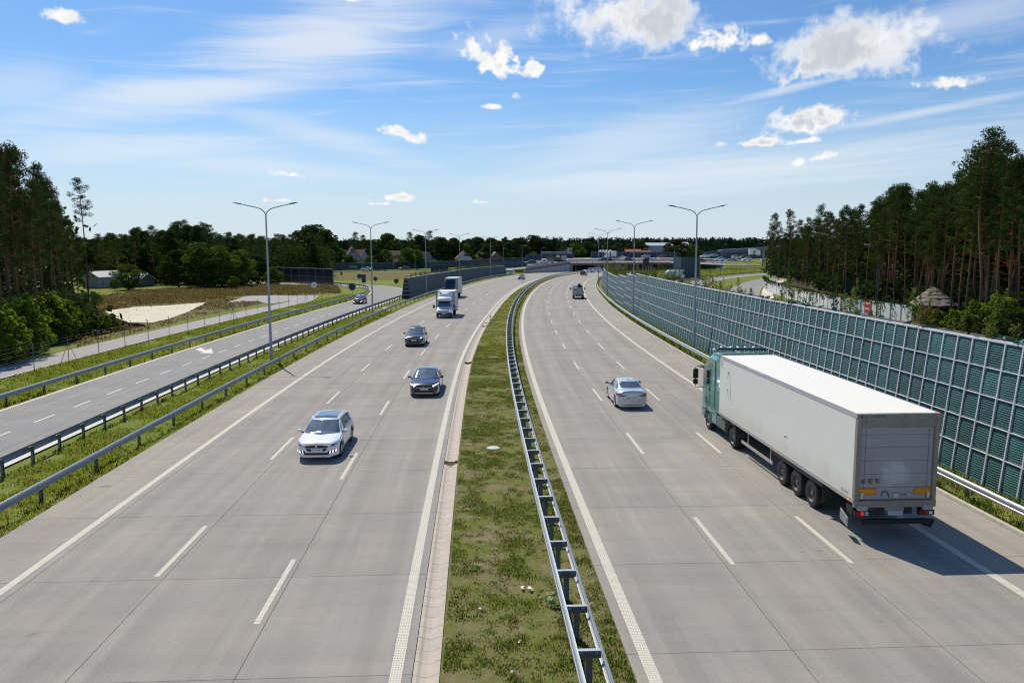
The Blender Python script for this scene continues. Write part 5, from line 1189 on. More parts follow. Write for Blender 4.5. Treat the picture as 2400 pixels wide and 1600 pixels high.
    m = MB(); m.hexa([(-1.1, 14.3, 3.80), (1.1, 14.3, 3.80), (1.1, 15.4, 3.80), (-1.1, 15.4, 3.80)], [(-1.05, 13.75, 4.03), (1.05, 13.75, 4.03), (1.0, 14.6, 3.98), (-1.0, 14.6, 3.98)]); m.build('roof_deflector', TEAL, t)
    m = MB(); m.tube([(-1.0, 14.95, 4.08), (-.95, 14.9, 4.12), (1.25, 14.6, 4.12), (1.3, 14.6, 4.08)], .065, 8); m.build('roof_light_bar', M('bar_dark_green', (.012, .045, .045), .3, coat=1), t)
    for x in (-1.02, -.8, -.35, .0, .35, .75):
        m = MB(); m.lathe([(-.02, .085), (.05, .08), (.09, .04), (.1, .001)], 10, 'Z'); o = m.build('roof_lamp', M('lamp_white', (.75, .76, .75), .3, coat=1), t, smooth=True); o.location = (x, 15.35 if x < -.9 else 14.95-.11*(x+1), 4.0 if x < -.9 else 4.16)
    return t
LOR = lorry(); LOR.location = (10.605+1.3*math.cos(.0511), 23.817+1.3*math.sin(.0511), 0); LOR.rotation_euler = (0, 0, .0511)

# ------------------------------------------------------------------ box lorries and the dropside
BOXW = M('box_panel_white', (.66, .66, .665), .5, var=.06, vs_=1, obj=True); BOXS = M('box_frame_dark', (.05, .055, .065), .5)
def box_lorry(label, cabm, boxh, boxw, boxl, spo, txt, nose=.95, low=BLACK):
    t = thing('box_lorry', label, 'lorry'); W = boxw/2
    m = MB(); m.box(-W+.03, W-.03, -boxl, 0, .95, boxh-.03); m.build('cargo_box', BOXW, t)
    for nm, b in (('corner_post', (-W, -W+.08, -.05, .03, .9, boxh)), ('corner_post', (W-.08, W, -.05, .03, .9, boxh)), ('front_header', (-W+.08, W-.08, -.05, .03, boxh-.1, boxh)), ('roof_rim', (-W, -W+.06, -boxl, -.05, boxh-.07, boxh)), ('roof_rim', (W-.06, W, -boxl, -.05, boxh-.07, boxh)), ('lower_rail', (-W, -W+.05, -boxl, -.05, .85, .97)), ('lower_rail', (W-.05, W, -boxl, -.05, .85, .97)), ('corner_post', (W-.07, W, -boxl, -boxl+.08, .9, boxh-.07)), ('corner_post', (-W, -W+.07, -boxl, -boxl+.08, .9, boxh-.07))):
        m = MB(); m.box(*b); m.build(nm, BOXS, t)
    hw = 1.0
    B = Body(2.5, hw, [(-1.25, 2.2), (-.2, 2.28), (.0, 2.2), (.42, 1.42), (.5, 1.36), (1.05, 1.16), (1.2, 1.02), (1.25, .8)], [(-1.25, 1.35), (.4, 1.32), (1.0, 1.05), (1.25, .76)], [(-1.25, .86), (0, .85), (.45, .84), (1.25, .82)], [(-1.25, 1), (.3, 1), (.8, .98), (1.1, .92), (1.25, .82)], [(-1.25, .5), (0, .45), (1.25, .4)], (.35,), .37, floor=.4)
    b = B.build(cabm, t); b.location = (0, 1.2, 0)
    def D(*a, **k):
        o = B.decal(*a, **k)
        if o is not None and o.parent is t: o.location = (0, 1.2, 0)
        return o
    D('windscreen', 'F', [(-.74, 2.12), (.74, 2.12)], [(-.86, 1.48), (0, 1.45), (.86, 1.48)], GLASS, t, 12, 8)
    D('grille', 'F', [(-.6, .98), (0, .93), (.6, .98)], [(-.5, .86), (.5, .86)], BLACK, t, 10, 2)
    D('bumper', 'F', [(-.95, .74), (.95, .74)], [(-.95, .42), (.95, .42)], low, t, 14, 3, .05)
    for mi in (False, True):
        D('headlight', 'F', [(.55, 1.02), (.88, 1.12)], [(.55, .90), (.88, .94)], HEADL, t, 6, 3, mirror=mi); h = D('lit_lens', 'F', [(.78, 1.06), (.86, 1.08)], [(.78, .99), (.86, 1.0)], LIT, t, 3, 3, .016, mirror=mi)
    for v in ('L', 'R'): D('side_window', v, [(.1, 2.0), (-.75, 2.05)], [(.35, 1.42), (-.75, 1.42)], GLASS, t, 6, 4)
    pl = plate(t, None, 'F', .6, txt, .52, y=2.52)
    for sd_ in (-1, 1):
        m = MB(); m.tube([(sd_*.98, 1.55, 1.5), (sd_*1.32, 1.6, 1.55)], .03, 5); m.build('mirror_arm', BLACK, t); m = MB(); m.box(sd_*1.36-.12, sd_*1.36+.12, 1.5, 1.62, 1.3, 1.74); m.build('mirror', BLACK, t, bevel=.03)
        wheel(t, sd_*.87, 1.55, .37, .24, sd_, steel=True); wheel(t, sd_*.85, -boxl+1.6, .37, .4, sd_, steel=True)
        m = MB(); m.box(sd_*.4-.06, sd_*.4+.06, -boxl, 1.0, .6, .85); m.build('chassis_beam', CHAS, t)
    # roof sleeper and wind deflector
    m = MB(); sec = lambda y, w_, za, zb_: [(-w_, y, za), (w_, y, za), (w_*.94, y, zb_-.12), (w_*.7, y, zb_), (-w_*.7, y, zb_), (-w_*.94, y, zb_-.12)]
    rs = [sec(.06, .98, 2.2, boxh-.05), sec(.5, .98, 2.2, boxh-.18), sec(1.0, .97, 2.2, boxh-.62), sec(1.35, .93, 2.2, 2.55), sec(1.45, .9, 2.2, 2.36)]
    for a, b in zip(rs, rs[1:]): m.hexa(a[::-1], b[::-1])
    m.build('roof_sleeper', cabm if spo is None else spo, t, smooth=True, angle=50)
    m = MB(); m.box(-.95, .95, .9, 1.5, 2.14, 2.22); m.build('sleeper_lip', BLACK, t)
    for x in (-.62, .62): m = MB(); m.box(x-.14, x+.14, .07, .5, boxh-.2, boxh-.02); m.build('deflector_fin', WHITE, t, bevel=.04)
    m = MB(); m.box(-W, W, -boxl-.06, -boxl+.02, .5, .62); m.build('rear_bar', CHAS, t)
    return t
VAN = place(box_lorry('white box van with a rounded roof sleeper and black bumper, left carriageway', P_WHITE, 3.4, 2.45, 5.2, None, 'WGM 6175E'), 100.4, -10.35, True)
TR2 = place(box_lorry('box lorry with dark navy cab and roof, half hidden behind the white box van', P_NAVY, 3.7, 2.5, 7.0, P_NAVY, 'LPU 3391'), 140.6, -14.4, True)
def dropside():
    t = thing('dropside_lorry', 'grey dropside lorry carrying a dark heap, seen from behind on the right carriageway', 'lorry'); GS = M('dropside_alu', (.36, .37, .39), .45, .4, var=.12, vs_=3, obj=True)
    m = MB(); m.box(-1.03, 1.03, 0, 3.6, .92, 1.0); m.build('load_bed', GS, t)
    m = MB(); m.box(-1.03, 1.03, 0, .04, 1.0, 1.42); m.build('tailgate', GS, t)
    for sd_ in (-1, 1):
        m = MB(); m.box(sd_*1.03-.02, sd_*1.03+.02, .041, 3.6, 1.0, 1.42); m.build('side_board', GS, t)
        m = MB(); m.box(sd_*.85-.12, sd_*.85+.12, -.02, .02, .62, .74); m.build('tail_light', REDL, t)
        m = MB(); m.tube([(sd_*.95, 4.9, 1.62), (sd_*1.3, 4.9, 1.65)], .03, 5); m.build('mirror_arm', BLACK, t); m = MB(); m.box(sd_*1.33-.11, sd_*1.33+.11, 4.85, 4.95, 1.45, 1.85); m.build('mirror', BLACK, t, bevel=.03)
        wheel(t, sd_*.84, .95, .36, .38, sd_, steel=True); wheel(t, sd_*.84, 4.8, .36, .24, sd_, steel=True)
        m = MB(); m.tube([(sd_*.95, 3.62, 1.0), (sd_*.95, 3.62, 2.25)], .03, 5); m.build('ladder_post', GS, t)
    m = MB(); m.box(-1.0, 1.0, 3.6, 3.66, 2.2, 2.27); m.box(-1.0, 1.0, 3.6, 3.66, 1.75, 1.8); m.build('ladder_bar', GS, t)
    m = MB(); m.box(-.02, .02, -.03, .0, 1.02, 1.38); m.build('tailgate_latch', BLACK, t)
    sec = lambda y, w_, a, b: [(-w_, y, a), (w_, y, a), (w_*.95, y, b-.15), (w_*.8, y, b), (-w_*.8, y, b), (-w_*.95, y, b-.15)]
    m = MB(); rs = [sec(3.75, .95, .5, 2.2), sec(4.9, .97, .5, 2.25), sec(5.4, .95, .45, 1.6), sec(5.75, .9, .42, 1.2)]
    for a, b in zip(rs, rs[1:]): m.hexa(a, b)
    m.build('cab', P_LGREY, t); m = MB(); m.box(-.72, .72, 3.73, 3.748, 1.52, 2.05); m.build('rear_window', GLASS, t)
    m = MB(); m.box(-.7, .7, 2.9, 3.4, 1.4, 1.9); m.build('pale_crate', M('load_pink_grey', (.52, .42, .44), .7, var=.2, vs_=4, obj=True), t); m = MB(); m.box(-.72, .72, 2.85, 3.45, 1.901, 1.98); m.build('crate_lid', WHITE, t)
    m = MB()
    for k in range(26):
        a, r = random.uniform(0, 6.28), random.uniform(0, .38); z = 2.0+random.uniform(0, .65)*(1-r/.5); m.box(.25+r*math.cos(a)-.12, .25+r*math.cos(a)+.12, 3.1+r*math.sin(a)-.12, 3.1+r*math.sin(a)+.12, z-.1, z+.1, 0, Matrix.Translation((0, 0, 0)))
    tag(m.build('dark_heap', M('dark_heap', (.012, .016, .018), .8), t), kind='stuff')
    m = MB(); m.box(-.9, .9, -.02, .05, .5, .62); m.build('under_run_bar', CHAS, t); m = MB(); m.box(-.4, .4, .1, 5.2, .6, .92); m.build('chassis_beam', CHAS, t)
    plate(t, None, 'B', .72, 'WOT 21K', .5, y=-.03)
    return t
DRP = place(dropside(), 137.6, 9.0)
def tanker():
    t = thing('tanker_lorry', 'white tank lorry driving behind the green noise wall', 'lorry')
    m = MB(); m.lathe([(0, .001), (.06, .55), (.2, .9), (.5, 1.1), (6.5, 1.1), (6.8, .8), (6.9, .001)], 24); m.v = [(y_, -6.9+x_ if False else x_-6.9, z_) for x_, y_, z_ in m.v]; o = m.build('tank', M('tank_white', (.72, .73, .72), .35, coat=.3), t, smooth=True, angle=60); o.location = (0, 0, 2.25)
    m = MB(); m.box(-.35, .35, -6.4, -.6, 3.33, 3.42); m.build('catwalk', ALU, t)
    for y in (-5.6, -3.3, -1.2): m = MB(); m.lathe([(-.03, 1.115), (.03, 1.115)], 24); o2 = m.build('tank_band', ALU, t); o2.rotation_euler = (0, 0, math.pi/2); o2.location = (0, y, 2.25)
    m = MB(); m.box(-1.22, 1.22, .3, 2.3, .8, 3.3); m.build('cab', P_WHITE, t, bevel=.15); m = MB(); m.box(-1.15, 1.15, .1, 1.2, 3.3, 3.85); m.build('air_deflector', M('deflector_dark', (.03, .035, .04), .5), t)
    for sd_ in (-1, 1):
        m = MB(); m.box(sd_*1.225-.01, sd_*1.225+.01, .9, 2.0, 2.1, 2.9); m.build('side_window', GLASS, t); m = MB(); m.box(sd_*1.5-.12, sd_*1.5+.12, 2.1, 2.25, 2.1, 2.8); m.build('mirror', BLACK, t)
        m = MB(); m.box(sd_*1.1-.13, sd_*1.1+.13, -6.9, -6.85, .7, .95); m.build('tail_light', REDL, t)
        for y in (-5.9, -4.6, -.5, 1.6): wheel(t, sd_*1.0, y, .5, .34, sd_, steel=True)
    m = MB(); m.box(-.5, .5, -6.85, 2.0, .8, 1.15); m.build('chassis_beam', CHAS, t)
    return t
TK = tanker(); q = at_depth(1587, 660, 214); TK.location = (q.x, q.y, 0); TK.rotation_euler = (0, 0, R(-32))

# ================================================================== trees
def crown_quads(cl, per, rad, sx, sy, flat=.6):
    """leaf quads scattered in clumps: cl = list of (centre, radius)"""
    C, N, T_ = [], [], []
    for c, r in cl:
        n = max(6, int(per*(r/rad)**2)); d = rng.normal(size=(n, 3)); d /= np.linalg.norm(d, axis=1)[:, None]
        q = d*(rng.uniform(.35, 1.0, n)**.5)[:, None]*r; q[:, 2] *= flat
        C.append(np.asarray(c)+q); N.append(d+rng.normal(scale=.6, size=(n, 3))+np.array([0, 0, .3])); T_.append(np.full(n, random.random())*.45+rng.uniform(0, .55, n))
    C, N, T_ = np.concatenate(C), np.concatenate(N), np.concatenate(T_); n = len(C)
    return C, N, rng.uniform(.6, 1.3, n)*sx, rng.uniform(.6, 1.3, n)*sy, T_
def pine_meshes(h, bare=.52, spread=2.2, lean=0.0, kink=0.0, seed=0, dense=1.0, mat=NEEDLE, per=37, rad=.125):
    random.seed(seed); m = MB(); pts, rr = [], []
    ph = random.uniform(0, 6.28)
    for i in range(11):
        t = i/10; k = kink*math.sin(t*math.pi*2.2)*(1-t*.3); x = lean*h*t*t+k*math.cos(ph)+.12*math.sin(3*t+ph); y = k*math.sin(ph)+.12*math.cos(4*t+ph)
        pts.append((x, y, h*t*.97)); rr.append(rad*(1-t)**.75+.02)
    m.tube(pts, rr, 7)
    at_ = lambda z: tuple(np.interp(z/h/.97, np.linspace(0, 1, 11), [p[k] for p in pts]) for k in (0, 1))
    cl = []; nb = int(26*dense)
    for i in range(7):     # dead snags below the crown
        z = h*random.uniform(bare*.55, bare); x, y = at_(z); a = random.uniform(0, 6.28); l = random.uniform(.4, 1.5)
        m.tube([(x, y, z), (x+l*math.cos(a), y+l*math.sin(a), z+random.uniform(-.1, .4))], [.03, .008], 4)
    for i in range(nb):
        f = i/(nb-1); z = h*(bare+(1-bare)*f**.9); x, y = at_(z); a = i*2.4+random.uniform(-.5, .5)
        prof = (.55+.45*math.sin(min(1, f*1.5)*math.pi*.62))*(1-f**2.2*.85); l = spread*prof*random.uniform(.45, 1.15)
        e = (x+l*math.cos(a), y+l*math.sin(a), z+l*random.uniform(.05, .45))
        m.tube([(x, y, z), ((x+e[0])/2, (y+e[1])/2, z+l*.1), e], [.05*(1-f)+.02, .03, .012], 4)
        for k in range(random.choice((2, 3, 3, 4))):
            u = random.uniform(.45, 1.08); cl.append(((x+(e[0]-x)*u+random.uniform(-.35, .35), y+(e[1]-y)*u+random.uniform(-.35, .35), z+(e[2]-z)*u+random.uniform(.0, .35)), random.uniform(.42, .85)))
    cl.append(((*at_(h*.97), h*.985), .5))
    tm = m.mesh('trunk', BARK, smooth=True, angle=60)
    C, N, sx, sy, T_ = crown_quads(cl, per, .6, .13, .05, .6); cm = leafmesh('crown', C, N, sx, sy, mat, T_)
    return tm, cm
PINES = [pine_meshes(17, .55, 2.3, .0, .0, 1), pine_meshes(17, .5, 2.6, .03, .25, 2), pine_meshes(17, .6, 2.0, -.03, .15, 3), pine_meshes(17, .48, 2.5, .0, .1, 4, 1.25), pine_meshes(17, .62, 2.2, .06, .4, 5, .85), pine_meshes(17, .4, 2.7, 0, .05, 6, 1.4)]
def broad_meshes(h, wdt, seed, mat=LEAF, per=70, base=.18, sz=(.16, .11), n=34, trunk=BARK_G, shape=1.0, cr=(.2, .44)):
    random.seed(seed); m = MB(); cl = []
    m.tube([(0, 0, -.1), (.05, .03, h*.3), (.0, .1, h*.62)], [.02*h, .014*h, .004*h], 6)
    for i in range(n):
        f = (i+.5)/n; z = h*(base+(1-base)*f); a = i*2.4+random.uniform(-.4, .4); prof = math.sin(math.pi*min(1, (.16+.84*f)**shape))**.6; l = wdt*prof*random.uniform(.3, 1.15)
        e = (l*math.cos(a), l*math.sin(a), z+h*random.uniform(-.05, .06)); 
        if i % 2 == 0: m.tube([(0, 0, max(.1, z-h*.2)), (e[0]*.6, e[1]*.6, z-h*.05), e], [.006*h, .004*h, .0015*h], 4)
        cl.append((e, wdt*random.uniform(*cr)))
    tm = m.mesh('trunk', trunk, smooth=True, angle=60); rd = wdt*.36
    C, N, sx, sy, T_ = crown_quads(cl, per, rd, sz[0], sz[1], .8); return tm, leafmesh('crown', C, N, sx, sy, mat, T_)
LEAF_M = grass_mat('broad_leaves_mid', [(.04, .072, .015), (.075, .12, .02), (.105, .165, .024), (.15, .22, .032)], .4)
BROAD = [broad_meshes(12, 4.2, 11, LEAF_D, 210, .15, (.26, .18), 40), broad_meshes(12, 3.6, 12, LEAF_D, 190, .2, (.26, .18), 36), broad_meshes(11, 4.0, 13, LEAF_M, 150, .1, (.25, .18), 30, shape=1.3)]
SAPL = [broad_meshes(5, 1.35, 41, LEAF, 150, .22, (.14, .10), 46, shape=.8, cr=(.13, .3)), broad_meshes(5, 1.6, 42, LEAF, 150, .16, (.14, .10), 50, cr=(.12, .28)), broad_meshes(5, 1.2, 43, LEAF, 150, .28, (.14, .10), 44, cr=(.13, .3))]
BUSH = [broad_meshes(4.5, 1.9, 21, LEAF, 200, .06, (.13, .09), 64, cr=(.12, .27)), broad_meshes(4.5, 1.6, 22, LEAF, 200, .08, (.13, .09), 56, cr=(.13, .28)), broad_meshes(4.5, 2.1, 23, LEAF, 200, .05, (.14, .1), 66, cr=(.12, .26))]
SPRUCE = [broad_meshes(15, 3.0, 31, NEEDLE, 240, .06, (.22, .09), 50, BARK, .55)]
random.seed(3)
def tree(name, pair, pos, h, h0, label, group=None, rz=None, wide=1.0, cat='tree', crown_mat=None):
    k = h/h0; t = thing(name, label, cat, (pos[0], pos[1], -.07), random.uniform(0, 6.28) if rz is None else rz, group)
    t.scale = (k*wide, k*wide, k); inst('trunk', pair[0], t)
    c = inst('crown', pair[1], t)
    if crown_mat: c.material_slots[0].link = 'OBJECT'; c.material_slots[0].material = crown_mat
    return t
def top_h(px, top, y): return at_depth(px, top, y).z
# right wood: front edge trees fitted to the skyline, then rows behind
SKY_R = ip([(1790, 545), (1800, 505), (1812, 495), (1832, 540), (1848, 488), (1870, 520), (1890, 510), (1918, 472), (1945, 505), (1975, 478), (1998, 480), (2030, 470), (2080, 440), (2108, 420), (2140, 445), (2170, 425), (2190, 440), (2230, 405), (2262, 390), (2298, 312), (2322, 345), (2340, 335), (2365, 375), (2390, 358), (2420, 352)])
ORD = ['first', 'second', 'third', 'fourth', 'fifth', 'sixth', 'seventh', 'eighth', 'ninth', 'tenth']+[f'{n}{"st" if n == 21 else "nd" if n == 22 else "rd" if n == 23 else "th"}' for n in range(11, 40)]
front = [(1806, 236), (1822, 225), (1848, 208), (1868, 196), (1888, 186), (1917, 172), (1938, 160), (1962, 150), (1980, 142), (2006, 136), (2030, 128), (2052, 124), (2077, 118), (2098, 112), (2118, 110), (2140, 106), (2160, 104), (2182, 99), (2206, 97), (2232, 93), (2250, 91), (2268, 88), (2292, 84), (2312, 86), (2338, 82), (2362, 80), (2385, 79), (2410, 77)]
PG = 'pines of the wood right of the noise wall'
LAB = 'tall pine with bare reddish trunk in the wood right of the noise wall'
for i, (px, y) in enumerate(front):
    h = max(12, top_h(px, SKY_R(px)+random.uniform(0, 10), y)); p = at_depth(px, 700, y)
    lab, gp = f'{ORD[i]} pine from the left along the front edge of the right wood', 'front row pines of the right wood'
    pr = PINES[i % 6]; kw = {'wide': .8}
    if px == 2292: lab, gp, pr, h, kw = 'tallest pine with an airy crown standing above the right wood', None, PINES[4], top_h(2298, 310, y), {'rz': 1.0}
    if px == 1806: lab, gp, pr = 'slender pine at the far left end of the right wood', None, PINES[2]; kw = {'wide': .8}
    tree('pine_tree', pr, p, h, 17, lab, gp, **kw)
nb = 0
while nb < 150:
    y = random.uniform(70, 290); px = random.uniform(1800, 2560); yf = float(np.interp(px, [a for a, _ in front], [b for _, b in front]))
    if y < yf+3 or y > yf+75: continue
    p = at_depth(px, 700, y); h = top_h(px, SKY_R(min(px, 2420))+random.uniform(14, 60), y)
    h = min(h, 23)
    if h < 11: continue
    tree('pine_tree', random.choice(PINES), p, h, 17, LAB, PG); nb += 1
for px, y, h, mt in ((2290, 79, 3.6, 1), (2345, 76, 4.4, 1), (2240, 82, 2.6, 1), (2390, 72, 3.5, 0), (2200, 84, 2.4, 1), (2265, 74, 2.8, 0), (2325, 70, 3.4, 0)):
    tree('bush', BUSH[mt], at_depth(px, 700, y), h, 4.5, 'dark green bush beside the thatched hut under the pines', 'bushes beside the thatched hut', 1.2, 1.2, 'bush', LEAF if mt else LEAF_D)
for i in range(26):
    px = random.uniform(1830, 2420); y = float(np.interp(px, [a for a, _ in front], [b for _, b in front]))+random.uniform(4, 50)
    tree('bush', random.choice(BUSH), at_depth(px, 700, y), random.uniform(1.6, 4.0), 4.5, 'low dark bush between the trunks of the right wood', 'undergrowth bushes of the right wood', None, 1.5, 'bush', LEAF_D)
# left wood
PGL = 'pines of the wood at the left edge'; LABL = 'tall pine with dark crown in the wood at the left edge'
SKY_L = ip([(-60, 350), (0, 352), (25, 345), (40, 335), (62, 345), (74, 420), (85, 425), (100, 378), (112, 385), (126, 430), (145, 415), (156, 440), (165, 500), (190, 545), (230, 560)])
for px, y, rd in ((-40, 70, 0), (4, 68, 1), (24, 78, 3), (45, 74, 5), (60, 82, 3), (82, 74, 1), (104, 86, 3), (124, 90, 2), (146, 96, 4), (160, 104, 2), (-10, 88, 5), (20, 95, 3), (50, 100, 1), (75, 104, 5), (100, 110, 3), (125, 118, 0), (150, 125, 3), (172, 118, 0), (185, 140, 3), (35, 120, 5), (70, 130, 3), (110, 140, 5), (140, 150, 3)):
    h = min(24, max(12, top_h(px, SKY_L(px)+random.uniform(0, 10)+(random.uniform(15, 70) if y > 95 else 0), y))); red = px in (24, 60)
    tree('pine_tree', PINES[rd], at_depth(px, 700, y), h, 17, 'pine with rust brown dying needles in the wood at the left edge' if red else LABL, 'rust brown pines of the left wood' if red else PGL, None, .72, 'tree', NEEDLE_R if red else None)
for k in range(34):
    px = random.uniform(-160, 165); y = random.uniform(92, 175)
    tree('pine_tree', random.choice(PINES), at_depth(px, 700, y), min(22, max(10, top_h(px, SKY_L(px)+random.uniform(70, 160), y))), 17, LABL, PGL)
lone = pine_meshes(21, .66, 2.6, .02, .45, 44, .8, NEEDLE, 40, .15)
tree('pine_tree', lone, on_ground(207, 702), 21.5, 21, 'lone crooked pine with a one sided airy crown right of the left wood', None, 2.6, 1.0)
bx0 = [(20, 62), (55, 66), (95, 64), (130, 70), (165, 72), (195, 76), (225, 82), (250, 88), (0, 72), (40, 78), (80, 80), (115, 82), (150, 88), (185, 92), (215, 96), (-30, 64), (60, 90), (105, 94), (140, 98), (170, 84), (75, 70), (235, 92), (20, 84)]
bx = [(px+random.uniform(-6, 6), 63+.115*max(px, 0)+random.uniform(-2, 4)) for px in range(-30, 262, 11)]+[(px+random.uniform(-6, 6), 74+.11*max(px, 0)+random.uniform(-3, 6)) for px in range(-30, 225, 15)]
for i, (px, y) in enumerate(bx):
    tb = float(np.interp(px, [-40, 20, 60, 100, 130, 160, 205, 225, 245, 265], [700, 705, 690, 685, 695, 715, 725, 750, 768, 775]))
    tree('leafy_sapling', SAPL[i % 3] if i % 2 else BUSH[i % 3], at_depth(px, 700, y), max(1.6, top_h(px, tb+random.uniform(-12, 35), y)), 5 if i % 2 else 4.5, 'bright green leafy sapling in the thicket before the left wood', 'saplings of the thicket before the left wood', None, 1.0, 'bush')
# middle wood behind the dry meadow
PGM = 'pines of the dark wood left of the slip road'; LABM = 'dark pine in the wood left of the slip road'
SKY_M = ip([(190, 552), (230, 548), (300, 545), (335, 528), (350, 523), (375, 535), (395, 522), (430, 512), (450, 513), (480, 515), (500, 542), (560, 545), (620, 550), (690, 550), (730, 545), (770, 560), (820, 560), (835, 545), (870, 555), (950, 550), (1005, 540), (1060, 558), (1130, 560), (1200, 556), (1300, 560), (1800, 555)])
for k in range(105):
    px = random.uniform(190, 760); y = random.uniform(215, 330)
    if px > 625: y = random.uniform(236, 330)
    if k < 21: px = 195+k*21.0; y = random.uniform(196, 225)
    h = min(24, max(9, top_h(px, SKY_M(px)+random.uniform(0, 9 if k < 40 else 16), y)))
    tree('pine_tree', random.choice(PINES if random.random() < .7 else SPRUCE), at_depth(px, 680, y), h, 17 if True else 15, LABM, PGM, None, 1.25)
for px, y, top, k, wd, lab in ((268, 186, 655, 2, 1.6, 'bush at the left gable of the white shed'), (302, 180, 622, 2, 1.75, 'pale green spreading tree in front of the white shed'), (420, 190, 588, 0, 1.3, 'dark broad tree at the meadow edge right of the shed'), (470, 188, 575, 2, 1.3, 'wide mid green tree left of the nearest left lamp'), (520, 190, 583, 2, 1.3, 'mid green tree beside the nearest left lamp'), (565, 195, 590, 2, 1.25, 'mid green tree just left of the lamp pole'), (605, 205, 600, 0, 1.2, 'dark green tree right behind the lamp pole'),
    (548, 182, 648, 2, 1.3, 'small bright bush at the meadow edge'), (640, 200, 628, 2, 1.5, 'bright green bush overlapping the left end of the navy wall'), (500, 184, 655, 2, 1.2, 'low green bush before the white boards'), (735, 360, 534, 1, 1.5, 'large dark round broadleaf tree rising above the wood'), (765, 350, 545, 1, 1.4, 'dark broadleaf tree at the right end of the wood'), (712, 340, 592, 2, 1.4, 'yellowish green tree above the navy wall'), (685, 345, 600, 2, 1.0, 'slim yellowish bush above the navy wall')):
    tree('broadleaf_tree', BROAD[k], at_depth(px, 680, y), max(1.5, top_h(px, top, y)), 12 if k < 2 else 11, lab, None, None, wd)
# trees round the houses and beyond the far wall
FG = 'trees round the houses behind the far blue wall'
spec = [(798, 350, 585, 2), (822, 352, 600, 2), (835, 400, 545, 3), (852, 395, 552, 3), (880, 380, 578, 1), (905, 360, 588, 2), (910, 390, 550, 0), (930, 380, 575, 1), (955, 345, 584, 2), (978, 350, 588, 2), (962, 400, 545, 3), (985, 410, 556, 1), (1008, 400, 542, 3), (1035, 410, 560, 1), (1065, 420, 562, 1), (1090, 420, 575, 2), (1120, 430, 558, 0), (1150, 430, 562, 1), (1185, 450, 556, 3), (1215, 450, 560, 0), (1252, 440, 556, 1), (1285, 460, 566, 1), (1250, 400, 592, 2), (1350, 420, 572, 2), (1378, 430, 570, 1), (1400, 440, 575, 1), (1448, 430, 572, 1), (1478, 470, 572, 0), (1556, 430, 576, 3), (1563, 432, 590, 2), (1585, 430, 562, 0), (1600, 436, 570, 3), (1622, 440, 575, 2), (868, 345, 600, 2), (890, 350, 596, 1), (1140, 400, 578, 1), (1165, 420, 566, 0), (1320, 450, 566, 3), (1420, 460, 566, 3), (1500, 470, 568, 1), (1330, 425, 582, 1)]
for px, y, top, k in spec:
    pr = (BROAD+[PINES[3]])[k]; h0 = (12, 12, 11, 17)[k]
    tree('village_tree', pr, at_depth(px, 640, y), max(3, top_h(px, top, y)), h0, ('dark leafy tree', 'dark round tree', 'bright leafy tree', 'dark pine')[k]+' among the houses behind the far blue wall', FG+(' a', ' b', ' c', ' d')[k][:0]+', '+('dark leafy', 'dark round', 'bright leafy', 'pine')[k], None, 1.35)
# far wood on the horizon: one mass
C, N, SX, SY, TT = [], [], [], [], []
for k in range(1500):
    px = random.uniform(150, 1900) if k < 1100 else random.choice((random.uniform(-900, 150), random.uniform(1900, 3300))); y = random.uniform(430, 640) if px < 1300 else random.uniform(520, 760)
    p = at_depth(px, 640, y); h = max(6, at_depth(px, 556+random.uniform(-2, 9)+(px < 1150)*4, y).z)
    n = 60; d = rng.normal(size=(n, 3)); d /= np.linalg.norm(d, axis=1)[:, None]; hh = h*.5
    c = np.array([p.x, p.y, h-hh*.5])+d*np.array([2.6, 2.6, hh*.5])*rng.uniform(.5, 1, n)[:, None]
    c[:, 2] = np.maximum(c[:, 2], 1); C.append(c); N.append(d+rng.normal(scale=.5, size=(n, 3))); SX.append(rng.uniform(.5, 1.1, n)); SY.append(rng.uniform(.4, .8, n)); TT.append(np.full(n, random.random()*.6)+rng.uniform(0, .4, n))
me = leafmesh('far_wood', np.concatenate(C), np.concatenate(N), np.concatenate(SX), np.concatenate(SY), grass_mat('far_foliage', [(.014, .030, .020), (.022, .042, .026), (.03, .052, .03), (.042, .066, .034)], .15), np.concatenate(TT))
tag(inst('far_wood', me), 'distant dark wood along the whole horizon', 'wood', kind='stuff')
mb = MB(); P_ = [at_depth(x, 640, 770) for x in range(-1500, 3901, 60)]; vs = []
for i, p in enumerate(P_): vs += [(p.x, p.y, -.5), (p.x, p.y+2, 15+1.5*math.sin(i*1.7)+math.sin(i*3.1))]
mb.add(vs, [(2*i, 2*i+2, 2*i+3, 2*i+1) for i in range(len(P_)-1)])
tag(mb.build('far_hills', MATS['far_foliage']), 'low dark wooded rise closing the horizon', 'hills', kind='structure')

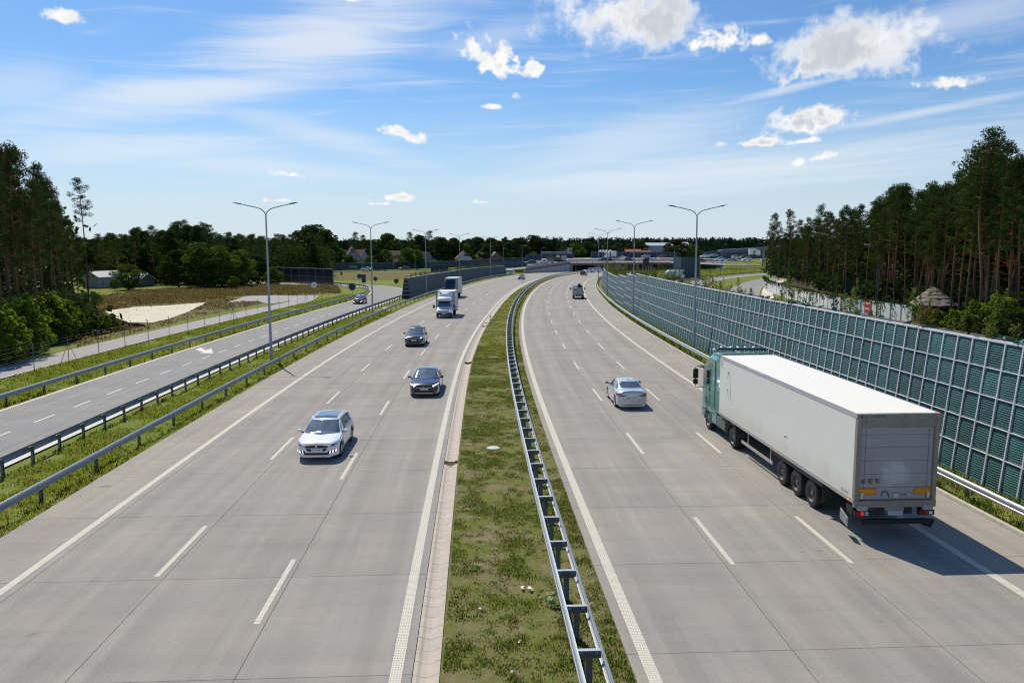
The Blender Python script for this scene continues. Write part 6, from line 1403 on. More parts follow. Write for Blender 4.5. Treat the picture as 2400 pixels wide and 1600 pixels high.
def wood_mass(name, label, spots, mat):
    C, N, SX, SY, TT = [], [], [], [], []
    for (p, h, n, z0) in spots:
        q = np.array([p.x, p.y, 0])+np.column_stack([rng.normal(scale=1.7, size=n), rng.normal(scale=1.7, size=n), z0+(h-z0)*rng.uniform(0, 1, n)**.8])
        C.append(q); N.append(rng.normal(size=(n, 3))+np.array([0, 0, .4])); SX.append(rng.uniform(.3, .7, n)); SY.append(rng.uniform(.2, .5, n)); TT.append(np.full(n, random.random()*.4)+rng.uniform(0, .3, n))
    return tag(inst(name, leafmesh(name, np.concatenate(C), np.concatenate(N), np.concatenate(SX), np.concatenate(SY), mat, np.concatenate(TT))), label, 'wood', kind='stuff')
sp = []
fx, fyy = [a for a, _ in front], [b for _, b in front]
while len(sp) < 520:
    y = random.uniform(78, 330); px = random.uniform(1805, 2900); yf = float(np.interp(px, fx, fyy))
    if y < yf+9 or y > yf+110: continue
    h = min(17, top_h(px, SKY_R(min(px, 2420))+75, y)); low = y < yf+30
    sp.append((at_depth(px, 700, y), 3.5 if low else h, 60 if low else 130, .1))
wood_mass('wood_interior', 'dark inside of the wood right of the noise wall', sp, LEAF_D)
sp = []
while len(sp) < 330:
    y = random.uniform(82, 190); px = random.uniform(-900, 165)
    sp.append((at_depth(px, 700, y), min(16, max(4, top_h(max(px, 0), SKY_L(max(px, 0))+90, y))) if y > 105 else 4, 110, .1))
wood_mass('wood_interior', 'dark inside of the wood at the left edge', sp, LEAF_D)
sp = []
while len(sp) < 300:
    px = random.uniform(185, 775); y = random.uniform(206 if px < 620 else 238, 330); sp.append((at_depth(px, 680, y), max(4, top_h(px, SKY_M(px)+(45 if y < 240 else 25), y)), 90, .1))
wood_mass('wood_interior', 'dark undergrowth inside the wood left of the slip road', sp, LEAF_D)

# ================================================================== grass
def scatter(n, fn, hmin, hmax, clump=1.0, dens=None):
    """fn(u, v) -> (x, y); keeps points where a clump field is high"""
    u, v = rng.uniform(0, 1, n), rng.uniform(0, 1, n); xy = fn(u, v)
    f = np.zeros(len(xy))
    for sc_, am in ((.16, 1.0), (.45, 1.0), (1.5, .8)):
        g = rng.uniform(-2.4, 2.4, (128, 128)); q = xy/(sc_*clump*1.6); i = np.floor(q).astype(int); u_ = q-i; u_ = u_*u_*(3-2*u_); i0, i1, j0, j1 = i[:, 0] % 128, (i[:, 0]+1) % 128, i[:, 1] % 128, (i[:, 1]+1) % 128
        f += am*((g[i0, j0]*(1-u_[:, 0])+g[i1, j0]*u_[:, 0])*(1-u_[:, 1])+(g[i0, j1]*(1-u_[:, 0])+g[i1, j1]*u_[:, 0])*u_[:, 1])
    keep = rng.uniform(-2.6, 2.0, len(xy)) < f; xy, f = xy[keep], f[keep]
    h = rng.uniform(hmin, hmax, len(xy))*(1+.18*np.clip(f, -2, 3)); return np.column_stack([xy, np.full(len(xy), -.03)]), h
ST = np.array([[road(s, 0).x, road(s, 0).y] for s in np.arange(-10, 300, 1.0)]); SN = np.array([[road(s, 1).x, road(s, 1).y] for s in np.arange(-10, 300, 1.0)])-ST
def roadxy(s, off):
    k = s+10; i = np.clip(k.astype(int), 0, len(ST)-2); f = (k-i)[:, None]
    return (ST[i]*(1-f)+ST[i+1]*f) + (SN[i]*(1-f)+SN[i+1]*f)*off[:, None]
DLs = lambda s: np.interp(s, [0, 60, 80, 110, 300], [0, 0, .25, .65, .7])
def verge(name, n, s0, s1, o0, o1, mat, hmin, hmax, wid, label, power=1.8, clump=1.0, lean=.7):
    def fn(u, v):
        s = s0+(s1-s0)*u**power; a = o0(s) if callable(o0) else o0; b = o1(s) if callable(o1) else o1; return roadxy(s, a+(b-a)*v)
    p, h = scatter(n, fn, hmin, hmax, clump); return tag(blades(name, p, h, mat, wid, lean), label, 'grass', kind='stuff')
verge('median_grass', 210000, 7, 70, lambda s: -4.5+DLs(s), lambda s: np.full_like(s, -.42), GRASS, .025, .085, .012, 'tufts of short grass on the median between the carriageways', 1.6, 1.0)
verge('median_grass', 40000, 60, 180, lambda s: -4.5+DLs(s), lambda s: np.full_like(s, -.45), GRASS2, .05, .12, .03, 'farther short grass on the curving median', 1.5, 1.4)
verge('verge_grass', 130000, 12, 110, lambda s: -22.9+0*s, lambda s: -18.95+DLs(s)*.4, GRASS2, .05, .15, .02, 'fresh green grass of the lamp verge left of the motorway', 1.5, 1.4)
verge('verge_grass', 90000, 34, 150, lambda s: -37.3+0*s, lambda s: -31.3+0*s, GRASS2, .06, .22, .03, 'green grass between slip road and service road', 1.4, 2.0)
verge('kerb_grass', 60000, 8, 130, lambda s: 13.62+0*s, lambda s: 15.6-.2*(s > 90), GRASS, .06, .24, .015, 'grass strip between kerb and green noise wall', 1.7, 1.0)
def poly_scatter(n, poly, hmin, hmax, clump):
    P = np.array([[p.x, p.y] for p in poly]); lo_, hi_ = P.min(0), P.max(0)
    def inside(q):
        c = np.zeros(len(q), bool); j = len(P)-1
        for i in range(len(P)):
            x = ((P[i, 1] > q[:, 1]) != (P[j, 1] > q[:, 1])) & (q[:, 0] < (P[j, 0]-P[i, 0])*(q[:, 1]-P[i, 1])/(P[j, 1]-P[i, 1]+1e-9)+P[i, 0]); c ^= x; j = i
        return c
    def fn(u, v): q = lo_+(hi_-lo_)*np.column_stack([u, v]); return q[inside(q)]
    return scatter(n, fn, hmin, hmax, clump)
p, h = poly_scatter(90000, DRYPOLY, .15, .5, 2.5); tag(blades('dry_weeds', p, h, DRYG, .06, .5), 'brown dry weeds before the left wood', 'weeds', kind='stuff')
BEYOND = [on_ground(a, b) for a, b in ((1560, 660), (1800, 636), (1810, 632), (1640, 632), (1560, 634), (1480, 640), (1440, 646), (1480, 665))]
p, h = poly_scatter(60000, BEYOND, .15, .5, 2.5); tag(blades('meadow_grass', p, h, GRASS2, .08, .5), 'meadow grass beyond the green noise wall', 'grass', kind='stuff')
p, h = poly_scatter(45000, RPOLY, .08, .25, 2.2)
def in_poly(q, poly):
    c = np.zeros(len(q), bool); j = len(poly)-1
    for i in range(len(poly)):
        a, b = poly[i], poly[j]; c ^= ((a.y > q[:, 1]) != (b.y > q[:, 1])) & (q[:, 0] < (b.x-a.x)*(q[:, 1]-a.y)/(b.y-a.y+1e-9)+a.x); j = i
    return c
k_ = ~in_poly(p, pond) & ~in_poly(p, pad); k_ |= in_poly(p, pond) & (rng.uniform(0, 1, len(p)) < .02); p, h = p[k_], h[k_]
tag(blades('rough_grass', p, h, DRYG, .05, .6), 'low dry grass round the sandy basin', 'grass', kind='stuff')
STRAW = grass_mat('straw', [(.42, .34, .20), (.50, .42, .26), (.34, .27, .15)], .2)
verge('dry_straw', 26000, 8, 48, lambda s: -4.5+DLs(s), lambda s: np.full_like(s, -.42), STRAW, .015, .035, .006, 'dead straw lying among the grass of the median', 1.4, 1.0, 5.0)
# weeds on top of the noise walls
def weeds(name, spots, mat, label):
    m = MB(); C, N, SX, SY, TT = [], [], [], [], []
    for (p, h) in spots:
        n = random.randint(2, 4)
        for k in range(n):
            b = p+Vector((random.uniform(-.3, .3), random.uniform(-.3, .3), 0)); hh = h*random.uniform(.5, 1.1); le = Vector((random.uniform(-.18, .18), random.uniform(-.18, .18), 0))*hh
            q = max(10, int(34*hh)); f = rng.uniform(.05, 1, q)**.8; c = np.array([list(b+le*t+Vector((0, 0, hh*t))) for t in f])+rng.normal(scale=.07, size=(q, 3))*(1.25-f)[:, None]*1.2
            C.append(c); N.append(rng.normal(size=(q, 3))); SX.append(rng.uniform(.04, .1, q)); SY.append(rng.uniform(.02, .045, q)); TT.append(np.clip(f*.5+rng.uniform(0, .5, q)+(random.random()-.5)*.3, 0, 1))
    return tag(inst(name, leafmesh(name, np.concatenate(C), np.concatenate(N), np.concatenate(SX), np.concatenate(SY), mat, np.concatenate(TT))), label, 'weeds', kind='stuff')
sp = []
for k in range(330):
    s = random.uniform(12, 222); lam = 1.0 if s > 95 else .5
    if random.random() > lam: continue
    p = road(s, wb(s)+wh(s)*LEAN+random.uniform(.1, .95), wh(s)-.05); sp.append((p, random.uniform(.25, .9) if random.random() < .75 else random.uniform(1.0, 1.9)))
for px in (2135, 2165, 2330, 1850, 1870, 1655, 1665, 1838, 2000): 
    s = min(np.arange(12, 200, .5), key=lambda s: abs((lambda v: 1200+FPX*v.x/(v.y*math.cos(PITCH)+3*math.sin(PITCH))-px)(road(s, wb(s)+wh(s)*LEAN+.4)))); sp.append((road(s, wb(s)+wh(s)*LEAN+.4, wh(s)), 1.9))
weeds('wall_top_weeds', sp, WEED, 'tall weeds growing on top of the green noise wall')
sp = [(road(s, lo(s)-.7, lh(s)-.02), random.uniform(.4, 1.1)) for s in [random.uniform(140, 264) for _ in range(150)]]
weeds('wall_top_weeds', sp, WEED, 'weeds growing on top of the left battered wall')
sp = []
for k in range(160):
    s = random.uniform(168, 232); sp.append((road(s, 17.2+random.uniform(0, 8), 0), random.uniform(1.6, 5.2 if s < 200 else 6.0)))
weeds('tall_weeds', sp, WEED, 'tall yellow green weeds behind the far end of the green noise wall')

# ================================================================== underpass ramp and raised road
def T3(px, py, y): return at_depth(px, py, y)
xs_ = [1150, 1236, 1336, 1450, 1575, 1700, 1830, 2000]; fy = [306, 297, 313, 318, 326, 338, 360, 390]; fz = [0.2, 1.4, 2.75, 2.8, 2.8, 1.6, .6, .0]
mb = MB(); vs = []
for x, y, z in zip(xs_, fy, fz):
    if 1336 <= x < 1576: y = y+13.5
    for yy, zz in ((y-(6 if x > 1576 else 0), -.05), (y+.5, z), (y+34, z+(.15 if z > 2 else .1)), (y+60, z+1.3 if z > 1 else z), (y+95, z+1.4 if z > 1 else z), (y+130, -.1)):
        p = T3(x, 640, yy); vs.append((p.x, yy, zz))
n = 6; mb.add(vs, [(i*n+j, (i+1)*n+j, (i+1)*n+j+1, i*n+j+1) for i in range(len(xs_)-1) for j in range(n-1)])
for i, f in enumerate(mb.f): mb.mi[i] = 1 if 1 <= i//(n-1) <= 4 and i % (n-1) in (1, 2, 3) else 0
tag(mb.build('embankment', [G_FAR, ASPH]), 'grass bank that carries the crossing road over the underpass', 'ground', kind='structure')
def road_on(name, pts, wd, label, lift=.06):
    m = MB(); vs = []
    for p in pts: vs += [(p[0], p[1], p[2]+lift), (p[0], p[1]+wd, p[2]+lift+.1)]
    m.add(vs, [(2*i, 2*i+2, 2*i+3, 2*i+1) for i in range(len(pts)-1)]); return tag(m.build(name, ASPH), label, 'road', kind='structure')
road_on('crossing_road', [(T3(x, 640, y+1).x, y+1, z) for x, y, z in zip(xs_, fy, fz)], 34, 'grey crossing road on the bank with many small cars', .2)
road_on('upper_road', [(T3(x, 640, y+58).x, y+58, z+1.3 if z > 1 else z) for x, y, z in zip(xs_, fy, fz)], 10, 'upper road behind the crossing road', .15)
B0, B1, B2 = on_ground(1232, 640), on_ground(1337, 636), T3(1572, 636, 322); B0.z = B1.z = B2.z = 0
rw_ = thing('retaining_wall', 'pale concrete retaining wall with a red top edge rising to the underpass', 'wall', B0)
inv = Matrix.Translation(-B0); dB = (B1-B0)
NSEG = 9
for k in range(NSEG):
    f0, f1 = k/NSEG, (k+1)/NSEG-.004; z0, z1 = .95+1.95*f0, .95+1.95*f1; a, b = inv @ (B0+dB*f0), inv @ (B0+dB*f1); back = Vector((0, .5, 0))
    m = MB(); m.hexa([a, b, b+back, a+back], [a+Vector((0, 0, z0)), b+Vector((0, 0, z1)), b+back+Vector((0, 0, z1)), a+back+Vector((0, 0, z0))]); m.build('wall_panel', WCONC, rw_)
up = lambda z: Vector((0, 0, z)); a, b = inv @ B0+Vector((0, -.12, 0)), inv @ B1+Vector((0, -.12, 0)); bk = Vector((0, .7, 0))
m = MB(); m.hexa([a+up(.96), b+up(2.9), b+bk+up(2.9), a+bk+up(.96)], [a+up(1.35), b+up(3.25), b+bk+up(3.25), a+bk+up(1.35)]); m.build('red_coping', REDP, rw_)
m = MB(); a2, b2 = a+Vector((0, .2, 0)), b+Vector((0, .2, 0)); m.hexa([a2+up(1.36), b2+up(3.26), b2+bk*.3+up(3.26), a2+bk*.3+up(1.36)], [a2+up(2.25), b2+up(4.0), b2+bk*.3+up(4.0), a2+bk*.3+up(2.25)]); m.build('parapet', M('parapet_grey', (.26, .29, .31), .6, .2), rw_)
m = MB(); m.tube([a2+up(2.3), b2+up(4.05)], .06, 4); m.build('rail', WBAR, rw_)
m = MB(); m.hexa([a+Vector((-.9, 0, 0)), a+Vector((-.5, 0, 0)), a+Vector((-.5, .5, 0)), a+Vector((-.9, .5, 0))], [a+Vector((.0, 0, 2.4)), a+Vector((.35, 0, 2.4)), a+Vector((.35, .5, 2.4)), a+Vector((.0, .5, 2.4))]); m.build('end_post', M('end_post_pale', (.66, .66, .64), .7), rw_)
br = thing('road_bridge', 'low road bridge with red edge over the dark underpass', 'bridge', B1); inv = Matrix.Translation(-B1); c = inv @ B2
m = MB(); m.hexa([up(2.55), c+up(2.55), c+Vector((0, 14, 2.55)), Vector((0, 14, 2.55))], [up(2.75), c+up(2.75), c+Vector((0, 14, 2.75)), Vector((0, 14, 2.75))]); m.build('deck', WCONC, br)
m = MB(); q = Vector((0, -.15, 0)); m.hexa([q+up(2.72), c+q+up(2.72), c+up(2.72)+Vector((0, .2, 0)), up(2.72)+Vector((0, .2, 0))], [q+up(3.3), c+q+up(3.3), c+up(3.3)+Vector((0, .2, 0)), up(3.3)+Vector((0, .2, 0))]); m.build('red_edge', REDP, br)
for k in range(34):
    f = k/33; m = MB(); p = c*f; m.box(p.x-.08, p.x+.08, p.y-.02, p.y+.1, 3.3, 4.0); m.build('rail_post', M('rail_post_pale', (.55, .52, .5), .5, .3), br)
m = MB(); m.tube([up(4.02)+Vector((0, .05, 0)), c+up(4.02)+Vector((0, .05, 0))], .06, 4); m.build('hand_rail', WBAR, br)
for f0, f1, d in ((0, .02, 1.5), (.06, .07, 8), (.24, .32, 6), (.44, .50, 2), (.55, .57, 3), (.66, .68, 3), (.80, .82, 3)):
    m = MB(); p0, p1 = c*f0, c*f1; m.box(p0.x, p1.x+.2, p0.y+d, p0.y+d+.6, 0, 2.55); m.build('pier', WCONC, br)
m = MB(); m.box(-2, c.x+3, 13.4, 14, 0, 2.55); m.build('shade_wall', M('underpass_shade', (.10, .10, .115), .8), br)  # dark sheet behind the opening; its colour paints the shade of the underpass

for k, (dy, lb) in enumerate(((17, 'grey barrier along the middle of the crossing road'), (40, 'grey barrier between crossing road and upper road'))):
    pts = [(T3(x, 640, y+dy).x, y+dy, z+.2+(1.3*max(0, dy-34)/26 if z > 1 else 0)) for x, y, z in zip(xs_[1:6], fy[1:6], fz[1:6])]; t = thing('road_barrier', lb, 'guard rail', pts[0]); i0 = Matrix.Translation(-Vector(pts[0])); m = MB(); V = [i0 @ Vector(p) for p in pts]
    for a, b in zip(V, V[1:]): m.hexa([a+up(.45), b+up(.45), b+Vector((0, .08, .45)), a+Vector((0, .08, .45))], [a+up(.85), b+up(.85), b+Vector((0, .08, .85)), a+Vector((0, .08, .85))])
    m.build('beam', STEEL_D, t); m = MB()
    for a, b in zip(V, V[1:]):
        for f in np.linspace(0, .92, 7): p = a+(b-a)*float(f); m.box(p.x-.07, p.x+.07, p.y+.09, p.y+.2, p.z-.1, p.z+.8)
    tag(m.build('posts', STEEL_P, t), kind='stuff')

# ================================================================== cars on the far roads
def far_car(px, py, y, mat, label, side=1, src=None, rz=None):
    """car seen from the side on the raised road; py is the picture height of its wheels"""
    p = T3(px, py, y); return recolour(src or SIL, mat, label, p, rz if rz is not None else (math.pi/2*side+random.uniform(-.15, .15)))
FC = [(1243, 619.6, 308, P_DGREY, 'dark small car first from the left on the underpass ramp', 1, BSU), (1252, 619.4, 311, P_WHITE, 'white small car second from the left on the underpass ramp', 1, None), (1261, 619, 314, P_SILVER, 'dark windowed small car third from the left on the underpass ramp', 1, None),
      (1272, 618.6, 316, P_SILVER, 'silver small car above the middle of the underpass ramp wall', 1, None), (1284, 612.5, 326, P_WHITE, 'white tall car behind the queue on the underpass ramp', 1, SUV), (1286, 617.4, 318, P_LGREY, 'grey small car left of the pale saloon on the ramp', 1, SUV),
      (1318, 615.2, 323, P_WHITE, 'pale saloon at the right end of the ramp queue', 1, None), (1413, 612.6, 330, P_NAVY, 'dark blue car on the crossing road over the underpass', 1, SUV), (1425, 612.6, 333, P_BLACK, 'black car close behind the dark blue car on the crossing road', 1, None), (1475, 612.4, 334, P_DGREY, 'dark grey car right of the first bridge lamp', -1, SUV),
      (1523, 613.0, 338, P_SILVER, 'silver car right of the tilted dark sign board', 1, None), (1532, 612.8, 340, P_WHITE, 'white car farther right of the tilted dark sign board', 1, None), (1457, 606.5, 392, P_WHITE, 'small white car right of the white lorry on the upper road', 1, None), (1551, 605.5, 398, P_RED, 'red people carrier on the upper road', 1, SUV), (1513, 603.5, 400, P_LGREY, 'pale car roof above the tilted dark sign board', 1, SUV),
      (1686, 611.5, 352, P_WHITE, 'white estate on the far road right of the near right lamp', 1, SUV), (1716, 612, 352, P_LGREY, 'grey car between two white cars on the far road', 1, None), (1750, 611.5, 355, P_WHITE, 'white van like car on the far road near the wood', 1, SUV), (1726, 606.5, 372, P_SILVER, 'silver car on the second lane of the far road', -1, SUV), (1747, 604.5, 374, P_BLACK, 'black car on the second lane of the far road', -1, None), (1651, 604, 390, P_WHITE, 'white car just left of the near right lamp pole', 1, SUV), (1671, 601.5, 400, P_LGREY, 'pale grey car just past the near right lamp pole', 1, None), (1641, 613.5, 345, P_RED, 'dark red car at the right end of the teal wall block', 1, None)]
for px, py, y, mt, lb, sd_, src in FC: far_car(px, py, y, mt, lb, sd_, src, None).name = 'far_car'
for px, py, y, mt, lb in ((860, 634.2, 317, P_WHITE, 'white car on the far exit road behind the brown slope'), (948, 633, 327, P_DGREY, 'grey car on the far exit road near the left hedge')):
    far_car(px, py, y, mt, lb, 1, SUV if mt is P_DGREY else None).name = 'far_car'
for px, py, mt, lb, src in ((1381, 638.6, P_WHITE, 'first white car at the mouth of the underpass', SUV), (1397, 638.2, P_WHITE, 'second white car at the mouth of the underpass, next to the wall end', SUV), (1192, 643.4, P_WHITE, 'white car leaving behind the end of the left battered wall', SUV)):
    p = on_ground(px, py); recolour(src, mt, lb, p, R(60)).name = 'far_car'
def small_lorry(px, py, y, col, label, kind, rz=-math.pi/2):
    t = thing('far_lorry', label, 'lorry', T3(px, py, y), rz); hw = 1.2
    if kind == 'cab':
        m = MB(); m.box(-hw, hw, 2.2, 4.4, .7, 3.3); m.build('cab', col, t, bevel=.2); m = MB(); m.box(-hw, hw, 1.0, 2.6, 3.0, 3.9); m.build('deflector', col, t, bevel=.25); m = MB(); m.box(-1.25, 1.25, -1.0, .8, 1.0, 3.9); m.build('box', col, t)
        m = MB(); m.box(-1.0, 1.0, 4.401, 4.43, 1.9, 2.8); m.build('windscreen', GLASS, t)
    else:
        m = MB(); m.box(-hw, hw, -3.5, 2.2, 1.0, 2.2); m.build('load_body', M('tipper_ochre', (.16, .11, .04), .7, var=.3, vs_=2), t); m = MB(); m.box(-hw+.1, hw-.1, 2.5, 4.4, .8, 2.9); m.build('cab', M('tipper_cab_grey', (.4, .42, .42), .5), t, bevel=.15); m = MB(); m.box(-.9, .9, .2, 1.6, 2.2, 2.9); m.build('load', P_WHITE, t, bevel=.1)
        m = MB(); m.box(-1.0, 1.0, 4.401, 4.43, 1.7, 2.5); m.build('windscreen', GLASS, t)
    m = MB(); m.box(-.5, .5, -3.5, 4.2, .55, 1.0); m.build('chassis', CHAS, t)
    for yy in (-2.6, -1.3, 3.2):
        for sd_ in (-1, 1): wheel(t, sd_*1.0, yy, .48, .32, sd_, steel=True)
small_lorry(1302, 615.6, 321, None, 'brown tipper lorry in the queue on the underpass ramp', 'tip', -math.pi/2)
small_lorry(1438, 606.5, 386, P_WHITE, 'white lorry cab with high roof on the upper road', 'cab', math.pi/2+.2)
small_lorry(1760, 601.5, 395, P_WHITE, 'white lorry on the far road next to the wood', 'cab', -math.pi/2)
far_car(1462, 631, 321, P_SILVER, 'silver van front emerging from the underpass', 1, SUV, math.pi*.95).name = 'far_car'

# ================================================================== houses
ROOF_BR = M('roof_tile_brown', (.10, .042, .034), .8, var=.2, vs_=1); ROOF_RED = M('roof_tile_red', (.30, .075, .045), .8, var=.15, vs_=1); ROOF_GREY = M('roof_sheet_grey', (.45, .46, .50), .45, .3, var=.06); ROOF_DK = M('roof_dark', (.06, .05, .055), .8); PLAST = M('plaster_pale', (.42, .43, .48), .8); PLAST_W = M('plaster_white', (.52, .52, .54), .8); WINB = M('window_dark', (.02, .025, .035), .1); FRAMEW = M('window_frame_white', (.7, .7, .7), .5); CHIM = M('chimney_brick', (.2, .09, .06), .8)
PL_D = M('plaster_in_shade', (.20, .21, .27), .8)  # white plaster, shade on the camera side put into the colour
def house(name, label, px, y, base_z, w_, d, eave, ridge, wall, roof, rz, wins=(), chim=False, hang=.5, gable=True, cat='house'):
    p = T3(px, 640, y); t = thing(name, label, cat, (p.x, p.y, base_z), rz)
    m = MB(); a = [(-w_/2, -d/2, 0), (w_/2, -d/2, 0), (w_/2, d/2, 0), (-w_/2, d/2, 0)]; m.hexa(a, [(x, y_, eave) for x, y_, _ in a])
    if ridge > eave and gable: m.add([(-w_/2, -d/2, eave), (w_/2, -d/2, eave), (0, -d/2, ridge-.1)], [(0, 1, 2)]); m.add([(-w_/2, d/2, eave), (w_/2, d/2, eave), (0, d/2, ridge-.1)], [(1, 0, 2)])
    m.build('wall', wall, t)
    h = hang; sl = (ridge-eave)/(w_/2); m = MB()
    for s in (-1, 1):
        lo_ = [(s*(w_/2+h), -d/2-h, eave-sl*h), (s*(w_/2+h), d/2+h, eave-sl*h), (0, d/2+h, ridge), (0, -d/2-h, ridge)]; m.hexa(lo_, [(x, y_, z+.22) for x, y_, z in lo_])
    r = m.build('roof', roof, t)
    if chim: m = MB(); m.box(-.4, .4, d*.2, d*.2+.7, ridge-.6, ridge+1.2); m.build('chimney', CHIM, r)
    for face, x, z, ww, hh in wins:
        m = MB()
        if face == 'F': m.box(x-ww/2, x+ww/2, -d/2-.05, -d/2+.02, z, z+hh)
        else: m.box(w_/2-.02 if face == 'R' else -w_/2-.05, w_/2+.05 if face == 'R' else -w_/2+.02, x-ww/2, x+ww/2, z, z+hh)
        f = m.build('window', FRAMEW, t); m = MB()
        if face == 'F': m.box(x-ww/2+.1, x+ww/2-.1, -d/2-.08, -d/2-.051, z+.1, z+hh-.1)
        else: m.box(w_/2+.051 if face == 'R' else -w_/2-.08, w_/2+.08 if face == 'R' else -w_/2-.051, x-ww/2+.1, x+ww/2-.1, z+.1, z+hh-.1)
        m.build('pane', WINB, f)
    return t
house('shed', 'white gabled shed with grey roof before the left wood', 246, 192, 0, 4.6, 9.5, 2.5, 3.75, PLAST, ROOF_GREY, R(-14), [('F', -.3, 2.3, .5, .9), ('R', -3.5, .6, .5, 1.3)], hang=.25, cat='shed')
house('shed', 'low lean-to with a pale sheet roof beside the white shed', 322, 197, 0, 6, 5, 1.7, 3.0, M('plank_dark', (.16, .15, .15), .8), ROOF_GREY, R(80), [], hang=.4, cat='shed')
house('house', 'pale house with steep brown roof and small gable windows behind the far wall', 826, 365, 0, 7.4, 11, 4.4, 10.0, PLAST, ROOF_BR, R(16), [('F', -1.4, 3.2, 1.1, 1.6), ('F', 1.2, 3.2, 1.1, 1.6), ('F', -.3, 7.2, 1.5, 2.0)], True)
house('house', 'brown roofed wing right of the steep pale house', 842, 374, 0, 7, 7, 4.4, 8.6, PLAST, ROOF_BR, R(62), [('F', 0, 3, 1.2, 1.4)], False)
house('house', 'brown roof end seen left of the steep pale house', 793, 380, 0, 7, 8, 4.6, 8.6, PLAST, ROOF_BR, R(-60), [], False)
house('house', 'dark red pitched roof among the trees by the round leafy tree', 931, 372, 0, 8, 7, 3.5, 8.0, PLAST, ROOF_BR, R(70), [], False)
house('house', 'white house with red dormer roof half hidden by trees', 1087, 395, 0, 7.5, 8, 4.4, 7.6, PLAST_W, ROOF_BR, R(10), [('F', 1.0, 5.3, 2.6, 1.3), ('F', -2, 1.5, 1.2, 1.4)], True)
house('house', 'ochre house with grey pitched roof left of the underpass lamps', 1155, 400, 0, 7.5, 8, 4.2, 7.2, M('plaster_ochre', (.26, .16, .09), .8), M('roof_slate', (.22, .21, .21), .7), R(25), [('F', 1, 1.8, 1.2, 1.3)])
house('house', 'small grey house with dark steep roof behind the ochre house', 1137, 420, 0, 8, 9, 5.0, 9.5, PLAST, ROOF_DK, R(30), [('F', -1, 5.2, 1.6, 1.4)])
house('house', 'house with dark roof beside the middle left lamp', 994, 392, 0, 6, 7, 4, 7.5, PLAST, ROOF_DK, R(-30), [])
def flat_building(name, label, px0, px1, top, bot, y, depth, wall, cols, rows, cat='building', roofm=ROOF_GREY, overhang=.3):
    a, b = T3(px0, top, y), T3(px1, bot, y); t = thing(name, label, cat, (a.x, y, b.z)); w_, h = b.x-a.x, a.z-b.z
    m = MB(); m.box(0, w_, 0, depth, 0, h-.25); m.build('wall', wall, t); m = MB(); m.box(-overhang, w_+overhang, -overhang, depth+overhang, h-.25, h); m.build('roof', roofm, t)
    for r in range(rows):
        for c_ in range(cols):
            x = w_*(c_+.5)/cols; z = h*(r+.35)/max(rows, 1)*.9; ww = min(1.4, w_/cols*.5); m = MB(); m.box(x-ww/2, x+ww/2, -.06, .02, z, z+min(1.4, h*.4)); f = m.build('window', WINB, t)
    return t
flat_building('office_building', 'low pale flat roofed building left of the square tower', 1271, 1295, 590.5, 606, 410, 10, PL_D, 3, 1)
flat_building('office_building', 'long pale building with overhanging roof next to the square tower', 1297, 1331, 591, 606, 412, 10, PL_D, 5, 1, overhang=.8)
flat_building('tower', 'square white tower block top beside the low building', 1332, 1341, 581, 605, 412, 4, PLAST, 2, 2, 'tower')
flat_building('canopy', 'thin pale canopy roof in front of the low building', 1293, 1323, 597, 599, 404, 5, PLAST, 0, 0, 'canopy')
house('warehouse', 'long pale hall with grey sheet roof below the horizon wood', 1540, 484, 4.5, 14, 15, 6.0, 7.6, PLAST, ROOF_GREY, R(90), [], hang=.5, cat='warehouse')
house('warehouse', 'second pale hall block with grey roof behind the dark pine', 1601, 484, 4.5, 10, 4, 6.2, 7.9, PLAST_W, ROOF_GREY, R(90), [('R', 2, 1.5, 1.4, 1.6)], hang=.4, cat='warehouse')
panel_wall('dark blue far wall behind the queue on the underpass ramp', [at_depth(1232, 600, 388), at_depth(1345, 600, 396)], [3.6, 3.6], [6.0, 6.2], 4, NAVY2, NPOST)
house('villa', 'long house with red tiled roof and round dormers behind the far wall', 1482, 425, 3.6, 8, 7.6, 2.7, 4.7, PLAST, ROOF_RED, R(90), [], hang=.6)
for px in (1473, 1489):
    p = T3(px, 588, 418); t = thing('dormer', 'round dark dormer on the red tiled roof, '+('left' if px < 1480 else 'right')+' of two', 'dormer', (p.x, 420.6, 6.6)); m = MB(); m.tube([(0, 0, 0), (0, 2, 0)], .7, 10); m.build('dormer_wall', ROOF_DK, t); m = MB(); m.tube([(0, -.2, .1), (0, 2, .1)], .82, 10, caps=False); m.build('dormer_roof', ROOF_RED, t)
house('shed', 'row of low sheds with red tiled roof right of the red roofed house', 1512, 430, 3.6, 6, 5.0, 2.6, 3.9, M('plaster_brown', (.25, .15, .10), .8), ROOF_RED, R(90), [], hang=.4, cat='shed')
house('shed', 'low shed with beige sheet roof below the pale hall', 1537, 428, 3.4, 5, 5.5, 1.9, 3.0, PLAST, M('roof_beige', (.5, .4, .32), .7), R(90), [], hang=.4, cat='shed')
for i, px in enumerate((1408, 1414, 1422, 1430)):
    p = T3(px, 590, 415); t = thing('marquee', 'white peaked marquee roof behind the far wall', 'marquee', (p.x, 415, 4.4), 0, 'white marquee roofs'); m = MB(); m.hexa([(-1.6, -1.6, 2.4), (1.6, -1.6, 2.4), (1.6, 1.6, 2.4), (-1.6, 1.6, 2.4)], [(-.2, -.2, 3.9), (.2, -.2, 3.9), (.2, .2, 3.9), (-.2, .2, 3.9)]); m.build('roof', M('marquee_white', (.82, .82, .82), .6), t)
    for x in (-1.5, 1.5): m = MB(); m.box(x-.06, x+.06, -1.5, -1.4, 0, 2.4); m.build('pole', WHITE, t)
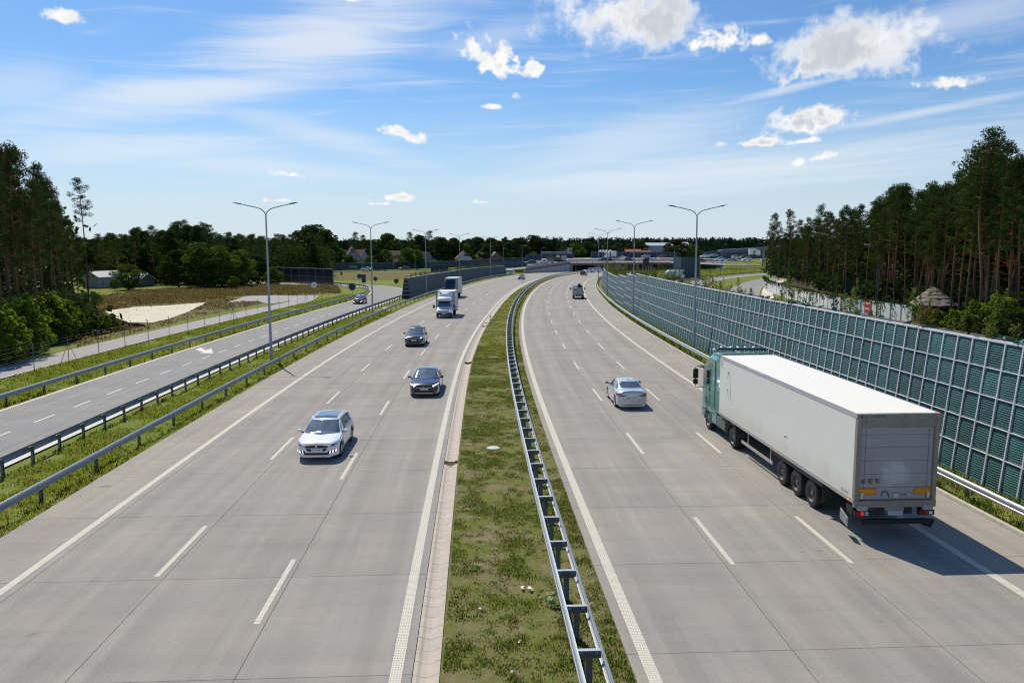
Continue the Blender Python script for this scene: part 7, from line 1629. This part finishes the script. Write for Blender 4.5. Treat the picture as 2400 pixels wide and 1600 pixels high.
# far viaduct on the right
a, b = T3(1690, 600, 470), T3(1815, 600, 500); t = thing('viaduct', 'long low blue grey viaduct before the horizon wood on the right', 'bridge', (a.x, a.y, 0))
m = MB(); m.hexa([(0, 0, 6.0), (b.x-a.x, b.y-a.y, 7.8), (b.x-a.x, b.y-a.y+8, 7.8), (0, 8, 6.0)], [(0, 0, 8.0), (b.x-a.x, b.y-a.y, 9.8), (b.x-a.x, b.y-a.y+8, 9.8), (0, 8, 8.0)]); m.build('deck', M('viaduct_blue_grey', (.13, .15, .26), .6), t)
for f in (.2, .5, .8): m = MB(); x, y = (b.x-a.x)*f, (b.y-a.y)*f; m.box(x-.6, x+.6, y+2, y+6, 0, 6.0+1.8*f); m.build('pier', WCONC, t)

# ================================================================== things on the verges
def round_sign(px, top, base_y_px, label, back=True, r=.42):
    g = on_ground(px, base_y_px); zt = at_depth(px, top, g.y).z; t = thing('road_sign', label, 'road sign', (g.x, g.y, 0)); m = MB(); m.tube([(0, 0, -.1), (0, 0, zt)], .035, 6); m.build('pole', STEEL_D, t)
    m = MB(); m.lathe([(-.02, .001), (-.02, r), (.02, r), (.02, .001)], 18); m.v = [(y, x, z) for x, y, z in m.v]; o = m.build('sign_disc', M('sign_back_grey', (.06, .075, .09), .5, .4) if back else M('sign_white', (.75, .76, .78), .5), t); o.location = (0, -.05, zt-r*.9)
    if not back: m = MB(); m.lathe([(-.003, .20), (-.003, .12)], 14); m.v = [(y, x, z) for x, y, z in m.v]; q = m.build('sign_mark', M('sign_mark_grey', (.3, .3, .32), .5), o); q.location = (0, -.022, 0)
    return t
round_sign(826, 664, 693, 'round dark sign back on a pole at the slip road bend', True, .72)
round_sign(737, 661.5, 697, 'round white sign facing the camera beside the turning area', False, .55)
round_sign(843, 642, 668, 'round dark sign back behind the slip road bend', True, .62)
round_sign(929, 653.5, 669, 'small dark sign back before the left battered wall', True, .6)
round_sign(880, 649, 665, 'small round dark sign back on the far verge of the loop', True, .55)
g = on_ground(853, 676); zt = at_depth(853, 643, g.y).z; t = thing('road_sign', 'dark rectangular sign back on two posts by the slip road bend', 'road sign', (g.x, g.y, 0)); m = MB(); m.tube([(0, 0, -.1), (0, 0, zt)], .05, 6); m.build('pole', STEEL_D, t); m = MB(); m.box(-.5, .5, -.08, -.04, zt-1.9, zt); m.build('sign_panel', M('sign_back_grey', (.06, .075, .09)), t)
# tilted pale board over the navy wall, teal direction signs, tilted dark panel
p = T3(732, 622, 290); t = thing('sign_board', 'tilted pale sign board rising over the navy wall', 'road sign', (p.x, 290, 0)); zt = at_depth(734, 617.5, 290).z
m = MB(); m.box(-.9, .9, -.06, .06, zt-1.9, zt, 0, Matrix.Rotation(R(0), 4, 'Y')); m.v = [(x+(z-zt+1)*.35, y, z) for x, y, z in m.v]; m.build('sign_panel', M('sign_face_pale', (.5, .5, .5), .6), t); m = MB(); m.tube([(0, .1, 0), (0, .1, zt-1)], .08, 6); m.build('pole', STEEL_D, t)
p = T3(828, 626, 322); t = thing('direction_sign', 'teal direction sign in front of the far blue wall', 'road sign', (p.x, 322, 0)); zt = at_depth(828, 623, 322).z; m = MB(); m.box(-1.7, 1.7, -.05, .05, zt-.8, zt); m.build('sign_panel', M('sign_teal', (.04, .22, .22), .5), t); m = MB(); m.box(-1.5, 1.5, -.06, -.0501, zt-.5, zt-.35); m.build('sign_stripe', M('sign_stripe_pale', (.5, .6, .6), .5), t)
for x in (-1.2, 1.2): m = MB(); m.tube([(x, .08, 0), (x, .08, zt)], .06, 5); m.build('pole', STEEL_D, t)
p = T3(1514, 620, 305); t = thing('gantry_sign', 'large dark sign panel seen aslant on a post right of the bridge', 'road sign', (p.x, 305, 0)); zt = at_depth(1514, 604, 305).z
m = MB(); m.box(-1.35, 1.35, -.1, .1, zt-3.4, zt); m.v = [(x, y+x*.8, z+x*.28) for x, y, z in m.v]; m.build('sign_panel', M('sign_dark', (.015, .02, .03), .4), t); m = MB(); m.tube([(-1.2, 0, 0), (-1.2, 0, zt-.6)], .12, 6); m.build('pole', STEEL, t); m = MB(); m.tube([(1.2, 1, 0), (1.2, 1, zt-.6)], .12, 6); m.build('pole', STEEL, t)
m = MB(); m.tube([(-1.4, -1.25, zt+.0-.45), (1.4, 1.05, zt+.35)], .06, 5); m.build('frame_bar', WBAR, t)
for px, top, bot, lb in ((1688, 622, 648, 'blue road sign on a pole in the far meadow'), (1802, 626, 642, 'blue road sign at the edge of the pine wood')):
    g = on_ground(px, bot); zt = at_depth(px, top, g.y).z; t = thing('road_sign', lb, 'road sign', (g.x, g.y, 0)); m = MB(); m.tube([(0, 0, -.1), (0, 0, zt)], .05, 6); m.build('pole', STEEL_D, t); m = MB(); m.box(-.42, .42, -.1, -.06, zt-1.0, zt); m.build('sign_panel', M('sign_blue', (.03, .06, .34), .4), t); m = MB(); m.tube([(-.05, -.12, zt-.75), (.05, -.12, zt-.25)], .06, 4); m.build('sign_symbol', WHITE, t)
g = on_ground(1670, 660); t = thing('traffic_cone', 'small orange cone beside the far slip road', 'cone', (g.x, g.y, 0)); m = MB(); m.lathe([(0, .35), (.05, .35), (.06, .22), (1.6, .06), (1.6, .001)], 10, 'Z'); m.build('cone_body', M('cone_orange', (.5, .12, .03), .6), t)
# delineator posts
for i, (px, py, lb) in enumerate(((1149, 757, 'white delineator post with dark cap on the median edge'), (1225, 664, 'farther delineator post on the median edge'), (857, 740, 'white delineator post beside the second left lamp'), (1277, 640, 'white delineator far off by the retaining wall'), (1294, 640, 'leaning white delineator far off by the retaining wall'))):
    g = on_ground(px, py); t = thing('delineator_post', lb, 'delineator', (g.x, g.y, 0)); m = MB(); m.hexa([(-.06, -.03, -.05), (.06, -.03, -.05), (.05, .06, -.05), (-.05, .06, -.05)], [(-.06, -.03, .72), (.06, -.03, .72), (.05, .06, .72), (-.05, .06, .72)]); m.build('post_body', WHITE, t); m = MB(); m.box(-.062, .062, -.032, .062, .7201, .95); m.build('post_cap', BLACK, t)
# manhole and litter on the median
g = on_ground(1156, 1050); t = thing('manhole_cover', 'pale round concrete cover in the median grass', 'manhole cover', (g.x, g.y, -.02)); m = MB(); m.lathe([(0, .3), (.05, .29), (.06, .26), (.06, .001)], 24, 'Z'); m.build('cover', M('cover_concrete', (.58, .54, .47), .85, var=.2, vs_=5), t, smooth=True)
for px, py, s, lb in ((1155, 838, .35, 'pale slab lying in the median grass near the dark saloon'), (1168, 755, .3, 'pale slab lying far up the median grass')):
    g = on_ground(px, py); o = MB(); o.box(-s, s, -.12, .12, -.03, .05); o = o.build('concrete_slab', MATS['cover_concrete']); o.location = (g.x, g.y, 0); tag(o, lb, 'slab')
LIT_ = M('litter_white', (.75, .74, .72), .6)
for px, py, s, lb in ((1226, 1381, .10, 'crumpled white paper left of a torn white bag on the median'), (1245, 1383, .12, 'torn white bag lying beside crumpled paper on the median'), (1216, 1505, .06, 'round white cup lid on the median grass'), (1200, 1577, .08, 'pale blue wrapper at the bottom of the median grass'), (1081, 1189, .05, 'white scrap by the gutter edge'), (1209, 1115, .04, 'tiny white scrap left of the double guard rail'), (1126, 1428, .06, 'dull white scrap in thin grass on the median')):
    g = on_ground(px, py); m = MB(); n = 9; vs = [(random.uniform(-s, s)*.7+s*.4*math.cos(k*.7), random.uniform(-s, s)*.8+s*.6*math.sin(k*.7), .01+random.uniform(0, s*.7)) for k in range(n)]
    m.add(vs+[(0, 0, s*.8)], [(k, (k+1) % n, n) for k in range(n)]); o = m.build('litter', LIT_ if 'blue' not in lb else M('litter_blue', (.55, .66, .78), .5)); o.location = (g.x, g.y, 0); tag(o, lb, 'litter')
g = on_ground(1294, 1416); t = thing('weed_plant', 'pale leafy weed growing beside the double guard rail', 'plant', (g.x, g.y, 0)); C = rng.normal(scale=.13, size=(44, 3)); C[:, 2] = abs(C[:, 2])+.06; inst('leaves', leafmesh('leaves', C, rng.normal(size=(44, 3))+np.array([0, 0, 1.2]), rng.uniform(.04, .08, 44), rng.uniform(.025, .045, 44), M('weed_leaf_pale', (.28, .34, .17), .6)), t)
for px, py, s, lb in ((648, 820, .5, 'pale flat stones in the grass beside the nearest left lamp'), (905, 722, .9, 'pale paving strip in the grass before the left battered wall')):
    g = on_ground(px, py); o = MB(); o.box(-s*.5, s*.5, -s*1.6, s*1.6, -.04, .05); o = o.build('paving_strip', PALE); o.location = (g.x, g.y, 0); o.rotation_euler = (0, 0, heading(80)); tag(o, lb, 'paving')
# wire fence along the service road
t = thing('wire_fence', 'thin wire fence with slim posts along the service road', 'fence', road(80, -36.7)); inv = Matrix.Translation(-Vector(t.location)); k = 0
for s in [44.5+4.6*i for i in range(24)]:
    o = -36.75-.25*max(0, (s-80)/20); m = MB(); p = inv @ road(s, o); m.tube([p+Vector((0, 0, -.1)), p+Vector((0, 0, 2.2))], .028, 5); po = m.build('post', STEEL_P, t)
    if k in (3, 11, 18):
        for d in (-1, 1): m = MB(); q = inv @ road(s+d*1.3, o); m.tube([p+Vector((0, 0, 1.7)), q], .022, 4); m.build('brace', STEEL_P, t)
    k += 1
m = MB()
for z in (.15, .5, .85, 1.2, 1.55, 1.9, 2.15): m.tube([inv @ road(s, -36.75-.25*max(0, (s-80)/20), z) for s in frange(44.5, 150, 4.6)], .003, 3, caps=False)
m.build('wires', STEEL_P, t)
# white fence overgrown with ivy, green screen, banners, thatched hut
wf = [(1789, 649), (1803, 660), (1831, 667), (1879, 678), (1947, 694), (2033, 704), (2090, 711), (2155, 719)]
WP = [on_ground(x, y, 2.2) for x, y in wf]; WP = [Vector((p.x, p.y, 0)) for p in WP]
t = thing('garden_fence', 'white board fence with ivy hanging over it below the pines', 'fence', WP[0]); inv = Matrix.Translation(-WP[0]); IV = []
fp_ = Path([(p.x, p.y) for p in WP], 1.0); s = 0
while s < fp_.len-2.3:
    a, b = inv @ fp_.at(s+.03), inv @ fp_.at(s+2.27); n = Vector((0, .06, 0)); m = MB(); m.hexa([a, b, b+n, a+n], [a+up(2.2), b+up(2.2), b+n+up(2.2), a+n+up(2.2)]); m.build('board', M('fence_white', (.70, .70, .72), .7, var=.08, vs_=1), t)
    m = MB(); m.box(a.x-.05, a.x+.05, a.y-.1, a.y+.02, 0, 2.3); m.build('post', STEEL_D, t)
    hang = random.random() < .3
    for k in range(34 if hang else 22):
        f = random.random()*(.5 if hang else 1); dr = abs(random.gauss(0, .22)) if not hang or random.random() < .4 else random.uniform(0, 1.7); q = fp_.at(s+2.3*f, -.08-random.random()*.12, 2.28-dr); IV.append(q)
    s += 2.3
C = np.repeat(np.array([list(q) for q in IV]), 3, 0)+rng.normal(scale=.16, size=(len(IV)*3, 3)); n = len(C)
tag(inst('ivy', leafmesh('ivy', C, rng.normal(size=(n, 3)), rng.uniform(.1, .2, n), rng.uniform(.08, .16, n), LEAF_D)), 'ivy hanging over the white fence below the pines', 'ivy', kind='stuff')
BR_ = M('banner_red', (.5, .04, .05), .6); BP_ = M('banner_pink', (.72, .30, .32), .6)
def banner(s, w_, z0, z1, mt, lb, stripes):
    a = fp_.at(s, .0); b = fp_.at(s+w_, 0); d = (b-a); o = thing('banner', lb, 'banner', a); n = Vector((d.y, -d.x, 0)).normalized(); n = n if n.y < 0 else -n; m = MB(); q = n*.05; m.hexa([q*1+up(z0), d+q+up(z0), d+q*1.6+up(z0), q*1.6+up(z0)], [q+up(z1), d+q+up(z1), d+q*1.6+up(z1), q*1.6+up(z1)]); m.build('banner_sheet', mt, o)
    for k in range(stripes):
        f = (k+.5)/stripes; m = MB(); z = z0+(z1-z0)*f; p0, p1 = d*.15+q*1.7, d*.85+q*1.7; m.hexa([p0+up(z-.1), p1+up(z-.1), p1+q*.2+up(z-.1), p0+q*.2+up(z-.1)], [p0+up(z+.08), p1+up(z+.08), p1+q*.2+up(z+.08), p0+q*.2+up(z+.08)]); m.build('print_band', WHITE, o)
banner(17, 5, .3, 2.1, BP_, 'faded pink and white banner at the left end of the white fence', 3); banner(23, 3, .3, 2.1, M('banner_orange', (.62, .25, .17), .6), 'faded orange banner beside the pink banner', 2)
banner(fp_.len-25, 1.4, .2, 2.3, BP_, 'narrow pink banner in the middle of the white fence', 3); banner(fp_.len-12, 1.5, .1, 2.2, BR_, 'red banner with pale print on the right part of the white fence', 3)
p = T3(2188, 720, 92); tb = thing('banner', 'red and black poster wall below the thatched hut', 'banner', (p.x-1.6, 92, 0)); m = MB(); m.box(0, 2.3, 0, .06, .0, 2.0); m.build('banner_sheet', BR_, tb); m = MB(); m.box(.4, 1.3, -.02, -.005, .2, 1.4); m.build('poster_dark', BLACK, tb); m = MB(); m.box(1.5, 2.2, -.02, -.005, 1.3, 1.7); m.build('print_band', WHITE, tb)
a, b = T3(1975, 690, 150), T3(2058, 690, 150); o = thing('green_screen', 'low green screen fence under the pines', 'fence', (a.x, 150, 0)); nseg = 4
for k in range(nseg): m = MB(); w_ = (b.x-a.x)/nseg; m.box(w_*k+.03, w_*(k+1)-.03, 0, .05, .1, 2.6); m.build('screen_panel', M('screen_green', (.012, .10, .065), .6), o)
p = T3(2186, 700, 98); t = thing('thatched_hut', 'open hut with conical thatched roof under the pines', 'hut', (p.x, 98, 0)); TH = M('thatch_straw', (.20, .17, .14), .95, var=.35, vs_=4, bump=.8, bs=12)
for k in range(5):
    random.seed(k)
    r0, r1 = 2.75-.52*k, 2.75-.52*(k+1.3); z0_, z1_ = 2.1+.42*k, 2.1+.42*(k+1.2); m = MB(); m.lathe([(z0_-.04, r0-.25), (z0_-.16, r0+.02), (z0_-.02, r0+.10), (z1_, max(.04, r1))], 28, 'Z'); m.v = [(x*(1+.03*random.uniform(-1, 1)), y*(1+.03*random.uniform(-1, 1)), z+.05*random.uniform(-1, 1)) for x, y, z in m.v]; m.build('thatch_layer', TH, t)
for k in range(6): a_ = k*math.pi/3; m = MB(); m.tube([(2.1*math.cos(a_), 2.1*math.sin(a_), 0), (2.1*math.cos(a_), 2.1*math.sin(a_), 2.25)], .09, 6); m.build('post', BARK_G, t)
# bare dead shrub on the wall behind
p = T3(2355, 790, 41); t = thing('dead_shrub', 'bare pale dead shrub behind the top of the noise wall', 'shrub', (p.x+1.5, 41, 3.9))
for k in range(14):
    a_ = random.uniform(0, 6.28); l = random.uniform(.8, 2.0); e = Vector((l*.5*math.cos(a_), l*.3*math.sin(a_), l)); m = MB(); m.tube([(0, 0, 0), e*.5+Vector((.05, 0, .1)), e], [.025, .015, .005], 4); m.build('twig', M('dead_wood', (.42, .38, .33), .9), t)
# white boards and parked cars at the meadow edge
for px, py, w_, lb in ((465, 657, 2.5, 'white boards at the dark meadow edge left of the bush'), (490, 653, 3.0, 'second pile of white boards at the meadow edge'), (568, 660, 1.3, 'pale box at the meadow edge under the trees')):
    g = on_ground(px, py+10); o = MB(); o.box(-w_/2, w_/2, -.3, .3, .2, 1.3); o = o.build('white_boards', PLAST_W); o.location = (g.x, g.y, 0); tag(o, lb, 'boards')
